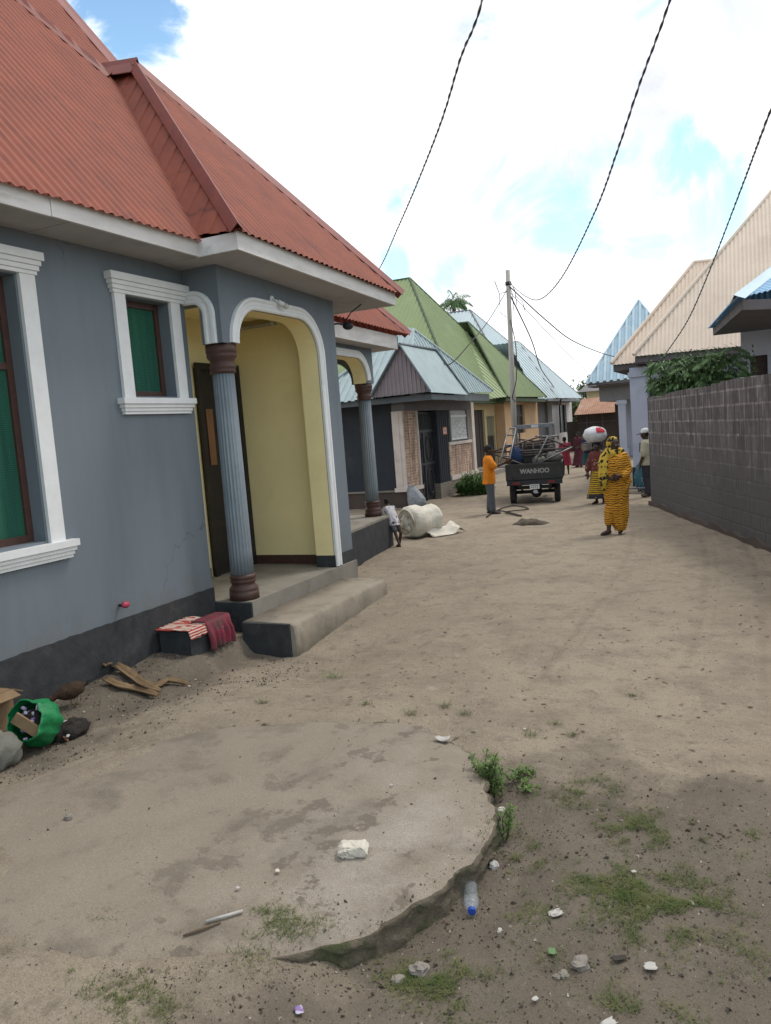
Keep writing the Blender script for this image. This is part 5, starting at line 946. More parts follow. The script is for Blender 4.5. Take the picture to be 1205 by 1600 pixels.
def wheel(x, y, r, wd):
    q = MB(); prof = [(r * .55, -wd * .4), (r * .8, -wd * .5), (r * .94, -wd * .48), (r, -wd * .3), (r, wd * .3), (r * .94, wd * .48), (r * .8, wd * .5), (r * .55, wd * .4)]; rs = []
    for j in range(33):
        a = 2 * math.pi * j / 32; rs.append([Vector((x + o, y + rr * math.cos(a), r + rr * math.sin(a))) for rr, o in prof])
    q.rings(rs, smooth=True, caps=False)
    for j in range(24):
        a = 2 * math.pi * j / 24; q.box((x - wd * .42, y - .012, r * 1.985), (x + wd * .42, y + .012, r * 2.03), Matrix.Rotation(a, 3, 'X'), (x, y, r))
    t = L(q, 'wheel', M['tyre'], tr); q = MB(); q.tube([(x - wd * .3, y, r), (x + wd * .3, y, r)], r * .56, 20); q.tube([(x - wd * .45, y, r), (x + wd * .45, y, r)], r * .2, 12); L(q, 'rim', M['metaldark'], t)
wheel(-.55, .42, .25, .145); wheel(.52, .42, .25, .145); wheel(0, 2.75, .24, .11)
q = MB(); q.tube([(-.05, 2.75, .24), (-.09, 2.62, .9), (-.1, 2.5, 1.1)], .025, 8).tube([(.05, 2.75, .24), (.09, 2.62, .9), (.1, 2.5, 1.1)], .025, 8).tube([(-.35, 2.35, 1.12), (-.1, 2.5, 1.1), (.1, 2.5, 1.1), (.35, 2.35, 1.12)], .016, 8); q.ell((0, 2.6, .92), (.14, .12, .13)); L(q, 'front_fork', M['metaldark'], tr)
q = MB(); q.ell((0, 2.15, .72), (.16, .34, .14), 14, 8); q.box((-.2, 1.76, .55), (.2, 2.4, .66)); L(q, 'fuel_tank', M['trike'], tr)
q = MB(); q.box((-.3, 1.55 + .22, .76), (.3, 2.02, .86)); L(q, 'seat', M['blackplastic'], tr)
q = MB(); boxes(q, ((-.52, 1.76, 1.86), (.48, 2.95, 1.90)), ((-.52, 1.74, 1.80), (.48, 1.765, 1.90)))
for x in (-.5, .43): q.box((x, 1.74, 1.0), (x + .045, 1.79, 1.86)); q.box((x, 2.85, 1.0), (x + .045, 2.9, 1.86))
L(q, 'cab_canopy', M['steel'], tr)
q = MB(); q.box((-.09, 1.731, 1.815), (.09, 1.738, 1.885)); L(q, 'sticker', M['plate'], tr)
q = MB(); q.box((-.42, 1.752, 1.0), (.3, 1.76, 1.45)); L(q, 'front_guard', M['metaldark'], tr)
# load: welded steel frames, each of them a thing of its own
def tl(x, y, z): v = Matrix.Rotation(TA, 3, 'Z') @ Vector((x, y, z)); return TP + v
def frame(paths, r, m, label, seed=0):
    q = MB()
    for p in paths: q.tube([tl(*c) for c in p], r, 8)
    return q.build('steel_frame', m, label=label, cat='metal frame', group='welded steel frames loaded on the tricycle')
frame([[(-.86, .15, .93), (-.78, .3, 1.18), (-.60, .8, 1.84)], [(-.62, .15, .93), (-.56, .3, 1.18), (-.42, .8, 1.84)], [(-.60, .8, 1.84), (-.42, .8, 1.84)], [(-.64, .68, 1.68), (-.46, .68, 1.68)], [(-.70, .5, 1.44), (-.51, .5, 1.44)], [(-.78, .3, 1.18), (-.56, .3, 1.18)], [(-.86, .15, .93), (-.5, .12, .93)]], .020, M['steel'], 'narrow ladder-like steel frame leaning at the left of the tray')
frame([[(-1.03, .5, 1.30), (-.7, .5, 1.38), (.2, .7, 1.60)], [(-1.03, .5, 1.28), (.92, .6, 1.26)], [(-1.03, .5, 1.26), (-.2, .15, .93)], [(.2, .7, 1.60), (.92, .6, 1.26)], [(-.7, .5, 1.28), (-.7, .5, 1.38)], [(-.2, .6, 1.27), (-.2, .66, 1.5)]], .022, M['steelrust'], 'long brown steel frame sticking out on both sides of the tray')
frame([[(.02, .14, .96), (.36, .5, 1.58), (.60, .55, 1.58), (.60, .9, 1.5)], [(.36, .5, 1.58), (.05, .9, 1.60)]], .022, M['steel'], 'bent steel tube frame standing at the right of the tray')
frame([[(.14, .16, .97), (.92, .3, 1.29)], [(.10, .7, 1.10), (.92, .6, 1.28)], [(.92, .3, 1.29), (.92, .6, 1.28)]], .020, M['steel'], 'steel frame corner pointing out low to the right of the tray')
frame([[(-.60, .7, .95), (-.55, .8, 1.45), (.15, .85, 1.42), (.2, .75, .95)], [(-.55, .75, 1.2), (.2, .8, 1.2)], [(-.3, .75, .95), (-.28, .8, 1.44)], [(-.02, .75, .95), (-.02, .8, 1.43)]], .020, M['steelrust'], 'dark window-like steel frame packed in the middle of the tray')
frame([[(-.42, 1.3, 1.43), (.5, 1.3, 1.43)], [(-.42, 1.2, 1.36), (.5, 1.2, 1.36)], [(-.42, 1.1, 1.22), (.5, 1.1, 1.22)], [(-.42, 1.0, 1.13), (.5, 1.0, 1.13)], [(-.42, 1.0, .62), (-.42, 1.3, 1.55)], [(.5, 1.0, .62), (.5, 1.3, 1.55)], [(-.42, 1.3, 1.55), (.0, 1.25, 1.47), (.5, 1.3, 1.52)]], .022, M['steelrust'], 'brown steel frame with four cross bars standing inside the tray')
q = MB(); q.ell(tl(-.45, .6, 1.14), (.17, .2, .26), 14, 9, nz=.25, seed=2); q.build('blue_bundle', mat('dark_blue_cloth', (.022, .045, .11), (.018, .03, .07), scale=8, bump=.5, bscale=18, bdist=.02), label='dark blue bundle behind the leaning frame in the tray', cat='bundle')
q = MB(); q.ell(tl(.48, .7, 1.06), (.2, .25, .14), 14, 9, nz=.25, seed=6); q.ell(tl(.1, .8, 1.0), (.18, .2, .12), 14, 9, nz=.3, seed=9); q.build('old_sacking', M['oldbag'], label='grey-green sacking heaped in the right of the tray', cat='sack')

# ------------------------------------------------------------------ people
def person(loc, rot, h, label, arms, legs, head=(0, 0), lean=(0, 0), voxel=.009, wide=1.0, skin='skin', hair=True, group=None, toe=1, eyes=True, headoff=(0, 0), tilt=(0, 0)):
    """joint positions are fractions of height h in the person's own frame: +y forward, +x to their left... arms: (shoulder, elbow, wrist, fingertip direction)"""
    t = thing('person', loc, label, 'person', group, rot); q = MB()
    def V(x, y, z): return Vector((x * h + lean[0] * h * max(0, z - .5) * 2 + tilt[0] * h * max(0, z - .045), y * h + lean[1] * h * max(0, z - .5) * 2 + tilt[1] * h * max(0, z - .045), z * h))
    def ring(z, cx, cy, rx, ry, n=16):
        c = V(cx, cy, z); return [c + Vector((rx * h * wide * math.cos(2 * math.pi * j / n), ry * h * wide * math.sin(2 * math.pi * j / n), 0)) for j in range(n)]
    q.rings([ring(z, 0, cy, rx, ry) for z, cy, rx, ry in ((.455, 0, .055, .05), (.50, -.005, .098, .066), (.55, -.005, .095, .062), (.61, .0, .080, .055), (.68, .005, .090, .060), (.75, .005, .104, .062), (.80, 0, .105, .055), (.825, 0, .075, .045), (.84, .0, .042, .038))])
    hc = V(headoff[0], .015 + headoff[1], .925); q.tube([V(0, 0, .81), V(0, .005, .85), hc + Vector((0, -.012 * h, -.03 * h))], [.036 * h, .033 * h, .033 * h], 12)
    hm = Matrix.Rotation(head[0], 3, 'Z') @ Matrix.Rotation(head[1], 3, 'X')
    def hp(x, y, z): return hc + hm @ Vector((x * h, y * h, z * h))
    rs = []
    for z, cy, rx, ry in ((-.068, .028, .014, .014), (-.060, .022, .030, .030), (-.040, .012, .041, .045), (-.015, .004, .047, .055), (.015, -.002, .050, .059), (.040, -.004, .046, .054), (.060, -.004, .030, .036), (.069, -.004, .010, .012)):
        rs.append([hp(rx * math.cos(2 * math.pi * j / 16), cy + ry * math.sin(2 * math.pi * j / 16), z) for j in range(16)])
    q.rings(rs); q.tube([hp(0, .056, .006), hp(0, .068, -.014), hp(0, .060, -.020)], [.006 * h, .010 * h, .008 * h], 8); q.tube([hp(-.016, .050, -.040), hp(0, .058, -.039), hp(.016, .050, -.040)], [.005 * h, .008 * h, .005 * h], 8)
    for sx in (-1, 1): q.ell(hp(sx * .050, -.004, -.006), (.007 * h, .014 * h, .020 * h), 8, 6)
    for sx, (sh, el, wr, fd) in zip((-1, 1), arms):
        S, E_, W_ = V(*sh), V(*el), V(*wr); q.tube([S, S.lerp(E_, .5), E_, E_.lerp(W_, .35), W_], [.034 * h, .029 * h, .024 * h, .024 * h, .016 * h], 12, round_=True)
        f = Vector(fd).normalized(); side = f.cross(Vector((sx * .3, 1, .2))).normalized(); nn = side.cross(f)
        pm = W_ + f * .045 * h; q.tube([W_, W_ + f * .02 * h, pm, W_ + f * .058 * h], [.016 * h, .021 * h, .023 * h, .019 * h], 10)
        for i, ln in enumerate((.040, .047, .044, .034)):
            b = W_ + f * .056 * h + side * (i - 1.5) * .0125 * h; m1 = b + f * ln * .5 * h; q.tube([b, m1, m1 + (f * .8 + nn * .5).normalized() * ln * .5 * h], [.0078 * h, .0072 * h, .006 * h], 7, round_=True)
        b = W_ + f * .022 * h + side * -.017 * h; q.tube([b, b + (f * .6 - side * .8).normalized() * .025 * h, b + (f * .9 - side * .6).normalized() * .045 * h], [.0095 * h, .0085 * h, .007 * h], 7, round_=True)
    for sx, (hp_, kn, an, td) in zip((-1, 1), legs):
        a, k, n = V(*hp_), V(*kn), V(*an); q.tube([a, a.lerp(k, .5), k, k.lerp(n, .35), n], [.054 * h, .045 * h, .034 * h, .033 * h, .021 * h], 12, round_=True)
        d = Vector((td[0], td[1], 0)).normalized() * h; z0 = Vector((0, 0, 1))
        q.tube([n - d * .022 - z0 * (n.z - .022 * h), n - d * .0 - z0 * (n.z - .030 * h), n + d * .05 - z0 * (n.z - .022 * h), n + d * .092 - z0 * (n.z - .014 * h), n + d * .112 - z0 * (n.z - .012 * h)], [.020 * h, .025 * h, .022 * h, .020 * h, .010 * h], 10); q.tube([n, n - z0 * (n.z - .025 * h)], [.021 * h, .022 * h], 10)
    b = q.build('body', M[skin], t, local=True); remesh(b, voxel, it=2)
    if eyes:
        for sx in (-1, 1): e = MB(); e.ell(hp(sx * .019, .052, .004), (.007 * h, .005 * h, .0045 * h), 8, 6); e.build('eye', M['eye'], t, local=True)
    if hair:
        e = MB(); rs = []
        for z, rx, ry, cy in ((-.028, .044, .048, -.022), (-.005, .0515, .056, -.012), (.02, .054, .060, -.007), (.045, .049, .056, -.006), (.066, .032, .038, -.005), (.076, .010, .012, -.005)): rs.append([hp(rx * math.cos(2 * math.pi * j / 18), cy + ry * math.sin(2 * math.pi * j / 18), z) for j in range(18)])
        e.rings(rs); e.build('hair', M['hair'], t, local=True)
    return t, V, hp
def garment(t, name, m, rings=(), tubes=(), voxel=.012, h=1, V=None, fold=0, k=9, it=1, label=None, n=48, seed=0, open_=False):
    q = MB()
    if rings:
        rs = []
        for i, (z, cx, cy, rx, ry) in enumerate(rings):
            c = V(cx, cy, z); f = fold * (i / max(1, len(rings) - 1)); rs.append([c + Vector((rx * h * math.cos(a), ry * h * math.sin(a), 0)) * (1 + f * math.sin(k * a + seed + .6 * i) + .5 * f * math.sin((k * 2 + 1) * a + i)) for a in [2 * math.pi * j / n for j in range(n)]])
        q.rings(rs)
    for pts, rad in tubes: q.tube([V(*p) for p in pts], [r * h for r in rad], 16, round_=True)
    o = q.build(name, m, t, local=True, label=label)
    if voxel: remesh(o, voxel, it=it)
    return o
DOWN = (0, .1, -1)
def aL(sx, el=(.02, -.02, .63), wr=(.03, .03, .47), fd=DOWN): return ((sx * .112, 0, .80), (sx * (.112 + el[0]), el[1], el[2]), (sx * (.112 + wr[0]), wr[1], wr[2]), fd)
def lL(sx, kx=.058, ky=.01, an=(.06, -.01), td=None): return ((sx * .052, 0, .50), (sx * kx, ky, .275), (sx * an[0], an[1], .045), td or (sx * .25, 1))
def facing(px_, py_, z=0): return atz(px_, py_, z)
# woman in the orange striped wrap, walking towards us
wl = atz(966, 833, 0); wh = 1.62; wr_ = math.pi - R(14) + R(8)
t, V, hpf = person(wl, wr_, wh, 'woman in an orange wrap with dark stripes and yellow headscarf, walking this way', [((-.10, 0, .80), (-.125, .0, .64), (-.08, .11, .60), (.6, .6, .1)), ((.10, 0, .80), (.125, .03, .64), (.03, .12, .58), (-1, .4, .0))], [((-.045, 0, .50), (-.035, .0, .28), (-.025, -.03, .055), (-.1, 1)), ((.05, 0, .50), (.062, .05, .275), (.072, .09, .045), (.6, 1))], head=(R(58), R(-8)), hair=False, voxel=.007)
garment(t, 'wrap_dress', M['tiger'], [(.035, -.03, .01, .052, .060), (.10, -.024, .01, .076, .080), (.20, -.016, .0, .100, .098), (.32, .0, -.005, .116, .110), (.43, .004, -.008, .128, .118), (.50, .004, -.005, .130, .120), (.56, .0, .0, .122, .114), (.64, -.002, .008, .118, .108), (.72, -.006, .01, .122, .104), (.79, -.012, .005, .112, .086), (.825, -.015, .0, .085, .070)][::-1], [([(-.095, 0, .795), (-.125, .0, .66), (-.11, .07, .605)], [.050, .052, .046]), ([(.09, 0, .785), (.125, .03, .65)], [.048, .044]), ([(-.09, -.03, .64), (-.115, -.01, .54), (-.10, .03, .46)], [.04, .045, .03]), ([(.05, .0, .36), (.07, .045, .22), (.076, .07, .12)], [.06, .056, .042]), ([(-.03, .0, .3), (-.03, .0, .16), (-.028, -.01, .08)], [.06, .055, .045])], voxel=.009, h=wh, V=V, fold=.075, k=7, it=1)
q = MB(); hs = []
for z, rx, ry, cy in ((-.085, .060, .060, -.03), (-.05, .060, .062, -.022), (-.015, .062, .066, -.018), (.02, .063, .070, -.014), (.05, .056, .064, -.010), (.074, .036, .042, -.006), (.084, .010, .012, -.006)): hs.append([hpf(rx * math.cos(a), cy + ry * math.sin(a) * (1 if math.sin(a) < .3 else .62), z) for a in [2 * math.pi * j / 24 for j in range(24)]])
q.rings(hs); sc_t = [((.03, -.01, .87), .056), ((.08, .03, .81), .062), ((.098, .075, .72), .060), ((.098, .095, .63), .054), ((.096, .10, .55), .046), ((.10, .09, .48), .026)]
q.tube([V(*p) for p, r in sc_t], [r * wh for p, r in sc_t], 16, round_=True); q.tube([V(-.05, -.02, .845), V(0, .04, .835), V(.06, .03, .84)], [.05 * wh, .05 * wh, .055 * wh], 14, round_=True)
so = q.build('headscarf', M['shawl'], t, local=True); remesh(so, .011, it=2)
q = MB(); q.ell(V(.095, .125, .045) - Vector((0, 0, .035 * wh)), (.045, .09, .010), 10, 6, rot=Matrix.Rotation(R(-31), 3, 'Z')); q.build('sandal', M['dark'], t, local=True)
# woman behind with a white sack on her head
w2 = atz(938, 787, 0); h2 = 1.42
t, V, hpf = person(w2, math.pi - R(16), h2, 'woman in a dark floral top and yellow-black skirt carrying a white sack', [((-.112, 0, .80), (-.14, .0, .64), (-.14, .03, .5), DOWN), ((.112, 0, .80), (.16, .02, .64), (.15, .08, .5), DOWN)], [lL(-1), lL(1)], hair=True)
garment(t, 'top', M['floral'], [(.845, 0, 0, .05, .045), (.82, 0, 0, .09, .06), (.78, 0, 0, .125, .075), (.70, 0, 0, .120, .08), (.60, 0, 0, .115, .085), (.46, 0, 0, .135, .1)], [([(-.10, 0, .80), (-.14, .0, .65), (-.14, .02, .56)], [.05, .048, .045]), ([(.10, 0, .80), (.16, .02, .64), (.16, .06, .56)], [.05, .048, .045])], h=h2, V=V, fold=.03)
garment(t, 'skirt', M['yellowblack'], [(.58, 0, 0, .10, .08), (.50, .0, 0, .128, .10), (.36, .01, 0, .142, .11), (.22, .03, .0, .155, .12), (.10, .05, .0, .165, .125)], h=h2, V=V, fold=.05, k=6)
garment(t, 'hem', M['dark'], [(.16, .04, 0, .166, .128), (.09, .05, 0, .172, .132)], h=h2, V=V, fold=.03, k=6, voxel=.016)
hd2 = hpf(0, 0, .076); sp_ = Vector(w2) + Matrix.Rotation(math.pi - R(16), 3, 'Z') @ hd2
q = MB(); q.ell(Vector((0, 0, .15)), (.265, .22, .185), 40, 24, nz=.10, nf=2.2, seed=3, flat=-.165)
sk_ = q.build('white_sack', M['sackwhite'], local=True, origin=tuple(sp_ + Vector((-.03, 0, -.0))), label="bulging white sack with a red patch balanced on the woman's head", cat='sack')
q = MB(); rsx = []
for i in range(6):
    ph = R(14) + R(42) * i / 5; rsx.append([Vector((.276 * math.cos(ph) * math.cos(a), .230 * math.cos(ph) * math.sin(a), .15 + .196 * math.sin(ph))) * 1.0 for a in [R(-75) + R(50) * j / 6 for j in range(7)]])
q.rings(rsx, close=False, caps=False); q.build('red_print', M['redprint'], sk_, local=True)
# boy in the orange t-shirt
bl = atz(768, 803, 0); bh = 1.54
t, V, hpf = person(bl, R(-70), bh, 'boy in an orange t-shirt and grey jeans holding the load of the tricycle', [((-.112, 0, .80), (-.13, .10, .68), (-.06, .25, .72), (0, 1, .3)), ((.112, 0, .80), (.13, .08, .68), (.06, .24, .74), (0, 1, .3))], [lL(-1, an=(.05, -.02)), lL(1, an=(.06, .02))], head=(0, R(-5)))
garment(t, 'tshirt', M['orange'], [(.85, 0, 0, .045, .042), (.825, 0, 0, .085, .06), (.79, 0, 0, .118, .074), (.70, 0, .004, .116, .082), (.60, 0, .002, .112, .084), (.50, 0, 0, .120, .092), (.44, 0, -.01, .124, .094)], [([(-.10, 0, .795), (-.128, .05, .73), (-.132, .08, .695)], [.048, .050, .048]), ([(.10, 0, .795), (.128, .04, .73), (.132, .07, .695)], [.048, .050, .048])], h=bh, V=V, fold=.03, k=5, voxel=.010)
garment(t, 'jeans', M['jeans'], [(.53, 0, 0, .10, .072), (.48, 0, 0, .105, .078), (.44, 0, 0, .09, .07)], [([(-.052, 0, .48), (-.058, .01, .275), (-.052, -.018, .07)], [.066, .052, .048]), ([(.052, 0, .48), (.058, .01, .275), (.06, .018, .07)], [.066, .052, .048])], h=bh, V=V, voxel=.011)
q = MB()
for sx, fy in ((-1, -.02), (1, .02)): q.ell(V(sx * .058, .035 + fy, .022), (.055, .125, .04), 12, 8)
q.build('shoes', M['dark'], t, local=True)
# small child leaning on the far porch
kl = atz(629, 855, 0); kh = .84
t, V, hpf = person(kl, R(62), kh, 'small barefoot child in a white spotted shirt leaning on the porch edge', [((-.112, 0, .80), (-.14, .14, .68), (-.10, .25, .62), (0, 1, -.2)), ((.112, 0, .80), (.13, .15, .68), (.09, .26, .62), (0, 1, -.2))], [((-.052, .0, .50), (-.06, .02, .275), (-.065, .0, .045), (-.3, 1)), ((.052, .0, .50), (.06, .0, .275), (.065, .17, .045), (.1, 1))], lean=(.03, .10), tilt=(.0, .42), headoff=(0, .0), voxel=.006, eyes=True)
garment(t, 'shirt', M['spotshirt'], [(.845, 0, 0, .05, .045), (.82, 0, 0, .09, .06), (.78, 0, 0, .122, .076), (.68, 0, .0, .122, .085), (.56, 0, .02, .125, .095), (.45, 0, .03, .128, .1)], [([(-.10, 0, .795), (-.13, .08, .73), (-.138, .12, .69)], [.05, .05, .048]), ([(.10, 0, .795), (.125, .08, .73), (.13, .12, .69)], [.05, .05, .048])], h=kh, V=V, fold=.03, k=5, voxel=.008)
garment(t, 'shorts', M['jeans'], [(.53, 0, .04, .10, .08), (.47, 0, .05, .112, .088), (.43, 0, .04, .1, .08)], [([(-.052, .05, .48), (-.066, .01, .36)], [.068, .06]), ([(.052, .05, .48), (.06, .03, .36)], [.068, .06])], h=kh, V=V, voxel=.008)
# man with a cap by the wall end
ml = atz(1014, 776, 0); mh = 1.60
t, V, hpf = person(ml, R(76), mh, 'man in a cream shirt and white cap half hidden behind the block wall', [((-.112, 0, .80), (-.135, .0, .63), (-.12, .07, .49), DOWN), ((.112, 0, .80), (.135, .0, .63), (.12, .07, .49), DOWN)], [lL(-1, an=(.055, -.03)), lL(1, an=(.055, .04))], head=(R(5), R(-8)))
garment(t, 'shirt', M['cream_shirt'], [(.85, 0, 0, .045, .042), (.825, 0, 0, .085, .06), (.79, 0, 0, .118, .076), (.70, 0, .004, .118, .084), (.60, 0, .004, .115, .086), (.47, 0, 0, .125, .096)], [([(-.10, 0, .795), (-.132, .0, .68), (-.135, .0, .64)], [.05, .05, .047]), ([(.10, 0, .795), (.132, .0, .68), (.135, .0, .64)], [.05, .05, .047])], h=mh, V=V, fold=.03, k=5)
garment(t, 'trousers', M['dark'], [(.53, 0, 0, .10, .075), (.48, 0, 0, .108, .08), (.44, 0, 0, .09, .07)], [([(-.052, 0, .48), (-.058, .01, .275), (-.055, -.03, .06)], [.066, .050, .042]), ([(.052, 0, .48), (.058, .01, .275), (.055, .04, .06)], [.066, .050, .042])], h=mh, V=V)
q = MB(); rs = []
for z, r_ in ((.018, .066), (.04, .066), (.065, .058), (.084, .036), (.092, .008)): rs.append([hpf(r_ * .9 * math.cos(a), -.004 + r_ * math.sin(a), z) for a in [2 * math.pi * j / 20 for j in range(20)]])
q.rings(rs); cp = q.build('cap', M['capwhite'], t, local=True); q = MB(); q.rings([[hpf(r_ * .75 * math.cos(a), .045 + r_ * math.sin(a), z) for a in [math.pi * j / 12 for j in range(13)]] for r_, z in ((.04, .026), (.085, .016), (.085, .010), (.04, .018))], smooth=False); q.build('brim', M['dark'], cp, local=True)
q = MB(); q.tube([V(-.09, .06, .80), V(0, .10, .68), V(.11, .06, .52)], .014 * mh, 8); q.build('bag_strap', M['dark'], t, local=True)
# people further up the lane
def simple(loc, rot, h, label, top, skirt, hem, flare, head=(0, 0), arms=None, legs=None, sleeves=True, group='people standing far up the lane'):
    t, V, hpf = person(loc, rot, h, label, arms or [((-.112, 0, .80), (-.14, .02, .64), (-.09, .12, .56), (.4, 1, 0)), ((.112, 0, .80), (.14, .02, .64), (.09, .12, .56), (-.4, 1, 0))], legs or [lL(-1), lL(1)], head=head, voxel=.013, group=group)
    tb = [([(-.10, 0, .80), (-.14, .02, .65)], [.05, .045]), ([(.10, 0, .80), (.14, .02, .65)], [.05, .045])] if sleeves else []
    garment(t, 'top', M[top], [(.845, 0, 0, .05, .045), (.82, 0, 0, .09, .06), (.78, 0, 0, .12, .075), (.68, 0, 0, .115, .08), (.58, 0, 0, .11, .082), (.50, 0, 0, .125, .095)], tb, h=h, V=V, fold=.03, voxel=.016)
    garment(t, 'skirt', M[skirt], [(.57, 0, 0, .105, .08), (.48, 0, 0, .13, .10), (hem + .1, 0, 0, .13 + flare * .7, .1 + flare * .6), (hem, 0, 0, .135 + flare, .105 + flare)], h=h, V=V, fold=.06, k=6, voxel=.016)
    return t, V
simple(atz(885, 741, 0), R(20), 1.34, 'girl in a crimson dress standing right of the tricycle load', 'crimson', 'crimson', .24, .02)
simple(atz(906, 730, 0), R(150), 1.42, 'woman in a wide maroon dress beside the girl in crimson', 'maroon', 'maroon', .05, .10)
tt, V = simple(atz(922, 743, 0), math.pi, 1.5, 'woman in a dark top and teal skirt carrying a metal pot before her', 'navycloth', 'teal', .25, .03, arms=[((-.112, 0, .80), (-.15, .05, .64), (-.09, .17, .60), (.3, 1, 0)), ((.112, 0, .80), (.15, .05, .64), (.09, .17, .60), (-.3, 1, 0))])
po = Vector(atz(922, 743, 0)) + Vector((0, -.32, .86)); pt = thing('metal_pot', po, 'dull metal pot held by the woman in the teal skirt', 'pot')
MB().lathe([(.02, 0), (.13, .01), (.16, .06), (.165, .22), (.175, .225), (.175, .235), (.16, .235), (.15, .06), (.01, .03)], po, 24).build('pot_body', M['pot'], pt); MB().lathe([(.17, .24), (.12, .275), (.03, .29), (.025, .31), (.01, .315)], po, 24).build('lid', M['blackplastic'], pt)
simple(atz(931, 741, 0), R(170), 1.5, 'person in navy standing close behind the teal skirt', 'navycloth', 'navycloth', .22, .02)
simple(atz(866, 762, 0), R(100), 1.2, 'child in a pink dress half hidden beyond the tricycle tray', 'pinkcloth', 'pinkcloth', .3, .03)

# ------------------------------------------------------------------ things lying in the lane
# rolled tarpaulin with a loose flap
tc_ = atz(673, 838, 0); ta = R(-52); ax = Vector((math.cos(ta + R(80)), math.sin(ta + R(80)), 0)); tp0 = atz(640, 838, 0)
tarp = thing('rolled_tarpaulin', tc_, 'big cream tarpaulin rolled up with one loose flap on the ground', 'tarpaulin')
axd = Vector((.485, .875, 0)); sd = Vector((axd.y, -axd.x, 0)); c0_ = Vector((tc_.x - .24, tc_.y + .12, .285)); q = MB(); rs = []
for i in range(49):
    t_ = i / 48; ring = []; rr = (.285 + .02 * math.sin(t_ * 7)) * (1 - .10 * (max(0, abs(t_ - .5) - .42) / .08)) 
    for j in range(80):
        a = 2 * math.pi * j / 80; k = 1 + .08 * noise.noise(Vector((math.cos(a) * 2.2, math.sin(a) * 2.2, t_ * 2.2))) + .05 * abs(noise.noise(Vector((math.cos(a) * 5, math.sin(a) * 5, t_ * 4)))) - .03 * math.exp(-((t_ - .6) / .03) ** 2); v = sd * math.cos(a) * rr * k * 1.06 + Z * math.sin(a) * rr * k
        p = c0_ + axd * (t_ - .5) * .66 + v; p.z = max(p.z, .004); ring.append(p)
    rs.append(ring)
q.rings(rs); q.build('roll', M['tarp'], tarp)
q = MB()
for turn in range(4):
    r0 = .25 - turn * .058; pts = [c0_ - axd * (.335 + .02 * turn * 0 + .012 * math.sin(a * 2 + turn)) + sd * math.cos(a) * r0 * (1 - .03 * i / 18) + Z * (math.sin(a) * r0 * (1 - .03 * i / 18)) for i, a in enumerate([R(20) * k + turn * .7 for k in range(18)])]
    q.tube(pts, [.022 - .002 * turn] * 18, 6)
q.ell(c0_ - axd * .33, (.10, .10, .13), 14, 9, nz=.6, nf=4, seed=5); q.ell(c0_ - axd * .34 + Vector((0, 0, -.1)) + sd * .08, (.06, .06, .07), 12, 8, nz=.6, nf=4, seed=6)
q.build('rolled_end', M['tarp'], tarp)
q = MB(); rows = []
for i in range(13):
    u_ = i / 12; row = []
    for j in range(9):
        v_ = j / 8; p = c0_ + axd * (-.05 + .75 * u_) + sd * (.20 + .30 * v_ * (1 - .3 * abs(u_ - .6))); p.z = .012 + max(0, .14 * (1 - v_) ** 2 + .14 * math.exp(-((u_ - .82) / .12) ** 2) * (1 - abs(v_ - .6)) + .05 * noise.noise(Vector((u_ * 4, v_ * 3, 2)))); row.append(p)
    rows.append(row)
q.rings(rows, close=False, caps=False); o = q.build('flap', M['tarp'], tarp); sl = o.modifiers.new('s', 'SOLIDIFY'); sl.thickness = .008
# grey sack leaning by the tiled pillar
gl = Vector((-2.42, 18.55, 0)); q = MB(); rs = []
for z, cx, r_ in ((.0, 0, .14), (.03, 0, .21), (.12, .02, .235), (.24, .0, .225), (.36, -.04, .195), (.45, -.08, .15), (.51, -.11, .10), (.545, -.12, .06), (.575, -.12, .075), (.60, -.13, .03)): rs.append([gl + Vector((cx - .05 + r_ * math.cos(a) * (1 + .16 * noise.noise(Vector((math.cos(a) * 3, math.sin(a) * 3, z * 9))) + .10 * abs(noise.noise(Vector((math.cos(a) * 7, math.sin(a) * 7, z * 16))))), r_ * .85 * math.sin(a), z * 1.02)) for a in [2 * math.pi * j / 40 for j in range(40)]])
q.rings(rs); q.build('grey_sack', M['greysack'], label='full shiny grey sack leaning by the tiled pillar', cat='sack')
# rag, cables
rg = atz(828, 819, 0); q = MB(); rows = []
for i in range(19):
    row = []
    for j in range(11):
        u_, v_ = i / 18, j / 10; e_ = math.sin(math.pi * u_) ** .6 * math.sin(math.pi * v_) ** .6; row.append(rg + Vector(((u_ - .5) * .72 + .04 * N(u_ * 3, v_ * 3, 1), (v_ - .5) * .36 * (1 - .4 * (1 - u_)) + .04 * N(u_ * 2, v_ * 4, 1, 4), -.01 + e_ * (.06 + .05 * u_ + .09 * abs(noise.noise(Vector((u_ * 5, v_ * 4, 7))))))))
    rows.append(row)
q.rings(rows, close=False, caps=False); q.build('brown_rag', M['rag'], label='crumpled brown rag lying in the lane behind the tricycle', cat='rag')
q = MB(); q.tube(spline([atz(770, 800, .02), atz(800, 790, .02), atz(826, 795, .02), atz(790, 800, .025), atz(815, 806, .02), atz(780, 798, .03), atz(760, 808, .02)], 8), .014, 6); q.build('loose_cable', M['rope'], label='dark loose cable coiled on the sand by the tricycle wheel', cat='cable')
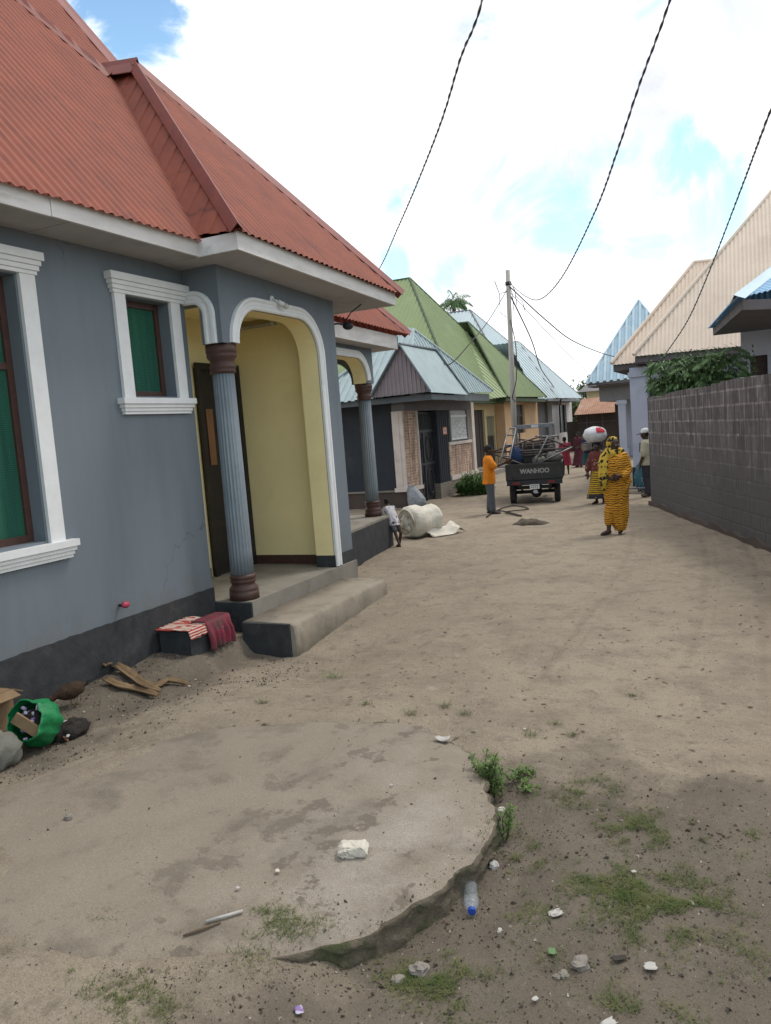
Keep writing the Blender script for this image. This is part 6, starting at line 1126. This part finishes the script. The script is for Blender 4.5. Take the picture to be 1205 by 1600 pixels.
# bundle and plank behind the woman, by the lilac pillar
bb = atz(1001, 768, 0); q = MB(); q.ell(bb + Vector((0, .1, .34)), (.15, .16, .36), 18, 12, nz=.25, seed=4, flat=-.34); q.build('cloth_bundle', M['bluepattern'], label='blue patterned cloth bundle standing beside the man with the cap', cat='bundle')
q = MB(); p = atz(995, 764, .1); q.box((p.x - .28, p.y - .08, .10), (p.x + .2, p.y + .1, .13)); q.box((p.x - .24, p.y - .06, -.0), (p.x - .2, p.y + .08, .10)); q.box((p.x + .12, p.y - .06, 0), (p.x + .16, p.y + .08, .10)); q.build('low_bench', M['rafter'], label='low plank bench beside the blue cloth bundle', cat='bench')
# block with cloths
q = MB(); q.box((.06, 5.75, -.05), (.42, 6.32, .28)); q.build('dark_block', M['plinth'], label='dark block against the plinth under the striped cloth', cat='block')
def drape(name, m, label, x0, x1, y0, y1, zt, hangx, hangy0, seed, n=34, fold=.014):
    q = MB(); rows = []
    for i in range(n):
        row = []; u_ = i / (n - 1); y = y0 + (y1 - y0) * u_
        for j in range(n):
            v_ = j / (n - 1); s_ = v_ * ((x1 - x0) + hangx); f = fold * math.sin(u_ * 31 + seed + 2.5 * N(u_ * 4, 0, 1, seed)) + .012 * N(u_ * 9, v_ * 4, 1, seed)
            if s_ <= x1 - x0: p = Vector((x0 + s_, y, zt + .008 + abs(f) * .8))
            else:
                d = s_ - (x1 - x0); p = Vector((x1 + .012 + .03 * min(1, d * 6) + f * min(1, d * 9) + .015 * min(1, d * 8), y + .03 * N(u_ * 3, d * 4, 1, 2) - .02 * d, max(.012, zt - d * (1 - .25 * N(u_ * 5, 0, 1, seed + 3)))))
            row.append(p)
        rows.append(row)
    q.rings(rows, close=False, caps=False); o = q.build(name, m, label=label, cat='cloth'); s = o.modifiers.new('s', 'SOLIDIFY'); s.thickness = .006; return o
drape('striped_cloth', M['redstripe'], 'red and white striped cloth spread over the dark block', .03, .43, 5.72, 6.22, .29, .07, 0, 1)
drape('crimson_cloth', mat('dusky_crimson_cloth', (.20, .025, .045), (.10, .045, .045), scale=11, lo=.42, hi=.58, bump=.4, bscale=20, bdist=.02), 'crimson cloth with stripes hanging off the dark block to the ground', .26, .44, 5.98, 6.36, .305, .25, 0, 5, fold=.02)
# dry husks against the plinth
HK = [([(168, 1062), (176, 1050), (196, 1060), (225, 1074), (250, 1078)], .035, 'tan dry husk, uppermost of the three by the plinth, with a lifted end', .10), ([(185, 1052), (205, 1066), (240, 1072), (262, 1062), (292, 1064)], .032, 'tan dry husk whose end curls away towards the step', .05), ([(165, 1072), (190, 1078), (215, 1078), (245, 1086)], .036, 'flat dry husk lying nearest the slab', .03)]
for i, (pp, wd_, lab, lift) in enumerate(HK):
    P = []
    for j, (a, b) in enumerate(pp): g_ = atz(a, b, .05); P.append(Vector((g_.x, g_.y, ground_h(g_.x, g_.y) + .015 + lift * (.9 if j == 0 else .35 if j in (1, 3) else .15) )))
    P = spline(P, 8); q = MB(); rs = []
    for j, p in enumerate(P):
        d = (P[min(j + 1, len(P) - 1)] - P[max(j - 1, 0)]).normalized(); s_ = d.cross(Z).normalized(); k = wd_ * (.35 + .9 * math.sin(math.pi * (.12 + .8 * j / len(P)))) * (1 + .25 * noise.noise(Vector((j * .5, i, 0)))); nz_ = s_.cross(d)
        rs.append([p - s_ * k + nz_ * k * .55, p - s_ * k * .6 + nz_ * .008, p + nz_ * -.004, p + s_ * k * .6 + nz_ * .01, p + s_ * k + nz_ * k * .5, p + s_ * k * .9 + nz_ * (k * .5 - .012), p + s_ * k * .5 - nz_ * .008, p - nz_ * .016, p - s_ * k * .5 - nz_ * .008, p - s_ * k * .92 + nz_ * (k * .5 - .01)])
    q.rings(rs, smooth=True); q.build('dry_husk', M['husk'], label=lab, cat='husk', group='dry husks by the plinth')
# hen pecking at the foot of the wall
hb = atz(92, 1112, .03); hz = ground_h(hb.x + .14, hb.y); H = Vector((hb.x + .13, hb.y + .05, hz)); hen = thing('hen', H, 'brown hen with dark tail beside the plinth behind the green bag', 'hen'); hen.scale = (.66,) * 3
d1 = Vector((.42, .90, 0)).normalized(); q = MB(); P = [H + d1 * a + Vector((0, 0, z)) for a, z in ((-.30, .10), (-.255, .155), (-.20, .185), (-.12, .19), (-.02, .20), (.07, .225), (.13, .24))]; q.tube(P, [.016, .030, .042, .085, .102, .075, .03], 20, round_=True); bd = q.build('body', M['feather'], hen); remesh(bd, .008, it=3)
q = MB(); q.tube([H + d1 * -.30 + Vector((0, 0, .105)), H + d1 * -.335 + Vector((0, 0, .075))], [.011, .002], 8); q.build('beak', M['hornleg'], hen); q = MB(); q.tube([H + d1 * -.285 + Vector((0, 0, .14)), H + d1 * -.26 + Vector((0, 0, .185)), H + d1 * -.235 + Vector((0, 0, .19))], [.006, .011, .006], 6); q.build('comb', M['comb'], hen)
q = MB(); sd1 = Vector((d1.y, -d1.x, 0))
for i in range(9): a = (i - 4) / 4; q.rings([[H + d1 * .06 + Vector((0, 0, .21)) + sd1 * a * .02 + o for o in (sd1 * -.012, sd1 * .012, sd1 * .01 + Z * .004)], [H + d1 * .17 + Vector((0, 0, .235 + .03 * (1 - a * a))) + sd1 * a * .04 + o for o in (sd1 * -.018, sd1 * .018, sd1 * .015 + Z * .004)], [H + d1 * (.25 - .03 * abs(a)) + Vector((0, 0, .22 + .06 * (1 - a * a))) + sd1 * a * .055 + o for o in (sd1 * -.006, sd1 * .006, sd1 * .004 + Z * .004)]], smooth=False)
q.build('tail', M['feather_dark'], hen)
for sx in (-1, 1):
    q = MB(); b = H + d1 * (.0 + .03 * sx) + sd1 * .035 * sx; q.tube([b + Vector((0, 0, .12)), b + Vector((0, 0, .012))], [.012, .007], 8)
    for an in (-.5, 0, .5, math.pi): v = (-d1) * math.cos(an) + sd1 * math.sin(an); q.tube([b + Vector((0, 0, .012)), b + v * (.05 if an != math.pi else .025) + Vector((0, 0, .005))], [.006, .003], 6)
    q.build('leg', M['hornleg'], hen)
    q = MB(); q.ell(H + d1 * -.01 + sd1 * .088 * sx + Vector((0, 0, .205)), (.02, .11, .055), 12, 8, rot=Matrix.Rotation(math.atan2(d1.y, d1.x) - math.pi / 2, 3, 'Z')); q.build('wing', M['feather'], hen)
# green bag with rubbish, sack, box, charred fibre
gb = atz(48, 1168, .05); gz = ground_h(gb.x, gb.y); G0 = Vector((gb.x - .02, gb.y + .05, gz)); bag = thing('green_bag', G0, 'open green plastic bag of rubbish beside the plinth', 'bag'); bag.scale = (.86,) * 3
q = MB(); rs = []; mouth = Vector((-.10, -.42, .0)).normalized()
mdir = Vector((.15, -.85, .42)).normalized(); ms = mdir.cross(Z).normalized(); mu = ms.cross(mdir)
for t_, r_ in ((0, .05), (.04, .12), (.12, .165), (.22, .16), (.30, .145), (.34, .15), (.355, .14)):
    c_ = G0 + Vector((.0, .17, .14)) + mdir * (t_ - .02) * .95; ring = []
    for j in range(48):
        a = 2 * math.pi * j / 48; k = 1 + .16 * noise.noise(Vector((math.cos(a) * 2.5, math.sin(a) * 2.5, t_ * 6))) + .10 * noise.noise(Vector((math.cos(a) * 7, math.sin(a) * 7, t_ * 9))); p = c_ + ms * math.cos(a) * r_ * k * 1.1 + mu * math.sin(a) * r_ * k * 1.12; p.z = max(p.z, ground_h(p.x, p.y) + .004); ring.append(p)
    rs.append(ring)
q2 = MB(); q2.rings(rs, caps=False); q2.add(rs[0], [tuple(range(48))]); o = q2.build('bag_skin', M['greenbag'], bag); s = o.modifiers.new('s', 'SOLIDIFY'); s.thickness = .006
cm_ = G0 + Vector((0, .17, .14)) + mdir * .25
q = MB(); rn = random.Random(2)
for i in range(26): p = cm_ + ms * rn.gauss(0, .05) + mu * rn.gauss(.01, .045) + mdir * rn.uniform(-.03, .05); q.ell(p, (rn.uniform(.012, .035), rn.uniform(.012, .03), rn.uniform(.006, .02)), 7, 5, nz=.7, seed=i, rot=Matrix.Rotation(rn.uniform(0, 3), 3, 'X'))
q.build('wrappers', M['purple'], bag); q = MB(); q.ell(cm_ - mdir * .06, (.12, .10, .11), 14, 8, nz=.4, seed=3); q.build('rubbish', M['basketdark'], bag)
q = MB(); q.box((-.045, -.012, -.11), (.045, .012, .11)); cb = [cm_ + ms * -.03 + mu * -.03 + mdir * .07 + (Matrix.Rotation(R(58), 3, mdir) @ Vector(v)) for v in q.v]; q.v = cb; q.build('card_piece', M['card'], bag)
b = atz(-2, 1120, .12); q = MB(); hh = .28; b0 = Vector((.16, b.y - .12, ground_h(.1, b.y)))
q.box(tuple(b0 + Vector((-.12, -.2, 0))), tuple(b0 + Vector((.10, .12, hh)))); q.box(tuple(b0 + Vector((-.12, .121, hh - .03))), tuple(b0 + Vector((.1, .22, hh - .02))), Matrix.Rotation(R(-25), 3, 'X')); q.box(tuple(b0 + Vector((.101, -.2, hh - .03))), tuple(b0 + Vector((.19, .12, hh - .02))), Matrix.Rotation(R(25), 3, 'Y')); q.build('cardboard_box', M['card'], label='open brown cardboard box against the plinth at the left edge', cat='box')
p = atz(8, 1190, .05); q = MB(); q.ell(Vector((p.x - .02, p.y - .02, ground_h(p.x, p.y) + .10)), (.12, .15, .13), 26, 14, nz=.3, nf=2.5, seed=12, flat=-.098); q.build('old_grey_sack', M['oldbag'], label='faded grey sack in front of the green bag at the left edge', cat='sack')
p = atz(112, 1142, .05); q = MB(); rn = random.Random(9); pc_ = Vector((p.x, p.y, ground_h(p.x, p.y)))
for i in range(900): a = rn.uniform(0, 6.283); e_ = rn.uniform(0, 1.4); d = Vector((math.cos(a) * math.cos(e_), math.sin(a) * math.cos(e_), math.sin(e_))); c_ = pc_ + Vector((d.x * .105, d.y * .16, d.z * .09)) * rn.uniform(.75, 1); s_ = d.cross(Z).normalized() * .0022; q.add([c_ - s_, c_ + s_, c_ + d * .018 + Vector((rn.gauss(0, .012),) * 3)], [(0, 1, 2)])
q.ell(pc_ + Vector((0, 0, .03)), (.10, .15, .075), 20, 10, nz=.35, nf=4, seed=3); fib = q.build('fibre_clump', M['basketdark'], label='black fibrous clump with scraps next to the green bag', cat='rubbish clump', fix=False)
for i, (a, b, z) in enumerate(((92, 1126, .085), (103, 1134, .09), (106, 1150, .07), (90, 1140, .09), (99, 1128, .1))): p = atz(a, b, z); q = MB(); q.ell(p, (.026, .014, .008), 8, 5, nz=.7, nf=5, seed=i, rot=Matrix.Rotation(i * 1.1, 3, 'Z')); q.build('scrap', M['litter'], fib)
q = MB(); q.tube([atz(88, 1142, .06), atz(107, 1158, .05)], .008, 6); q.build('wooden_stick', M['woodpanel'], label='short light stick poking out of the black fibrous clump', cat='stick')
# crumpled paper pack on the slab
p = atz(553, 1336, SLAB_TOP); pz = SLAB_TOP - .0
q = MB(); rs = []; axp = Vector((.93, .36, 0)).normalized(); axq = Vector((-axp.y, axp.x, 0))
for i in range(13):
    t_ = i / 12; ring = []; fl_ = min(1, min(t_, 1 - t_) * 7 + .25)
    for j in range(28):
        a = 2 * math.pi * j / 28; ca, sa = math.cos(a), math.sin(a); sq = lambda v: math.copysign(abs(v) ** .6, v); k = 1 + .22 * noise.noise(Vector((ca * 2.4, sa * 2.4, t_ * 5))) + .12 * noise.noise(Vector((ca * 6, sa * 6, t_ * 11))); ring.append(Vector((p.x, p.y, pz + .030)) + axp * ((t_ - .5) * .135 + (.006 * noise.noise(Vector((ca * 3, sa * 3, 9))))) + axq * sq(ca) * .042 * k * (1.1 if t_ < .1 or t_ > .9 else 1) + Z * sq(sa) * .028 * k * fl_)
    rs.append(ring)
q.rings(rs, smooth=False); q.build('paper_packet', M['paper'], label='crumpled white paper packet lying on the concrete slab', cat='packet')
def onsurf(px_, py_, up=0):
    p = atz(px_, py_, SLAB_TOP); r = math.hypot(p.x - SLAB_C.x, p.y - SLAB_C.y)
    if r < slab_r(math.atan2(p.y - SLAB_C.y, p.x - SLAB_C.x)) - .01: p.z = slab_z(p.x, p.y, .5) + up; return p
    p = atz(px_, py_, .03); p.z = ground_h(p.x, p.y) + up; return p
q = MB(); q.tube([onsurf(322, 1441, .012), onsurf(380, 1426, .012)], .0065, 8); q.build('white_straw', M['litter'], label='white straw lying on the concrete slab', cat='straw')
q = MB(); q.tube([onsurf(286, 1463, .008), onsurf(310, 1455, .012), onsurf(345, 1441, .008)], [.004, .0065, .004], 7); q.build('dry_twig', M['stick'], label='dry brown twig beside the white straw on the slab', cat='twig')
# clear bottle with a blue cap
def bottle_mat():
    m = bpy.data.materials.new('clear_bottle_plastic'); m.use_nodes = True; b = m.node_tree.nodes['Principled BSDF']; b.inputs['Base Color'].default_value = (.78, .84, .90, 1); b.inputs['Roughness'].default_value = .12; t = NT(m); tp = t.add('ShaderNodeBsdfTransparent'); tp.inputs[0].default_value = (.90, .93, .97, 1); mxs = t.add('ShaderNodeMixShader'); mxs.inputs[0].default_value = .14; t.link(tp.outputs[0], mxs.inputs[1]); t.link(b.outputs[0], mxs.inputs[2]); t.link(mxs.outputs[0], t.n['Material Output'].inputs[0]); return m
pb = onsurf(735, 1388); bt = thing('plastic_bottle', pb, 'clear plastic bottle with blue cap lying beside the slab edge', 'bottle')
d = (CAM - pb); d.z = 0; d.normalize(); b0 = pb + d * .06 + Z * .034; rs = []; q = MB()
def lathe_ax(q, prof, o, d, seg=20):
    s_ = d.cross(Z).normalized(); u_ = s_.cross(d); q.rings([[o + d * z + (s_ * math.cos(a) + u_ * math.sin(a)) * r_ for a in [2 * math.pi * j / seg for j in range(seg)]] for r_, z in prof])
lathe_ax(q, [(.012, -.17), (.030, -.165), (.032, -.15), (.0295, -.12), (.032, -.10), (.0295, -.08), (.032, -.06), (.032, -.03), (.022, -.008), (.0135, .003), (.0135, .018)], b0, d); q.build('bottle_body', bottle_mat(), bt)
q = MB(); lathe_ax(q, [(.0155, .006), (.0165, .008), (.0165, .024), (.014, .026)], b0, d); q.build('cap', mat('blue_cap', (.02, .07, .36), bump=0, rough=.4), bt)
# stones and scraps one can tell apart
ST = [(655, 1496, .052, 'grey stone in the grass below the slab edge', 'stone'), (906, 1496, .048, 'pale wedge-shaped stone in the darker ground', 'stone'), (770, 1331, .036, 'white broken block right of the slab edge', 'litter'), (108, 1279, .034, 'small flat stone on the left of the slab', 'stone'), (782, 1246, .03, 'pale round stone between the two tall weeds', 'paper'), (880, 1509, .028, 'small tan stone left of the wedge-shaped stone', 'stone'), (870, 1512, .02, 'tiny brown stone beside the small tan stone', 'stone'), (620, 1506, .035, 'brown stone at the nearer end of the slab edge', 'stone'), (780, 1440, .018, 'tiny white pebble in the darker ground', 'litter')]
for i, (a, b, r_, lab, mm) in enumerate(ST):
    r_ *= .78; p = onsurf(a, b); q = MB(); q.ell(p + Z * r_ * .25, (r_, r_ * .8, r_ * .62), 12, 8, nz=.55, nf=1.8, seed=i * 3, rot=Matrix.Rotation(i, 3, 'Z')); o = q.build('stone', M[mm], label=lab, cat='stone', group='loose stones')
    for pl in o.data.polygons: pl.use_smooth = False
SC = [(868, 1417, .06, .022, 'long white plastic scrap on the darker ground', 'litter', .4), (1016, 1500, .042, .022, 'white folded scrap on the right of the darker ground', 'litter', -.2), (952, 1594, .05, .018, 'white bent scrap at the bottom edge', 'litter', .5), (692, 1157, .055, .05, 'torn white plastic film at the far edge of the slab', 'litter', 1.2), (468, 1583, .03, .022, 'bluish plastic scrap at the bottom of the picture', 'purple', .3), (862, 1478, .03, .02, 'dark green scrap in the soil', 'leafdark', 0), (372, 1390, .016, .010, 'small white flake on the slab above the straw', 'litter', .7), (434, 1365, .018, .014, 'curled pale flake in the middle of the slab', 'paper', .3), (990, 1357, .02, .01, 'tiny white scrap by the grass patch', 'litter', .1), (820, 1136, .018, .012, 'white scrap on the sand beyond the weeds', 'litter', .2), (967, 1484, .055, .014, 'dark stick-like scrap near the wedge-shaped stone', 'rope', .05), (836, 1552, .022, .01, 'thin white scrap near the bottom middle', 'litter', .6), (612, 1230, .014, .008, 'small bone-white scrap in the dark stain of the slab', 'litter', .3), (305, 1056, .018, .012, 'white scrap beside the husks', 'litter', .5), (296, 1071, .016, .012, 'pale scrap on the sand near the husks', 'paper', .8)]
for i, (a, b, l_, w_, lab, mm, an) in enumerate(SC):
    p = onsurf(a, b, .005); q = MB(); rows = []; u1 = Vector((math.cos(an + YAW), math.sin(an + YAW), 0)); u2 = Vector((-u1.y, u1.x, 0))
    for ii in range(6):
        row = []
        for jj in range(5): u_, v_ = ii / 5 - .5, jj / 4 - .5; row.append(p + u1 * u_ * l_ * (1 + .3 * noise.noise(Vector((jj, i, 0.5)))) + u2 * v_ * w_ * 2 * (1 - .4 * abs(u_)) + Z * (.006 + .35 * w_ * (v_ * v_ * 2 + .6 * noise.noise(Vector((u_ * 3 + i, v_ * 3, 1))))))
        rows.append(row)
    q.rings(rows, close=False, caps=False); o = q.build('scrap', M[mm], label=lab, cat='litter', group='scraps of litter'); s = o.modifiers.new('s', 'SOLIDIFY'); s.thickness = .002
# uncountable pebbles, clods and crumbs
pm_, pd = MB(), MB(); rn = random.Random(21)
def crumb(q, p, r_):
    vs = [p + Vector((rn.gauss(0, 1), rn.gauss(0, 1), rn.gauss(0, .7))).normalized() * r_ * rn.uniform(.6, 1.1) for _ in range(6)]; top = p + Z * r_ * .8
    q.add(vs[:5] + [top], [(0, 1, 5), (1, 2, 5), (2, 3, 5), (3, 4, 5), (4, 0, 5), (0, 2, 4), (1, 3, 5)])
for i in range(30000):
    y = 1.6 + rn.expovariate(.32); x = rn.uniform(-.1, 6.6)
    if y > 13: continue
    s_ = soil(x, y)
    if rn.random() > .22 + .78 * s_: continue
    ins = math.hypot(x - SLAB_C.x, y - SLAB_C.y) < slab_r(math.atan2(y - SLAB_C.y, x - SLAB_C.x))
    if ins and rn.random() < .55: continue
    z = (SLAB_TOP if ins else ground_h(x, y)); r_ = min(.016, .0022 + rn.expovariate(560)) * (1.2 if s_ > .5 else .9); crumb(pd if rn.random() < .82 else pm_, Vector((x, y, z)), r_)
for i in range(5200):
    if i % 2: x, y = rn.uniform(.05, 1.5), rn.uniform(3.2, 6.4)
    else: x, y = rn.uniform(3.3, 6.2), rn.uniform(1.7, 3.9)
    if math.hypot(x - SLAB_C.x, y - SLAB_C.y) < slab_r(math.atan2(y - SLAB_C.y, x - SLAB_C.x)): continue
    if N(x, y, 2.7, 61) < rn.uniform(-.5, .35): continue
    crumb(pd if rn.random() < .9 else pm_, Vector((x, y, ground_h(x, y))), min(.022, .004 + rn.expovariate(260)))
for i in range(1500):
    a = rn.uniform(R(-84), R(40)); sr = slab_r(a); r_ = sr + rn.gauss(.05, .06)
    if r_ < sr and rn.random() < .6 or noise.noise(Vector((math.cos(a) * 6, math.sin(a) * 6, 2))) < -.1: continue
    r_ = max(r_, sr - .09); x, y = SLAB_C.x + r_ * math.cos(a), SLAB_C.y + r_ * math.sin(a)
    crumb(pd if rn.random() < .85 else pm_, Vector((x, y, (slab_z(x, y, .95) if r_ < sr - .01 else ground_h(x, y)))), min(.014, .002 + rn.expovariate(480)))
pd.build('pebbles', mat('dark_crumbs', (.095, .075, .058), (.06, .048, .038), scale=30, bump=0), local=True, kind='stuff', fix=False, label='dark crumbs and clods scattered over the ground'); pm_.build('pale_crumbs', mat('pale_crumbs', (.42, .37, .31), (.3, .26, .21), scale=30, bump=0), local=True, kind='stuff', fix=False, label='pale crumbs scattered over the ground')
lm = MB()
for i in range(900):
    y = 3.6 + rn.expovariate(.16); x = rn.uniform(-.2, 7) + (y - 6) * -.05
    if y > 24 or (y > 10 and x > 5.9 - (y - 10) * .36) or x < -.2: continue
    p = Vector((x, y, ground_h(x, y) + .006)); a = rn.uniform(0, 6.28); leaf(lm, p, Vector((math.cos(a), math.sin(a), .15)), Z, rn.uniform(.02, .07), rn.uniform(.008, .025), .6)
lm.build('dry_leaves', mat('dry_leaf_litter', (.09, .065, .045), (.16, .12, .08), scale=9, bump=0), local=True, kind='stuff', fix=False, label='dry leaf bits strewn over the lane')

# ------------------------------------------------------------------ sky, sun, camera
SUN_EL, SUN_AZ = R(58), R(35)           # azimuth from +Y towards +X
wd = bpy.data.worlds.new('World'); bpy.context.scene.world = wd; wd.use_nodes = True; t = NT(wd); bg = t.n['Background']; bg.inputs['Strength'].default_value = .1
sky = t.add('ShaderNodeTexSky', sky_type='NISHITA'); sky.sun_disc = False; sky.sun_elevation = SUN_EL; sky.sun_rotation = SUN_AZ; sky.air_density = 1.0; sky.dust_density = .6; sky.ozone_density = 1.5
tc = t.add('ShaderNodeTexCoord'); dv = tc.outputs['Generated']
def nz(s, d, r=.58, dist=0):
    n = t.add('ShaderNodeTexNoise'); n.inputs['Scale'].default_value = s; n.inputs['Detail'].default_value = d; n.inputs['Roughness'].default_value = r; n.inputs['Distortion'].default_value = dist; t.link(dv, n.inputs[0]); return n.outputs['Fac']
def mr(k, a, b, c=0., d=1., smooth=True):
    r = t.add('ShaderNodeMapRange'); r.interpolation_type = 'SMOOTHSTEP' if smooth else 'LINEAR'
    r.inputs[1].default_value = a; r.inputs[2].default_value = b; r.inputs[3].default_value = c; r.inputs[4].default_value = d; t.link(k, r.inputs[0]); return r.outputs[0]
def math_(op, a, b):
    m = t.add('ShaderNodeMath', operation=op)
    for i, v in enumerate((a, b)):
        if hasattr(v, 'links'): t.link(v, m.inputs[i])
        else: m.inputs[i].default_value = v
    return m.outputs[0]
acc = None                              # where blue shows through the cloud deck
for x, y, r_, s in ((190, 5, .12, .95), (60, -60, .22, .9), (265, 25, .06, .7), (900, 330, .12, .60), (820, 290, .09, .50), (1075, 250, .10, .66), (985, 240, .08, .5), (1130, 320, .10, .55), (1000, 300, .12, .5), (780, 330, .08, .42), (1160, 230, .07, .45), (930, 250, .06, .42), (1010, 360, .07, .4), (870, 300, .07, .5), (800, 360, .06, .45), (1040, 60, .10, .35), (760, 60, .06, .3), (640, 325, .06, .52), (690, 430, .075, .95), (625, 415, .06, .8), (520, 355, .04, .5), (965, 315, .055, .45), (850, 355, .05, .42), (860, 140, .05, .4), (905, 80, .06, .35), (1250, 450, .12, .6), (930, 510, .05, .25), (1180, 330, .10, .3)):
    dd = ray(x, y).normalized(); n = t.add('ShaderNodeVectorMath', operation='DISTANCE'); t.link(dv, n.inputs[0]); n.inputs[1].default_value = dd; v = mr(n.outputs['Value'], 0, r_, s, 0)
    acc = v if acc is None else math_('MAXIMUM', acc, v)
wisp = mr(nz(7, 10, .62, .6), .34, .66, -.55, .5, False)
up = t.add('ShaderNodeSeparateXYZ'); t.link(dv, up.inputs[0])
blue = mr(math_('ADD', acc, math_('MULTIPLY', wisp, mr(acc, 0, .35, .25, 1))), .12, .72)
back = t.add('ShaderNodeVectorMath', operation='DOT_PRODUCT'); t.link(dv, back.inputs[0]); back.inputs[1].default_value = -_f0
blue = math_('MAXIMUM', blue, math_('MULTIPLY', mr(back.outputs['Value'], .1, .6), mr(nz(3, 8), .45, .6)))
shade = mr(nz(3.6, 10, .62, .5), .34, .52, .72, 1.0)
lav = t.add('ShaderNodeVectorMath', operation='DISTANCE'); t.link(dv, lav.inputs[0]); lav.inputs[1].default_value = ray(1010, 40).normalized()
g1 = mr(lav.outputs['Value'], .04, .46, .66, 0); gmix = math_('MULTIPLY', g1, mr(nz(5, 8), .35, .62))
cl = t.add('ShaderNodeMix', data_type='RGBA'); t.link(gmix, cl.inputs[0]); cl.inputs[6].default_value = (13.0, 13.1, 13.4, 1); cl.inputs[7].default_value = (5.6, 6.0, 8.0, 1)
cs = t.add('ShaderNodeVectorMath', operation='SCALE'); t.link(cl.outputs[2], cs.inputs[0]); t.link(shade, cs.inputs['Scale'])
sb = t.add('ShaderNodeMix', data_type='RGBA', blend_type='ADD'); sb.inputs[0].default_value = 1; t.link(sky.outputs[0], sb.inputs[6])
hz_ = t.add('ShaderNodeMix', data_type='RGBA'); t.link(mr(up.outputs[2], .02, .62), hz_.inputs[0]); hz_.inputs[6].default_value = (4.2, 7.6, 8.0, 1); hz_.inputs[7].default_value = (.5, 1.2, 2.6, 1); t.link(hz_.outputs[2], sb.inputs[7])
mx = t.add('ShaderNodeMix', data_type='RGBA'); t.link(blue, mx.inputs[0]); t.link(cs.outputs[0], mx.inputs[6]); t.link(sb.outputs[2], mx.inputs[7]); t.link(mx.outputs[2], bg.inputs[0])
sl = bpy.data.lights.new('sun', 'SUN'); sl.energy = 1.5; sl.angle = R(12); sl.color = (1, .95, .87); so_ = bpy.data.objects.new('sun', sl); C.objects.link(so_)
sv = Vector((math.sin(SUN_AZ) * math.cos(SUN_EL), math.cos(SUN_AZ) * math.cos(SUN_EL), math.sin(SUN_EL))); so_.rotation_euler = (-sv).to_track_quat('-Z', 'Y').to_euler(); so_.location = sv * 60
cd = bpy.data.cameras.new('camera'); cam = bpy.data.objects.new('camera', cd); C.objects.link(cam); cam.location = CAM
cam.matrix_world = Matrix(((RGT.x, UPV.x, -FWD.x, CAM.x), (RGT.y, UPV.y, -FWD.y, CAM.y), (RGT.z, UPV.z, -FWD.z, CAM.z), (0, 0, 0, 1)))
cd.sensor_fit = 'VERTICAL'; cd.sensor_height = 32; cd.lens = 32 * FPX / PH; cd.clip_end = 3000; cd.clip_start = .05
sc = bpy.context.scene; sc.camera = cam; sc.view_settings.view_transform = 'Standard'; sc.view_settings.look = 'None'; sc.view_settings.exposure = .22; sc.view_settings.gamma = 1
